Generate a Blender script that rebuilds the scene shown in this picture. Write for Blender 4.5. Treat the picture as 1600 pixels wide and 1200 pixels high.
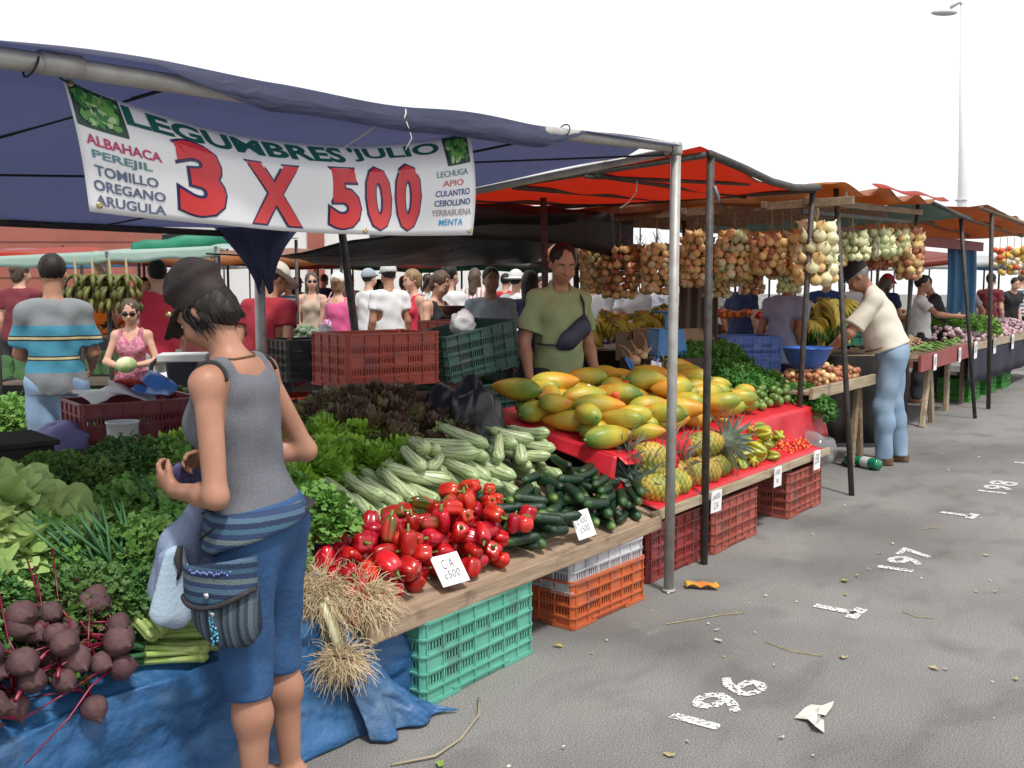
import bpy, bmesh, math, random, zlib
import numpy as np
from mathutils import Vector, Matrix, Euler, noise
for _o in list(bpy.data.objects): bpy.data.objects.remove(_o)
S = bpy.context.scene
COL = S.collection
R = math.radians
random.seed(7)
# ------------------------------------------------------------------ camera, sky, sun, exposure
# world axes: +X runs along the street beside the stalls, +Y goes into the stalls, Z up; camera over the origin
YAW, FPX, HOR, EYE = R(36.7), 1555.0, 450.0, 1.5
PIT = math.atan((600 - HOR) / FPX)
cam = bpy.data.cameras.new('camera')
cam.sensor_width = 36; cam.lens = 36 * FPX / 1600; cam.clip_start = .05; cam.clip_end = 2000
camo = bpy.data.objects.new('camera', cam); COL.objects.link(camo)
camo.location = (0, 0, EYE); camo.rotation_euler = (math.pi / 2 - PIT, 0, YAW - math.pi / 2)
S.camera = camo
SUN_EL, SUN_AZ = R(62), R(-115)          # direction towards the sun, azimuth from +X
w = bpy.data.worlds.new('World'); S.world = w; w.use_nodes = True
wn = w.node_tree.nodes; wl = w.node_tree.links
bg = wn['Background']; bg.inputs['Strength'].default_value = .105
sky = wn.new('ShaderNodeTexSky'); sky.sky_type = 'NISHITA'; sky.sun_disc = False
sky.sun_elevation = SUN_EL; sky.sun_rotation = math.pi / 2 - SUN_AZ
sky.dust_density = 4; sky.air_density = 1
# thin bright overcast veil over the blue
tc = wn.new('ShaderNodeTexCoord'); nz = wn.new('ShaderNodeTexNoise'); nz.inputs['Scale'].default_value = 2.2; nz.inputs['Detail'].default_value = 5
wl.new(tc.outputs['Generated'], nz.inputs['Vector'])
rp = wn.new('ShaderNodeValToRGB'); rp.color_ramp.elements[0].position = .2; rp.color_ramp.elements[0].color = (8.8, 9.0, 9.3, 1); rp.color_ramp.elements[1].position = .8; rp.color_ramp.elements[1].color = (10.4, 10.4, 10.4, 1)
wl.new(nz.outputs['Fac'], rp.inputs['Fac'])
mxs = wn.new('ShaderNodeMixRGB'); mxs.inputs['Fac'].default_value = .86
wl.new(sky.outputs['Color'], mxs.inputs['Color1']); wl.new(rp.outputs['Color'], mxs.inputs['Color2']); wl.new(mxs.outputs['Color'], bg.inputs['Color'])
sl = bpy.data.lights.new('sun', 'SUN'); sl.energy = 2.7; sl.angle = R(7); sl.color = (1, .96, .9)
so = bpy.data.objects.new('sun', sl); COL.objects.link(so)
sd = Vector((math.cos(SUN_EL) * math.cos(SUN_AZ), math.cos(SUN_EL) * math.sin(SUN_AZ), math.sin(SUN_EL)))
so.rotation_euler = sd.to_track_quat('Z', 'Y').to_euler(); so.location = sd * 40
S.view_settings.view_transform = 'Standard'; S.view_settings.look = 'None'
S.view_settings.exposure = .3; S.view_settings.gamma = 1; S.view_settings.use_curve_mapping = False
S.render.engine = 'CYCLES'
S.cycles.use_denoising = True
S.cycles.max_bounces = 8; S.cycles.transparent_max_bounces = 8

# ------------------------------------------------------------------ helpers
FW = Vector((math.cos(YAW), math.sin(YAW), 0)); RT = Vector((math.sin(YAW), -math.cos(YAW), 0)); UP = Vector((0, 0, 1))
F3 = FW * math.cos(PIT) - UP * math.sin(PIT); U3 = UP * math.cos(PIT) + FW * math.sin(PIT)
def ray(px, py): return F3 + RT * ((px - 800) / FPX) + U3 * ((600 - py) / FPX)
def at(px, py, z=None, Y=None, X=None, d=None):
    """where the line of sight of a photo pixel meets a real plane (height z, depth Y or X) or a distance d"""
    r = ray(px, py); o = Vector((0, 0, EYE))
    if z is not None: t = (z - EYE) / r.z
    elif Y is not None: t = Y / r.y
    elif X is not None: t = X / r.x
    else: t = d / (r.dot(FW))
    return o + r * t
def gnd(px, d):
    p = at(px, 450, d=d); p.z = 0; return p

class MB:
    """collects shapes that become ONE mesh object"""
    def __init__(s): s.v = []; s.f = []; s.m = []; s.n = 0
    def add(s, v, f, m=0):
        v = np.asarray(v, float).reshape(-1, 3); s.v.append(v)
        s.f += [tuple(int(i) + s.n for i in q) for q in f]; s.m += [m] * len(f); s.n += len(v)
        return s
    def box(s, c, d, rot=None, m=0, taper=1.0):
        x, y, z = d[0] / 2, d[1] / 2, d[2] / 2
        t = taper
        v = [Vector(p) for p in [(-x*t, -y*t, -z), (x*t, -y*t, -z), (x*t, y*t, -z), (-x*t, y*t, -z), (-x, -y, z), (x, -y, z), (x, y, z), (-x, y, z)]]
        if rot is not None:
            M = rot if isinstance(rot, Matrix) else Euler(rot).to_matrix()
            v = [M @ p for p in v]
        c = Vector(c)
        return s.add([p + c for p in v], [(0, 3, 2, 1), (4, 5, 6, 7), (0, 1, 5, 4), (1, 2, 6, 5), (2, 3, 7, 6), (3, 0, 4, 7)], m)
    def tube(s, pts, r, n=8, m=0, caps=True, flat=1.0):
        pts = [Vector(p) for p in pts]; k = len(pts)
        rs = list(r) if hasattr(r, '__len__') else [r] * k
        vs = []; prev = None
        for i, p in enumerate(pts):
            t = (pts[min(i + 1, k - 1)] - pts[max(i - 1, 0)])
            if t.length < 1e-9: t = Vector((0, 0, 1))
            t.normalize()
            if prev is None:
                a = Vector((0, 0, 1)) if abs(t.z) < .9 else Vector((1, 0, 0))
                u = t.cross(a).normalized()
            else:
                u = prev - t * prev.dot(t); u = u.normalized() if u.length > 1e-6 else t.orthogonal().normalized()
            prev = u; b = t.cross(u)
            for j in range(n):
                an = 2 * math.pi * j / n
                vs.append(p + u * (rs[i] * math.cos(an)) + b * (rs[i] * flat * math.sin(an)))
        fs = [(i*n + j, i*n + (j+1) % n, (i+1)*n + (j+1) % n, (i+1)*n + j) for i in range(k - 1) for j in range(n)]
        if caps: fs += [tuple(range(n - 1, -1, -1)), tuple((k - 1)*n + j for j in range(n))]
        return s.add(vs, fs, m)
    def lathe(s, prof, n=16, c=(0, 0, 0), m=0, fn=None):
        vs = []
        for (r, z) in prof:
            for j in range(n):
                a = 2 * math.pi * j / n; q = r * (fn(a, z) if fn else 1)
                vs.append((c[0] + q * math.cos(a), c[1] + q * math.sin(a), c[2] + z))
        k = len(prof)
        fs = [(i*n + j, i*n + (j+1) % n, (i+1)*n + (j+1) % n, (i+1)*n + j) for i in range(k - 1) for j in range(n)]
        fs += [tuple(range(n - 1, -1, -1)), tuple((k - 1)*n + j for j in range(n))]
        return s.add(vs, fs, m)
    def grid(s, fn, nu, nv, m=0):
        vs = [fn(i / nu, j / nv) for i in range(nu + 1) for j in range(nv + 1)]
        fs = [(i*(nv+1) + j, (i+1)*(nv+1) + j, (i+1)*(nv+1) + j + 1, i*(nv+1) + j + 1) for i in range(nu) for j in range(nv)]
        return s.add(vs, fs, m)
    def ell(s, c, r, rot=None, n=12, k=8, m=0):
        M = rot if isinstance(rot, Matrix) else (Euler(rot).to_matrix() if rot is not None else Matrix.Identity(3))
        vs = []
        for i in range(k + 1):
            th = math.pi * (i + .02 * (i == 0) - .02 * (i == k)) / k
            for j in range(n):
                a = 2 * math.pi * j / n
                vs.append(Vector(c) + M @ Vector((r[0]*math.sin(th)*math.cos(a), r[1]*math.sin(th)*math.sin(a), -r[2]*math.cos(th))))
        fs = [(i*n + j, i*n + (j+1) % n, (i+1)*n + (j+1) % n, (i+1)*n + j) for i in range(k) for j in range(n)]
        fs += [tuple(range(n - 1, -1, -1)), tuple(k*n + j for j in range(n))]
        return s.add(vs, fs, m)
    def mesh(s, name, mats, smooth=False):
        me = bpy.data.meshes.new(name)
        v = np.concatenate(s.v) if s.v else np.zeros((0, 3))
        me.from_pydata(v.tolist(), [], s.f)
        for mm in (mats if isinstance(mats, (list, tuple)) else [mats]): me.materials.append(mm)
        me.polygons.foreach_set('material_index', s.m)
        if smooth: me.polygons.foreach_set('use_smooth', [True] * len(s.f))
        me.update()
        return me
    def build(s, name, mats, parent=None, smooth=False, bev=0, thick=0, sub=0, loc=None, rz=0):
        return link(name, s.mesh(name, mats, smooth), parent, bev, thick, sub, loc, rz)

def link(name, me, parent=None, bev=0, thick=0, sub=0, loc=None, rz=0):
    o = bpy.data.objects.new(name, me); COL.objects.link(o)
    if parent is not None: o.parent = parent
    if loc is not None: o.location = loc
    if rz: o.rotation_euler = (0, 0, rz)
    if sub: q = o.modifiers.new('sub', 'SUBSURF'); q.levels = q.render_levels = sub
    if thick: q = o.modifiers.new('thick', 'SOLIDIFY'); q.thickness = thick; q.offset = 0
    if bev: q = o.modifiers.new('bev', 'BEVEL'); q.width = bev; q.segments = 2; q.limit_method = 'ANGLE'
    return o
def tag(o, label, cat, group=None, kind=None):
    o['label'] = label; o['category'] = cat
    if group: o['group'] = group
    if kind: o['kind'] = kind
    return o
def thing(name, label, cat, loc=(0, 0, 0), rz=0, group=None):
    o = bpy.data.objects.new(name, None); COL.objects.link(o); o.empty_display_size = .1
    o.location = loc; o.rotation_euler = (0, 0, rz)
    return tag(o, label, cat, group)
def copy_tree(o, parent=None):
    c = o.copy(); COL.objects.link(c)
    if parent is not None: c.parent = parent
    for ch in list(o.children): copy_tree(ch, c)
    return c
def recolor(me, mats):
    q = me.copy(); q.materials.clear()
    for m_ in (mats if isinstance(mats, (list, tuple)) else [mats]): q.materials.append(m_)
    return q

# ------------------------------------------------------------------ materials
_M = {}
def mat(name, c, c2=None, rough=.6, scale=8.0, bump=0.0, bscale=None, rnd=0.0, metal=0.0, spec=.5, trans=0.0, ramp=(.35, .65), coord='Object', detail=4.0, stretch=None, dirt=None, hrnd=0.0, tcol=None):
    if name in _M: return _M[name]
    m = bpy.data.materials.new(name); m.use_nodes = True; _M[name] = m
    N = m.node_tree.nodes; L = m.node_tree.links
    b = N['Principled BSDF']; b.inputs['Roughness'].default_value = rough; b.inputs['Metallic'].default_value = metal
    b.inputs['Specular IOR Level'].default_value = spec
    c2 = c2 or tuple(x * .78 for x in c)
    t = N.new('ShaderNodeTexCoord'); vec = t.outputs[coord]
    if stretch:
        mp = N.new('ShaderNodeMapping'); mp.inputs['Scale'].default_value = stretch; L.new(vec, mp.inputs['Vector']); vec = mp.outputs['Vector']
    n = N.new('ShaderNodeTexNoise'); n.inputs['Scale'].default_value = scale; n.inputs['Detail'].default_value = detail; L.new(vec, n.inputs['Vector'])
    r = N.new('ShaderNodeValToRGB'); L.new(n.outputs['Fac'], r.inputs['Fac'])
    r.color_ramp.elements[0].position = ramp[0]; r.color_ramp.elements[0].color = (*c, 1)
    r.color_ramp.elements[1].position = ramp[1]; r.color_ramp.elements[1].color = (*c2, 1)
    out = r.outputs['Color']
    if dirt:      # worn or dirty patches of their own shape
        n2 = N.new('ShaderNodeTexNoise'); n2.inputs['Scale'].default_value = dirt[1]; n2.inputs['Detail'].default_value = 6; L.new(t.outputs[coord], n2.inputs['Vector'])
        r2 = N.new('ShaderNodeValToRGB'); r2.color_ramp.elements[0].position = dirt[2]; r2.color_ramp.elements[1].position = dirt[2] + .15; L.new(n2.outputs['Fac'], r2.inputs['Fac'])
        mx = N.new('ShaderNodeMixRGB'); L.new(r2.outputs['Color'], mx.inputs['Fac']); L.new(out, mx.inputs['Color1']); mx.inputs['Color2'].default_value = (*dirt[0], 1); out = mx.outputs['Color']
    if rnd or hrnd:
        oi = N.new('ShaderNodeObjectInfo'); hs = N.new('ShaderNodeHueSaturation')
        mr = N.new('ShaderNodeMapRange'); mr.inputs['To Min'].default_value = 1 - rnd; mr.inputs['To Max'].default_value = 1 + rnd
        L.new(oi.outputs['Random'], mr.inputs['Value']); L.new(mr.outputs['Result'], hs.inputs['Value'])
        if hrnd:
            wv = N.new('ShaderNodeMath'); wv.operation = 'MULTIPLY_ADD'; wv.inputs[1].default_value = 37.7; wv.inputs[2].default_value = .1
            fr = N.new('ShaderNodeMath'); fr.operation = 'FRACT'; L.new(oi.outputs['Random'], wv.inputs[0]); L.new(wv.outputs[0], fr.inputs[0])
            m2 = N.new('ShaderNodeMapRange'); m2.inputs['To Min'].default_value = .5 - hrnd; m2.inputs['To Max'].default_value = .5 + hrnd
            L.new(fr.outputs[0], m2.inputs['Value']); L.new(m2.outputs['Result'], hs.inputs['Hue'])
        L.new(out, hs.inputs['Color']); out = hs.outputs['Color']
    L.new(out, b.inputs['Base Color'])
    if bump:
        nb = N.new('ShaderNodeTexNoise'); nb.inputs['Scale'].default_value = bscale or scale * 3; nb.inputs['Detail'].default_value = 5; L.new(vec, nb.inputs['Vector'])
        bp = N.new('ShaderNodeBump'); bp.inputs['Strength'].default_value = bump; bp.inputs['Distance'].default_value = .01
        L.new(nb.outputs['Fac'], bp.inputs['Height']); L.new(bp.outputs['Normal'], b.inputs['Normal'])
    if trans:
        tr = N.new('ShaderNodeBsdfTranslucent'); ms = N.new('ShaderNodeMixShader'); ms.inputs['Fac'].default_value = trans
        if tcol: tr.inputs['Color'].default_value = (*tcol, 1)
        else: L.new(out, tr.inputs['Color'])
        L.new(b.outputs['BSDF'], ms.inputs[1]); L.new(tr.outputs['BSDF'], ms.inputs[2]); L.new(ms.outputs['Shader'], N['Material Output'].inputs['Surface'])
    return m
def nodes_of(m): return m.node_tree.nodes, m.node_tree.links, m.node_tree.nodes['Principled BSDF']
def ramp_mat(name, stops, axis='Z', lo=0.0, hi=1.0, rough=.6, noise_amt=.0, nscale=10, const=False, bump=0, bscale=40, spec=.5, coord='Object', rnd=0):
    """colour by position along one axis of the thing (stripes, ripening), broken up by noise"""
    if name in _M: return _M[name]
    m = mat(name, (.5, .5, .5), rough=rough, bump=bump, bscale=bscale, spec=spec); N, L, b = nodes_of(m)
    t = N.new('ShaderNodeTexCoord'); sp = N.new('ShaderNodeSeparateXYZ'); L.new(t.outputs[coord], sp.inputs[0])
    mr = N.new('ShaderNodeMapRange'); mr.inputs['From Min'].default_value = lo; mr.inputs['From Max'].default_value = hi; L.new(sp.outputs[axis], mr.inputs['Value'])
    v = mr.outputs['Result']
    if noise_amt:
        n = N.new('ShaderNodeTexNoise'); n.inputs['Scale'].default_value = nscale
        oi = N.new('ShaderNodeObjectInfo'); ad = N.new('ShaderNodeVectorMath'); ad.operation = 'ADD'
        L.new(t.outputs[coord], ad.inputs[0]); L.new(oi.outputs['Random'], ad.inputs[1]); L.new(ad.outputs[0], n.inputs['Vector'])
        m1 = N.new('ShaderNodeMath'); m1.operation = 'MULTIPLY_ADD'; m1.inputs[1].default_value = noise_amt; L.new(n.outputs['Fac'], m1.inputs[0]); 
        m0 = N.new('ShaderNodeMath'); m0.operation = 'SUBTRACT'; m0.inputs[1].default_value = noise_amt * .5; L.new(v, m0.inputs[0])
        L.new(m0.outputs[0], m1.inputs[2]); v = m1.outputs[0]
        if rnd:
            m3 = N.new('ShaderNodeMath'); m3.operation = 'MULTIPLY_ADD'; m3.inputs[1].default_value = rnd; L.new(oi.outputs['Random'], m3.inputs[0]); L.new(v, m3.inputs[2]); v = m3.outputs[0]
    r = N.new('ShaderNodeValToRGB'); L.new(v, r.inputs['Fac']); e = r.color_ramp.elements
    if const: r.color_ramp.interpolation = 'CONSTANT'
    while len(e) > 1: e.remove(e[-1])
    for i, (p, c) in enumerate(stops):
        q = e[0] if i == 0 else e.new(p)
        q.position = p; q.color = (*c, 1)
    L.new(r.outputs['Color'], b.inputs['Base Color'])
    return m

# text as flat geometry -------------------------------------------------
def text_geo(body, size=1.0, offset=0.0, shear=0.0, space=1.0, align='CENTER', res=3):
    cu = bpy.data.curves.new('lettering', 'FONT'); cu.body = body; cu.size = size; cu.offset = offset; cu.shear = shear
    cu.space_character = space; cu.align_x = align; cu.align_y = 'CENTER'; cu.resolution_u = res
    o = bpy.data.objects.new('lettering', cu); COL.objects.link(o)
    dg = bpy.context.evaluated_depsgraph_get(); me = bpy.data.meshes.new_from_object(o.evaluated_get(dg))
    v = np.zeros(len(me.vertices) * 3); me.vertices.foreach_get('co', v); v = v.reshape(-1, 3)
    f = [tuple(p.vertices) for p in me.polygons]
    bpy.data.objects.remove(o); bpy.data.curves.remove(cu); bpy.data.meshes.remove(me)
    return v, f
def fit(v, x0, x1, y0, y1):
    q = v.copy()
    for a, lo, hi in ((0, x0, x1), (1, y0, y1)):
        mn, mx_ = v[:, a].min(), v[:, a].max(); q[:, a] = lo + (v[:, a] - mn) / max(mx_ - mn, 1e-9) * (hi - lo)
    return q
def dice(v, f, step, axis=0):
    bm = bmesh.new(); bv = [bm.verts.new(p) for p in v]
    for q in f:
        try: bm.faces.new([bv[i] for i in q])
        except ValueError: pass
    lo, hi = v[:, axis].min(), v[:, axis].max(); x = lo + step; no = [0, 0, 0]; no[axis] = 1
    while x < hi:
        co = [0, 0, 0]; co[axis] = x
        bmesh.ops.bisect_plane(bm, geom=bm.verts[:] + bm.edges[:] + bm.faces[:], plane_co=co, plane_no=no)
        x += step
    bm.verts.index_update()
    out = np.array([p.co[:] for p in bm.verts]), [tuple(w_.index for w_ in q.verts) for q in bm.faces]
    bm.free(); return out
# ------------------------------------------------------------------ smooth continuous bodies from blended volumes
def snet(f, o, h):
    s = f < 0
    c = s[:-1, :-1, :-1].astype(np.int8).copy()
    offs = [(i, j, k) for i in (0, 1) for j in (0, 1) for k in (0, 1)]
    nx, ny, nz_ = f.shape
    for (i, j, k) in offs[1:]: c += s[i:nx-1+i, j:ny-1+j, k:nz_-1+k]
    act = (c > 0) & (c < 8); idx = np.argwhere(act); N = len(idx)
    vid = -np.ones(act.shape, np.int64); vid[act] = np.arange(N)
    val = {q: f[idx[:, 0]+q[0], idx[:, 1]+q[1], idx[:, 2]+q[2]] for q in offs}
    pos = np.zeros((N, 3)); cn = np.zeros(N)
    for a in offs:
        for b in offs:
            if sum(b) - sum(a) == 1 and sum(abs(b[i]-a[i]) for i in range(3)) == 1:
                va, vb = val[a], val[b]; mk = (va < 0) != (vb < 0)
                t = va[mk] / (va[mk] - vb[mk])
                pos[mk] += np.array(a) + (np.array(b) - np.array(a)) * t[:, None]; cn[mk] += 1
    v = np.array(o) + h * (idx + pos / np.maximum(cn, 1)[:, None])
    F = []
    for ax in range(3):
        u_, w_ = (ax + 1) % 3, (ax + 2) % 3
        sl1 = [slice(1, -1)] * 3; sl2 = [slice(1, -1)] * 3
        sl1[ax] = slice(0, -1); sl2[ax] = slice(1, None)
        A_, B_ = s[tuple(sl1)], s[tuple(sl2)]
        g = np.argwhere(A_ != B_); ins = A_[A_ != B_]
        g = g + 1; g[:, ax] -= 1
        def cell(du, dw):
            q = g.copy(); q[:, u_] += du; q[:, w_] += dw; return vid[q[:, 0], q[:, 1], q[:, 2]]
        Q = np.stack([cell(-1, -1), cell(0, -1), cell(0, 0), cell(-1, 0)], 1)
        Q[~ins] = Q[~ins][:, ::-1]
        F.append(Q)
    F = np.concatenate(F); F = F[(F >= 0).all(1)]
    return v, F
def cap(a, b, ra, rb=None, k=.03, n=None, f=1.0, neg=False): return ('c', np.array(a, float), np.array(b, float), ra, ra if rb is None else rb, k, None if n is None else np.array(n, float), f, neg)
def ell(c, r, M=None, k=.03, neg=False): return ('e', np.array(c, float), np.array(r, float), np.eye(3) if M is None else np.array(M, float), k, neg)
def sdf_mesh(prims, res, post=None):
    """surface of smoothly blended tapered limbs and ellipsoids (bodies, garments)"""
    lo = np.full(3, 9.); hi = np.full(3, -9.)
    bb = []
    for p in prims:
        if p[0] == 'c':
            r = max(p[3], p[4]) * max(1, p[7]); l = np.minimum(p[1], p[2]) - r; u = np.maximum(p[1], p[2]) + r
        else:
            e = np.sqrt(((p[3].T * p[2]) ** 2).sum(1)); l = p[1] - e; u = p[1] + e
        bb.append((l, u))
        if not p[-1]: lo = np.minimum(lo, l); hi = np.maximum(hi, u)
    lo -= 3 * res; hi += 3 * res
    sh = np.ceil((hi - lo) / res).astype(int) + 1
    f = np.full(sh, .3, np.float32)
    ax = [lo[i] + res * np.arange(sh[i]) for i in range(3)]
    for p, (l, u) in zip(prims, bb):
        k = p[5] if p[0] == 'c' else p[4]
        mg = k + 4 * res + .01
        i0 = np.maximum(((l - mg - lo) / res).astype(int), 0); i1 = np.minimum(((u + mg - lo) / res).astype(int) + 2, sh)
        if (i1 <= i0).any(): continue
        sl_ = tuple(slice(i0[i], i1[i]) for i in range(3))
        G = np.stack(np.meshgrid(*[ax[i][sl_[i]] for i in range(3)], indexing='ij'), -1)
        if p[0] == 'c':
            _, a, b, ra, rb, k, n, fl, neg = p
            q = G - a
            if n is not None: q = q + n * ((q @ n) * (1 / fl - 1))[..., None]
            ba = b - a
            if n is not None: ba = ba + n * ((ba @ n) * (1 / fl - 1))
            t = np.clip((q @ ba) / max(ba @ ba, 1e-9), 0, 1)
            d = np.linalg.norm(q - t[..., None] * ba, axis=-1) - (ra + (rb - ra) * t)
            if fl < 1: d = d * (fl + 1) / 2
        else:
            _, c, r, M, k, neg = p
            q = (G - c) @ M.T
            k0 = np.linalg.norm(q / r, axis=-1); k1 = np.linalg.norm(q / r ** 2, axis=-1)
            d = k0 * (k0 - 1) / np.maximum(k1, 1e-9)
        o = f[sl_]
        if neg:
            d = -d; hh = np.clip(.5 - .5 * (d - o) / k, 0, 1) if k > 0 else 0
            f[sl_] = np.where(True, d + (o - d) * hh + k * hh * (1 - hh), 0) if k > 0 else np.maximum(o, d)
        else:
            hh = np.clip(.5 + .5 * (o - d) / k, 0, 1); f[sl_] = o + (d - o) * hh - k * hh * (1 - hh)
    if post is not None:
        G = np.meshgrid(*ax, indexing='ij'); f = post(G[0], G[1], G[2], f)
    f[0] = f[-1] = .1; f[:, 0] = f[:, -1] = .1; f[:, :, 0] = f[:, :, -1] = .1
    return snet(f, lo, res)
def sdf_obj(name, prims, res, mats, parent=None, post=None, midx=None, extra=None, relax=1):
    v, F = sdf_mesh(prims, res, post)
    for _ in range(relax):     # one light relaxation
        acc = np.zeros_like(v); c = np.zeros(len(v))
        for i in range(4):
            a, b = F[:, i], F[:, (i + 1) % 4]
            np.add.at(acc, a, v[b]); np.add.at(acc, b, v[a]); np.add.at(c, a, 1); np.add.at(c, b, 1)
        v = v * .5 + .5 * acc / np.maximum(c, 1)[:, None]
    mb = MB(); mb.v = [v]; mb.f = [tuple(q) for q in F.tolist()]; mb.n = len(v)
    mb.m = [0] * len(F) if midx is None else [int(x) for x in midx(v[F].mean(1))]
    if extra: extra(mb)
    me = mb.mesh(name, mats, True)
    return link(name, me, parent)

def hand_prims(w, d, n, side, s=1.0, curl=.5, spread=.06, thumb=.6):
    """palm, four fingers of unequal length bent at the knuckles, and a thumb from the side of the palm.
    w wrist, d pointing direction, n palm normal (the way the palm faces), side +1/-1 = thumb along +/- cross(d, n)"""
    d = np.array(d, float); d /= np.linalg.norm(d); n = np.array(n, float); n = n - d * (n @ d); n /= np.linalg.norm(n)
    t = np.cross(d, n) * side; w = np.array(w, float); P = []
    P.append(cap(w, w + d * .03 * s, .024 * s, .026 * s, .02, n, .7))
    pc = w + d * .055 * s
    P.append(ell(pc, (.045 * s, .038 * s, .015 * s), np.stack([d, t, n]), .015))
    L = [.066, .075, .070, .054]
    for i in range(4):
        off = (.030 - .020 * i) * s
        b = w + d * (.088 - .004 * abs(i - 1)) * s + t * off
        dd = d + t * (1.5 - i) * spread
        a1 = curl * (.8 + .1 * i); p = b; ang = a1 * .7
        for sg, fr, r0, r1 in ((0, .45, .0095, .009), (1, .32, .009, .008), (2, .23, .008, .007)):
            v = dd * math.cos(ang) + n * math.sin(ang); v /= np.linalg.norm(v)
            q = p + v * L[i] * fr * s; P.append(cap(p, q, r0 * s, r1 * s, .004)); p = q; ang += a1
    b = w + d * .025 * s + t * .026 * s; v = d * .6 + t * .75 + n * thumb * .5; v /= np.linalg.norm(v)
    q = b + v * .042 * s; P.append(cap(b, q, .013 * s, .0105 * s, .012))
    v2 = d * .9 + t * .2 + n * thumb; v2 /= np.linalg.norm(v2); P.append(cap(q, q + v2 * .03 * s, .0105 * s, .008 * s, .006))
    return P

def rotx(a): return np.array([[1, 0, 0], [0, math.cos(a), -math.sin(a)], [0, math.sin(a), math.cos(a)]])
def roty(a): return np.array([[math.cos(a), 0, math.sin(a)], [0, 1, 0], [-math.sin(a), 0, math.cos(a)]])
def rotz(a): return np.array([[math.cos(a), -math.sin(a), 0], [math.sin(a), math.cos(a), 0], [0, 0, 1]])

skin_light = mat('skin_light', (.62, .37, .27), (.55, .30, .21), rough=.5, scale=14, bump=.05, bscale=160, spec=.35)
skin_tan = mat('skin_tan', (.42, .22, .14), (.36, .17, .105), rough=.5, scale=14, bump=.05, bscale=160, spec=.35)
skin_warm = mat('skin_warm', (.42, .215, .14), (.35, .17, .11), rough=.48, scale=9, bump=.06, bscale=190, spec=.35)
hair_black = mat('hair_black', (.010, .008, .007), (.018, .014, .012), rough=.55, scale=60, bump=.3, bscale=120, spec=.3, stretch=(1, 1, .15))
hair_brown = mat('hair_brown', (.045, .026, .016), (.10, .06, .035), rough=.5, scale=60, bump=.6, bscale=120, stretch=(1, 1, .15))
hair_blond = mat('hair_blond', (.30, .19, .09), (.18, .10, .05), rough=.5, scale=60, bump=.6, bscale=120, stretch=(1, 1, .15))
eye_white = mat('eye_white', (.75, .72, .68), rough=.25); eye_dark = mat('eye_dark', (.02, .012, .008), rough=.2)
lip_mat = mat('lips', (.42, .15, .12), rough=.45)
dark_glass = mat('sunglass_lens', (.012, .012, .014), rough=.12)
leather = mat('brown_leather', (.16, .085, .04), (.11, .06, .03), rough=.7, scale=20, bump=.2)
black_cloth = mat('black_cloth', (.015, .015, .017), (.025, .025, .027), rough=.8, bump=.1)
FIG = []
def cloth(name, c, c2=None, **k):
    k.setdefault('rough', .85); k.setdefault('scale', 5); k.setdefault('bump', .25); k.setdefault('bscale', 30)
    return mat(name, c, c2 or tuple(x * .86 for x in c), **k)

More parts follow.
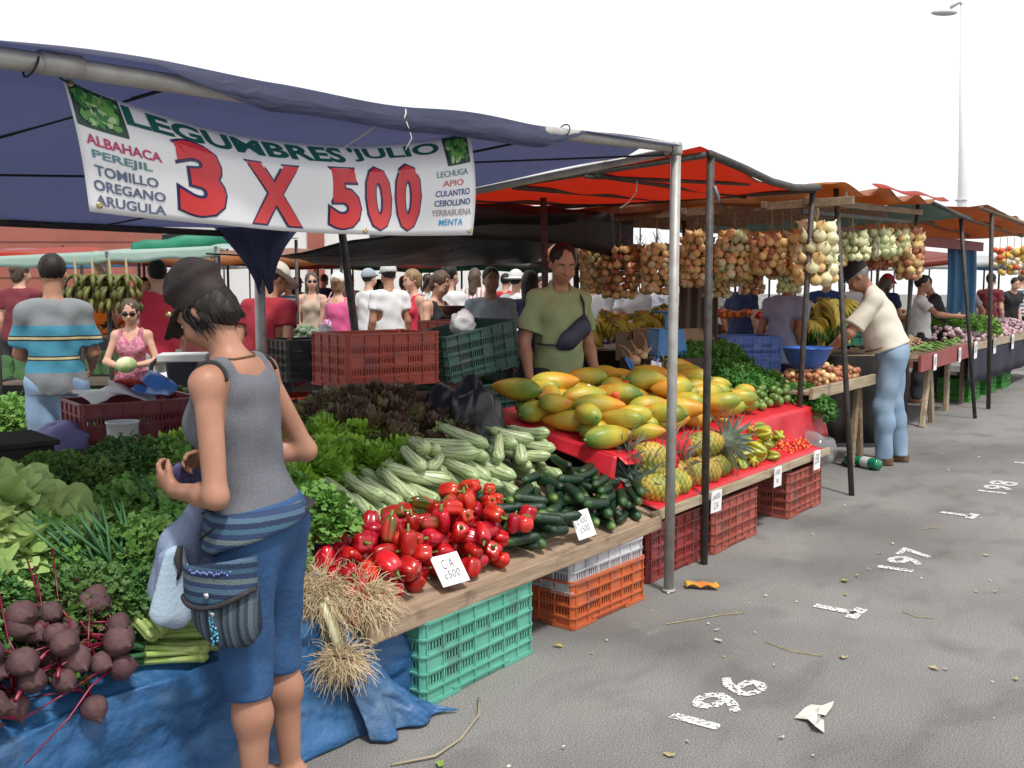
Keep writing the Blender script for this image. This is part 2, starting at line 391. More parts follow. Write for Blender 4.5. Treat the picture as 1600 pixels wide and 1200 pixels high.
def person(label, loc, face, h=1.7, w=1.0, res=.014, skin=None, lean=0, side=0, head=(0, 0), armL=None, armR=None, handL=None, handR=None,
           legs=None, top=None, topkind='tee', hem=.88, sleeve=.55, bottom=None, bottomkind='long', hair='short', hairmat=None, hat=None,
           shoes=None, group=None, female=False, belly=0., glasses=False, fold=.0035, neckw=1.0, loose=1.0, hk=1.0):
    """local frame: faces +Y, +X is the person's right, built for 1.70 m and scaled. face = heading of the gaze in world radians"""
    s = h / 1.7; skin = skin or skin_light
    hl, hp_ = R(lean), R(side)
    piv = np.array([0, 0, .95]); Ru = roty(hp_) @ rotx(-hl)
    U = lambda p: piv + Ru @ (np.array(p, float) - piv)
    sw = .168 * (.92 if female else 1.0) * (.5 + .5 * w); hw = .092 * w
    sh = {1: U((sw, -.01, 1.392)), -1: U((-sw, -.01, 1.392))}
    legs = legs or {}
    LG = {}
    for q, nm in ((1, 'R'), (-1, 'L')):
        LG[q] = legs.get(nm) or [(q * .095 * w, 0, .90), (q * .10, .02, .485), (q * .105, -.02, .085)]
    arms = {1: armR, -1: armL}
    AR = {}
    for q in (1, -1):
        e, wr = arms[q] if arms[q] else ((q * (sw + .035), -.03, 1.12), (q * (sw + .045), .06, .885))
        AR[q] = (sh[q], np.array(e, float), np.array(wr, float))
    nb = U((0, -.012, 1.42)); ht = U((0, .01, 1.54))
    Rh = Ru @ rotz(R(-head[1])) @ rotx(-R(head[0]))
    HP = lambda p: ht + Rh @ (np.array(p, float) * hk)
    RK = lambda P: [('c', p[1], p[2], p[3]*hk, p[4]*hk, p[5]*hk, p[6], p[7], p[8]) if p[0] == 'c' else ('e', p[1], p[2]*hk, p[3], p[4]*hk, p[5]) for p in P]            # head-local: origin at the skull base
    tor = []
    fr = Ru @ np.array([0, 1, 0])
    fw_ = .9 if female else 1.0
    tor.append(ell(U((0, -.005, .95)), (.165 * w * (1.04 if female else 1), .115 * (.6 + .4 * w), .13), Ru.T, .05))
    tor.append(ell(U((0, .01 + belly * .4, 1.10)), (.138 * w * fw_ + belly * .3, .098 * (.6 + .4 * w) + belly, .14), Ru.T, .06))
    tor.append(ell(U((0, .0, 1.27)), (.155 * fw_ * (.4 + .6 * w), .108 * (.5 + .5 * w) + belly * .3, .16), Ru.T, .06))
    for q in (1, -1): tor.append(cap(U((q * .04, -.012, 1.405)), sh[q], .062, .052, .05))
    if female:
        for q in (1, -1): tor.append(ell(U((q * .07, .085, 1.265)), (.062, .055, .062), Ru.T, .04))
    else:
        for q in (1, -1): tor.append(ell(U((q * .075, .06, 1.31)), (.075, .05, .06), Ru.T, .05))
    nk = [cap(nb, HP((0, -.005, .03)), .056 * neckw, .052 * neckw, .035)]
    hd = [ell(HP((0, -.005, .115)), (.076, .096, .098), Rh.T, .02), ell(HP((0, .028, .06)), (.062, .07, .075), Rh.T, .03),
          ell(HP((0, .055, .008)), (.036, .032, .028), Rh.T, .035)]
    hd += [cap(HP((0, .09, .085)), HP((0, .113, .052)), .009, .014, .012), ell(HP((0, .091, .022)), (.024, .012, .013), Rh.T, .012)]
    for q in (1, -1):
        hd += [ell(HP((q * .033, .100, .088)), (.017, .014, .012), Rh.T, .012, True), ell(HP((q * .079, -.005, .075)), (.009, .02, .031), Rh.T, .008),
               cap(HP((q * .015, .093, .108)), HP((q * .05, .078, .108)), .009, .008, .012), ell(HP((q * .04, .07, .045)), (.026, .022, .024), Rh.T, .03)]
    hd = RK(hd)
    al = []; ahand = []
    for q in (1, -1):
        a, e, wr = AR[q]; th = .85 if female else 1.0
        al.append(cap(a, e, .05 * th, .04 * th, .03)); mid = e + (wr - e) * .3
        al += [cap(e, mid, .04 * th, .041 * th, .025), cap(mid, wr, .041 * th, .027 * th, .025)]
        hh = handR if q == 1 else handL
        d = wr - e; d = d / np.linalg.norm(d)
        if hh is None: hh = {}
        dd = np.array(hh.get('d', d), float); nn = np.array(hh.get('n', (-q, .15, 0)), float)
        tdir = np.array(hh.get('t', (0, 1, .3)), float)
        nn2 = nn - dd * (nn @ dd) / (dd @ dd); sd_ = 1 if np.cross(dd, nn2) @ tdir > 0 else -1
        ahand += hand_prims(wr, dd, nn, sd_, hh.get('s', 1.0), hh.get('curl', .45), thumb=hh.get('thumb', .5))
    lg = []; foot = []
    for q in (1, -1):
        hp, kn, an = [np.array(p, float) for p in LG[q]]
        lw = (.5 + .5 * w)
        lg += [cap(hp, kn, .088 * lw, .055, .05), cap(kn, kn + (an - kn) * .33 + np.array([0, -.012, 0]), .054, .056, .04), cap(kn + (an - kn) * .33 + np.array([0, -.012, 0]), an, .054, .034, .04)]
        foot += [ell(an + np.array([0, -.03, -.04]), (.034, .04, .04), None, .03), cap(an + np.array([0, -.01, -.035]), an + np.array([q * .02, .14, -.055]), .038, .026, .03, (0, 0, 1), .8)]
    body = tor + nk + hd + al + ahand + lg + foot
    SC = lambda P: [('c', p[1]*s, p[2]*s, p[3]*s, p[4]*s, p[5]*s, p[6], p[7], p[8]) if p[0] == 'c' else ('e', p[1]*s, p[2]*s, p[3], p[4]*s, p[5]) for p in P]
    INF = lambda P, t: [('c', p[1], p[2], p[3]+t, p[4]+t, p[5], p[6], p[7], p[8]) if p[0] == 'c' else ('e', p[1], p[2]+t, p[3], p[4], p[5]) for p in P]
    root = thing('person', label, 'person', loc, face - math.pi / 2, group)
    # --- body: one continuous skin, with eyes and lips set into the face
    def ext(mb):
        for q in (1, -1):
            c = HP((q * .033, .084, .086)) * s
            M = Matrix((Rh @ rotz(-q * .15)).tolist())
            mb.ell(c, (.0125 * s * hk, .010 * s * hk, .0065 * s * hk), M, 8, 6, 1)
            mb.ell(HP((q * .032, .0915, .0855)) * s, (.0052 * s, .004 * s, .0055 * s), M, 8, 5, 2)
            if glasses: mb.ell(HP((q * .034, .100, .086)) * s, (.03 * s, .006 * s, .022 * s), M, 10, 6, 5)
            b0, b1 = HP((q * .014, .101, .110)) * s, HP((q * .052, .083, .111)) * s
            mb.tube([b0, (b0 + b1) / 2 + np.array(Rh @ [0, .004, .004]) * s, b1], [.003 * s, .004 * s, .002 * s], 5, 4)
        mb.tube([HP((-.024, .094, .022)) * s, HP((-.008, .103, .026)) * s, HP((.008, .103, .026)) * s, HP((.024, .094, .022)) * s], [.002 * s, .0046 * s, .0046 * s, .002 * s], 6, 3)
        if glasses: mb.tube([HP((-.08, .0, .09)) * s, HP((-.062, .085, .09)) * s, HP((0, .104, .09)) * s, HP((.062, .085, .09)) * s, HP((.08, 0, .09)) * s], .003 * s, 5, 5)
    hm = hairmat or hair_black
    bo = sdf_obj('body', SC(body), res, [skin, eye_white, eye_dark, lip_mat, hm, dark_glass], root, extra=ext if res < .02 or glasses else None)
    rnd_ = random.Random(zlib.crc32(label.encode())); ph = rnd_.random() * 6
    def folds(X, Y, Z, f, amp=1.0):
        return f + amp * fold * (np.sin(Z * 38 + X * 17 + ph + 2 * np.sin(Y * 14 + X * 9)) + .8 * np.sin(X * 46 - Z * 21 + ph * 2 + Y * 15))
    # --- upper garment
    up = Ru @ np.array([0, 0, 1])
    if top is not None:
        t = .012 * loose
        P = INF(tor, t)
        if topkind == 'tank':
            P = INF(tor[:3] + tor[5:], .008) + [cap(U((-.062, -.045, 1.345)), U((.062, -.045, 1.345)), .062, .062, .03), cap(U((-.05, .03, 1.29)), U((.05, .03, 1.29)), .075, .075, .03)]
            for q in (1, -1):
                P += [cap(U((q * .092, -.055, 1.35)), U((q * .098, -.028, 1.425)), .040, .036, .02, U((1, 0, 0.95)) - U((0, 0, .95)), .75), cap(U((q * .098, -.028, 1.425)), U((q * .092, .03, 1.415)), .036, .034, .02, U((1, 0, .95)) - U((0, 0, .95)), .75),
                      cap(U((q * .092, .03, 1.415)), U((q * .082, .06, 1.31)), .034, .05, .02, U((1, 0, .95)) - U((0, 0, .95)), .75)]
        else:
            # drape down to the hem
            P.append(cap(U((0, 0, 1.2)), U((0, .0 + belly * .4, hem - .05)), .135 * w + t * .6, .172 * w + t * 1.5, .06, fr, .76 + belly))
            for q in (1, -1):
                a, e, wr = AR[q]
                if sleeve <= 1: b = a + (e - a) * sleeve; P.append(cap(a + np.array([0, 0, -.012]), b, .050 + .016 * (loose - .6), .054 + .030 * (loose - .5), .03))
                else:
                    P.append(cap(a, e, .062, .054, .03)); P.append(cap(e, e + (wr - e) * (sleeve - 1), .054, .045, .03))
        if topkind in ('polo', 'shirt'): P.append(cap(U((0, -.015, 1.43)), U((0, -.004, 1.472)), .072, .072, .012))
        negs = []
        if topkind == 'tank': negs = [ell(U((0, .07, 1.46)), (.062, .1, .12), Ru.T, .01, True), ell(U((0, -.07, 1.49)), (.07, .09, .105), Ru.T, .008, True)] + [ell(U((q * .185, -.01, 1.40)), (.058, .13, .12), Ru.T, .012, True) for q in (1, -1)]
        else: negs = [cap(U((0, .0, 1.45)), U((0, .03, 1.56)), .060, .075, .008, None, 1, True)]
        hz = U((0, 0, hem))
        cuts = []
        if topkind != 'tank':
            for q in (1, -1):
                a, e, wr = AR[q]
                if sleeve <= 1: d = (e - a) / np.linalg.norm(e - a); cuts.append((a + (e - a) * (sleeve + .02), d, e))
                else: d = (wr - e) / np.linalg.norm(wr - e); cuts.append((e + (wr - e) * (sleeve - 1 + .02), d, wr))
        def post(X, Y, Z, f):
            f = folds(X / s, Y / s, Z / s, f)
            f = np.maximum(f, -((X - hz[0]*s) * up[0] + (Y - hz[1]*s) * up[1] + (Z - hz[2]*s) * up[2]))
            for c, d, tip in cuts:   # clean sleeve ends
                pl = (X - c[0]*s) * d[0] + (Y - c[1]*s) * d[1] + (Z - c[2]*s) * d[2]
                nearl = np.sqrt((X - c[0]*s - d[0]*.03*s) ** 2 + (Y - c[1]*s - d[1]*.03*s) ** 2 + (Z - c[2]*s - d[2]*.03*s) ** 2) - .105 * s
                f = np.where(nearl < 0, np.maximum(f, pl), f)
            return f
        sdf_obj('shirt' if not topkind == 'tank' else 'tank_top', SC(P + negs), res, top, root, post)
    # --- lower garment
    if bottom is not None:
        t = (.014 if bottomkind != 'shorts' else .02) * (.4 + .6 * loose)
        P = INF([tor[0]], t)
        endf = {'long': .97, 'capri': .30, 'shorts': .0, 'skirt': -.1}[bottomkind]
        cz = []
        for q in (1, -1):
            hp, kn, an = [np.array(p, float) for p in LG[q]]
            lw = (.5 + .5 * w)
            if bottomkind == 'long':
                P += [cap(hp, kn, .09 * lw + t, .074 + t * .3, .05), cap(kn, kn + (an - kn) * .35 + np.array([0, -.012, 0]), .074 + t * .3, .072 + t * .3, .04), cap(kn + (an - kn) * .3 + np.array([0, -.01, 0]), an + np.array([0, 0, -.02]), .073 + t * .3, .062 + t * .3, .04)]; cz.append(an[2] - .03)
            elif bottomkind == 'capri':
                e = kn + (an - kn) * .12; P += [cap(hp, kn, .092 * lw + t, .074, .05), cap(kn, e, .074, .078, .03)]; cz.append(e[2] - .02)
            else:
                e = hp + (kn - hp) * .75; P += [cap(hp, e, .088 * lw + t, .082, .05)]; cz.append(e[2])
        zc = min(cz); wt = U((0, 0, 1.02 if top is None or topkind != 'tank' else 1.0))
        def post2(X, Y, Z, f):
            f = folds(X / s, Y / s, Z / s * .7, f, 1.2)
            f = np.maximum(f, zc * s - Z)
            return np.maximum(f, (X - wt[0]*s) * up[0] + (Y - wt[1]*s) * up[1] + (Z - wt[2]*s) * up[2])
        sdf_obj('trousers' if bottomkind == 'long' else 'shorts', SC(P), res, bottom, root, post2)
    if shoes is not None:
        P = INF(foot, .008)
        for q in (1, -1):
            an = np.array(LG[q][2], float); P.append(cap(an + np.array([0, 0, -.03]), an + np.array([0, -.004, .015]), .044, .044, .03))
            P.append(cap(an + np.array([0, -.04, -.075]), an + np.array([q * .02, .15, -.075]), .04, .038, .02, (0, 0, 1), .35))
        sdf_obj('shoes', SC(P), res, shoes, root)
    # --- hair and hats
    hs_ = [ell(HP((0, -.014, .122)), (.084, .098, .098), Rh.T, .02)]
    HN = [ell(HP((0, .105, .055)), (.085, .07, .098), Rh.T, .015, True), ell(HP((0, .03, -.02)), (.075, .09, .085), Rh.T, .01, True)]
    if hair in ('pony', 'bun', 'long'):
        hs_ = [ell(HP((0, -.016, .120)), (.088, .102, .102), Rh.T, .02), ell(HP((0, -.05, .05)), (.075, .06, .08), Rh.T, .03)]
        HN = [ell(HP((0, .11, .04)), (.07, .075, .09), Rh.T, .015, True)]
    if hair == 'pony': hs_ += [cap(HP((0, -.10, .11)), HP((0, -.16, .06)), .03, .035, .02), cap(HP((0, -.16, .06)), HP((0, -.165, -.09)), .035, .012, .02)]
    if hair == 'bun': hs_ += [ell(HP((0, -.11, .12)), (.04, .035, .04), Rh.T, .02)]
    if hair == 'long': hs_ += [cap(HP((0, -.06, .08)), HP((0, -.085, -.14)), .075, .06, .04, None, 1), cap(HP((.065, -.01, .05)), HP((.075, .01, -.12)), .028, .022, .03), cap(HP((-.065, -.01, .05)), HP((-.075, .01, -.12)), .028, .022, .03)]
    if hair != 'none':
        def hpost(X, Y, Z, f): return f + (.003 if hair != 'short' else .0012) * s * (np.sin(X / s * 150 + Z / s * 40) + np.sin(Y / s * 170 - Z / s * 60 + X / s * 60))
        sdf_obj('hair', SC(RK(hs_ + HN)), min(res, .012), hm, root, hpost)
    if hat is not None:
        kind, hmats = hat
        if kind == 'cap':
            P = [ell(HP((0, -.012, .135)), (.092, .108, .095), Rh.T, .02), cap(HP((-.035, .09, .135)), HP((-.035, .16, .115)), .042, .03, .02, Rh @ np.array([0, .25, 1]), .22), cap(HP((.035, .09, .135)), HP((.035, .16, .115)), .042, .03, .02, Rh @ np.array([0, .25, 1]), .22)]
            c0 = HP((0, 0, .11)); nz_ = Rh @ np.array([0, -.08, 1])
            sdf_obj('cap', SC(RK(P)), min(res, .011), hmats, root, lambda X, Y, Z, f: np.maximum(f, -((X - c0[0]*s)*nz_[0] + (Y - c0[1]*s)*nz_[1] + (Z - c0[2]*s)*nz_[2])))
        elif kind == 'brim':
            P = [ell(HP((0, -.01, .145)), (.09, .105, .095), Rh.T, .02), cap(HP((0, -.03, .118)), HP((0, .03, .118)), .165, .165, .02, Rh @ np.array([0, 0, 1]), .07)]
            c0 = HP((0, 0, .105)); nz_ = Rh @ np.array([0, 0, 1])
            sdf_obj('hat', SC(RK(P)), min(res, .011), hmats, root, lambda X, Y, Z, f: np.maximum(f, -((X - c0[0]*s)*nz_[0] + (Y - c0[1]*s)*nz_[1] + (Z - c0[2]*s)*nz_[2])))
    root['_s'] = s; del root['_s']
    FIG.append(root)
    return root, dict(U=U, HP=HP, Rh=Rh, Ru=Ru, AR=AR, LG=LG, s=s, SC=SC, tor=tor, INF=INF, RK=RK)
# ------------------------------------------------------------------ shopper in front of the stall
def weave_mat(name, cols, lo, hi, reps, axis='Z', rough=.85):
    n = len(cols); st = []
    for r_ in range(reps):
        for i, c in enumerate(cols): st.append(((r_ * n + i) / (reps * n), c))
    return ramp_mat(name, st[:30], axis, lo, hi, rough, .012, 160, True, .35, 260)
tank_grey = cloth('heather_grey_knit', (.105, .11, .13), (.15, .155, .175), scale=220, bump=.25, bscale=300)
shorts_blue = cloth('navy_blue_cotton', (.014, .055, .15), (.026, .085, .21), scale=7, bump=.35, bscale=60)
plaid = mat('dark_brown_cap_cloth', (.016, .012, .012), (.040, .029, .028), rough=.9, scale=14, bump=.3, bscale=200)
WX, WY = 1.785, 2.217
woman, J = person('woman in a grey tank top, blue shorts and a dark cap bending over the greens', (WX, WY, 0), R(110), h=1.535, w=.94, hk=.89, res=.0062, skin=skin_warm, lean=9, side=-3, head=(28, -4),
    armL=((-.235, .0, 1.06), (-.125, .215, 1.045)), armR=((.265, -.02, 1.12), (.10, .20, 1.115)),
    handL=dict(d=(.25, .75, .35), n=(.8, -.1, .3), t=(0, .3, 1), curl=.75, s=.95), handR=dict(d=(-.62, .62, .0), n=(-.6, -.5, -.5), t=(0, .2, 1), curl=.7, s=.95),
    legs={'L': [(-.088, 0, .90), (-.10, .0, .485), (-.10, -.02, .085)], 'R': [(.092, 0, .90), (.115, .02, .485), (.135, -.01, .085)]},
    top=tank_grey, topkind='tank', hem=.955, bottom=shorts_blue, bottomkind='capri', hair='none', shoes=None, female=True, fold=.0022, neckw=.92)
from mathutils.bvhtree import BVHTree
def bvh(nm):
    o = [c for c in woman.children if c.name.split('.')[0] == nm][0]; m_ = o.data; return BVHTree.FromPolygons([v.co[:] for v in m_.vertices], [tuple(p.vertices) for p in m_.polygons])
B_body, B_short, B_tank = bvh('body'), bvh('shorts'), bvh('tank_top')
def hug(B, p, off):
    q, n, i, d = B.find_nearest(Vector(p)); return q + n * off
s_, HP, U, SC, Rh = J['s'], J['HP'], J['U'], J['SC'], J['Rh']
for q in (1, -1):      # flip flops under her bare feet
    an = J['LG'][q][2]; b = MB(); b.lathe([(.001, 0), (.05, 0), (.053, .006), (.05, .014), (.001, .014)], 20); b.v[0][:, 1] = b.v[0][:, 1] * 2.4 + .05
    o = b.build('sandal', leather, woman, True); o.location = (an[0] * J['s'] + q * .01, an[1] * J['s'], .001)
# short black hair in choppy locks
_hp = [ell(HP((0, -.016, .085)), (.082, .098, .072), Rh.T, .02), ell(HP((0, -.06, .04)), (.066, .045, .055), Rh.T, .03)]
rr = random.Random(3)
for i in range(34):
    a = R(-128 + 256 * i / 33); x, y = .078 * math.sin(a), -.09 * math.cos(a)
    if y > .035: continue
    l = .055 + .035 * rr.random()
    _hp.append(cap(HP((x, y, .095)), HP((x * 1.02 + rr.uniform(-.012, .012), y * 1.04 + rr.uniform(-.01, .012), .10 - l)), .015, .007, .014))
_hn = [ell(HP((0, .10, .05)), (.075, .08, .085), Rh.T, .012, True)] + [ell(HP((q * .084, .004, .072)), (.022, .024, .036), Rh.T, .006, True) for q in (1, -1)]
sdf_obj('hair', SC(J['RK'](_hp + _hn)), .005, hair_black, woman, lambda X, Y, Z, f: f + .0010 * (np.sin(X * 330 + Y * 90) + np.sin(Y * 310 - X * 70)))
hsx = MB()
for i in range(260):
    a = R(rr.uniform(-125, 125)); x, y = .080 * math.sin(a), -.096 * math.cos(a)
    if y > .03: continue
    z0 = rr.uniform(.07, .12); l = rr.uniform(.05, .10); jx, jy = rr.uniform(-.012, .012), rr.uniform(-.010, .012)
    hsx.tube([HP((x, y, z0)) * s_, HP((x * 1.06 + jx * .4, y * 1.06 + jy * .4, z0 - l * .5)) * s_, HP((x * 1.04 + jx, y * 1.05 + jy, z0 - l)) * s_], [.0024, .0022, .0006], 4, caps=False)
hsx.build('hair_strands', hair_black, woman, True)
# floppy military style cap: band, crown, peak
_c = [ell(HP((0, -.020, .192)), (.103, .117, .042), Rh.T, .025), cap(HP((0, -.014, .125)), HP((0, -.018, .180)), .096, .098, .02, Rh @ np.array([1, 0, 0]), .90)]
_pk = [cap(HP((-.040, .070, .125)), HP((-.034, .138, .098)), .052, .036, .02, Rh @ np.array([0, .38, 1]), .15), cap(HP((.040, .070, .125)), HP((.034, .138, .098)), .052, .036, .02, Rh @ np.array([0, .38, 1]), .15)]
c0 = HP((0, 0, .098)); n0 = Rh @ np.array([0, -.10, 1])
cp = sdf_obj('cap', SC(J['RK'](_c)), .005, plaid, woman, lambda X, Y, Z, f: np.maximum(f + .0022 * np.sin(X * 60 + Y * 40 + Z * 75), -((X - c0[0]*s_)*n0[0] + (Y - c0[1]*s_)*n0[1] + (Z - c0[2]*s_)*n0[2])))
sdf_obj('peak', SC(J['RK'](_pk)), .0045, plaid, cp)
btn = MB(); btn.ell(HP((-.098, .068, .13)) * s_, (.008, .009, .009)); btn.build('cap_button', mat('brass', (.5, .42, .2), rough=.3, metal=.8), cp, True)
# cord necklace and dark bra straps
nk = MB(); pts = []
for i in range(25):
    a = 2 * math.pi * i / 24
    pts.append(U((.078 * math.sin(a), .005 - .082 * math.cos(a), 1.452 - .035 * (1 - math.cos(a)) * .5 - .03 * (1 - math.cos(a)) ** 2 * .5)) * s_)
nk.tube([hug(B_body, p, .002) for p in pts], .0032, 6); nk.build('necklace_cord', leather, woman, True)
for q in (1, -1):
    st = MB(); pts = [U((q * (.140 - .012 * math.sin(t * 3.14)), -.105 + .15 * t, 1.365 + .082 * math.sin(math.pi * (t * .9 + .1)))) * s_ for t in [i / 14 for i in range(15)]]
    st.tube([hug(B_body, p, .003) for p in pts], .0075, 6, flat=.5); st.build('bra_strap', black_cloth, woman, True)
# woven waist pouch on her left hip (its own thing)
weave = ramp_mat('woven_blue_stripe', [(i / 30, c) for i, c in enumerate(([(.015, .03, .07), (.07, .13, .2), (.025, .05, .12), (.12, .16, .17), (.02, .04, .10), (.04, .10, .16)] * 5)[:30])], 'Z', -.2, .2, .9, .014, 150, True, .5, 240)
weave_v = ramp_mat('woven_grey_stripe', [(i / 30, c) for i, c in enumerate(([(.03, .05, .075), (.10, .13, .15), (.05, .08, .11), (.015, .025, .04), (.07, .10, .13)] * 6)[:30])], 'X', -.13, .13, .9, .014, 150, True, .5, 240)
sequin = mat('turquoise_beads', (.03, .3, .5), (.25, .6, .75), rough=.3, scale=90, metal=.3)
seqp = mat('violet_beads', (.12, .1, .35), (.2, .3, .6), rough=.3, scale=90, metal=.3)
black_web = mat('black_webbing', (.02, .02, .022), (.035, .03, .03), rough=.75, scale=60, bump=.3)
pr = math.atan2(-.30, -.95)     # outward heading of the pouch
po = thing('waist_pouch', 'woven blue striped waist pouch on the hip of the woman in the tank top', 'bag', (WX - .178, WY - .078, .745), pr + math.pi / 2)
# local: X along the hip, -Y outward, Z up
def pouch_pt(u, v, out):
    x = (u - .5) * .215; z = -.175 + v * .19
    wd = 1 - .45 * max(0, (.35 - v) / .35) ** 2.2
    e = (abs(u - .5) * 2) ** 3
    return (x * wd + .018 * (1 - v), -.018 - out * (1 - e) * (.35 + .65 * math.sin(math.pi * min(1, .12 + v * .85))), z + .022 * (u - .5) * 2 * v)
MB().grid(lambda u, v: pouch_pt(u, v, .050), 20, 16).build('pouch_body', weave_v, po, True, thick=.006)
MB().grid(lambda u, v: ((u - .5) * .225 + .0, -.026 - .05 * (1 - (abs(u - .5) * 2) ** 3), -.035 + v * .085 - .028 * math.sin(math.pi * u) * (1 - v) + .022 * (u - .5) * 2), 20, 8).build('flap', weave, po, True, thick=.007)
MB().tube([((u - .5) * .225, -.032 - .05 * (1 - (abs(u - .5) * 2) ** 3), -.036 - .028 * math.sin(math.pi * u) + .022 * (u - .5) * 2) for u in [i / 20 for i in range(21)]], .0075, 6).build('flap_edging', black_web, po, True)
for dx, dz, yy in ((.0, -.03, -.088), (.006, -.082, -.074)):
    b = MB(); b.lathe([(.001, .004), (.0075, .003), (.009, 0), (.0085, -.003)], 12); o = b.build('snap', mat('snap_steel', (.75, .74, .72), rough=.25, metal=.9), po, True); o.location = (dx, yy, dz); o.rotation_euler = (R(90), 0, 0)
b = MB()
for i in range(26): b.ell((.006 + random.uniform(-.010, .010), -.0745 + .012 * (i / 26), -.07 - .1 * i / 26), (.004, .003, .004), None, 6, 4)
b.build('bead_trim', sequin, po, True)
b = MB()
for i in range(30): b.ell((-.095 + .19 * i / 29, -.034 - .05 * (1 - (abs(i / 29 - .5) * 2) ** 3), .028 + random.uniform(-.006, .006)), (.004, .003, .004), None, 6, 4)
b.build('bead_trim', seqp, po, True)
# wide woven belt panel above the flap with zip
inv = po.matrix_basis.inverted(); winv = woman.matrix_basis.inverted()
def belt_pt(u, v):
    a = R(150 + 150 * u)      # from the pouch round the back
    top = .895 + .012 * u; bot = .785 + .085 * max(0, (u - .28) / .72) ** .7
    z = bot + (top - bot) * v; g = 1 + .10 * (1 - v) * (1 - u)
    q = hug(B_short if z < .90 else B_tank, winv @ Vector((WX - .012 + .196 * g * math.cos(a), WY + .012 + .166 * g * math.sin(a), z)), .008 + .010 * (1 - v))
    q = woman.matrix_basis @ q; q.z = z; return inv @ q
MB().grid(belt_pt, 28, 6).build('belt_panel', weave, po, True, thick=.005)
MB().tube([Vector(belt_pt(.04 + .26 * t, .30 + .38 * t)) + Vector((0, -.006, 0)) for t in [i / 10 for i in range(11)]], .0055, 6, flat=.5).build('zip', black_web, po, True)
# strap round the waist
b = MB(); pts = []
for i in range(30):
    a = R(295 + 215 * i / 29)
    q = woman.matrix_basis @ hug(B_short, winv @ Vector((WX - .012 + .198 * math.cos(a), WY + .012 + .168 * math.sin(a), .885)), .008); q.z = .885; pts.append(inv @ q)
b.tube(pts, .014, 6, flat=.3); b.build('strap', black_web, po, True)
# pale blue jacket knotted round her waist, hanging in front
jk_m = cloth('faded_blue_denim', (.20, .25, .38), (.26, .32, .46), scale=6, bump=.3, bscale=70)
jk_l = cloth('pale_blue_lining', (.36, .47, .58), (.42, .53, .64), scale=6, bump=.3, bscale=70)
jk = thing('jacket', 'pale blue jacket hanging from the waist of the woman in the tank top', 'jacket', (WX - .115, WY + .19, .685), 0)
jk.scale = (.86, .86, .82)
J1 = [cap((0.03, -.06, .24), (.01, .0, .10), .045, .075, .05, (0, 1, 0), .6), cap((.01, .0, .10), (-.01, .045, -.07), .085, .095, .05, (.3, 1, 0), .5), cap((-.06, -.03, .08), (-.05, .0, -.08), .05, .06, .03, (.3, 1, 0), .5)]
sdf_obj('body_panel', J1, .007, jk_m, jk, lambda X, Y, Z, f: f + .006 * np.sin(X * 70 + Y * 55 + 2 * np.sin(Z * 9)))
J2 = [cap((-.085, -.06, .10), (-.085, -.045, -.09), .035, .07, .04, (.4, .9, 0), .45)]
sdf_obj('sleeve', J2, .007, jk_l, jk, lambda X, Y, Z, f: f + .005 * np.sin(X * 80 + Y * 60))
kn = MB(); kn.tube([(-.07, -.075, .13), (-.085, -.082, .09), (-.08, -.085, .05), (-.09, -.083, .02)], [.009, .014, .008, .004], 7); kn.build('cord_knot', black_web, jk, True)
# purple purse in her hands
wp = mat('purple_purse_cloth', (.05, .04, .13), (.12, .11, .25), rough=.8, scale=90, bump=.3)
hx = (J['AR'][-1][2] + J['AR'][1][2]) / 2 * s_
Mw = Matrix.Rotation(R(2), 3, 'Z')
hp2 = Vector((WX, WY, 0)) + Mw @ Vector((hx[0] - .01, hx[1] + .075, hx[2] - .015))
pu = thing('purse', 'small purple cloth purse held open in the hands of the woman in the tank top', 'purse', hp2, R(10))
sdf_obj('purse_body', [cap((-.06, .0, 0), (.06, 0, 0), .042, .042, .02, (0, 1, .3), .35)], .005, wp, pu)
MB().tube([(-.095, -.004, .036), (-.03, -.016, .042), (.03, -.016, .042), (.09, -.004, .036)], .003, 6).build('purse_zip', black_web, pu, True)
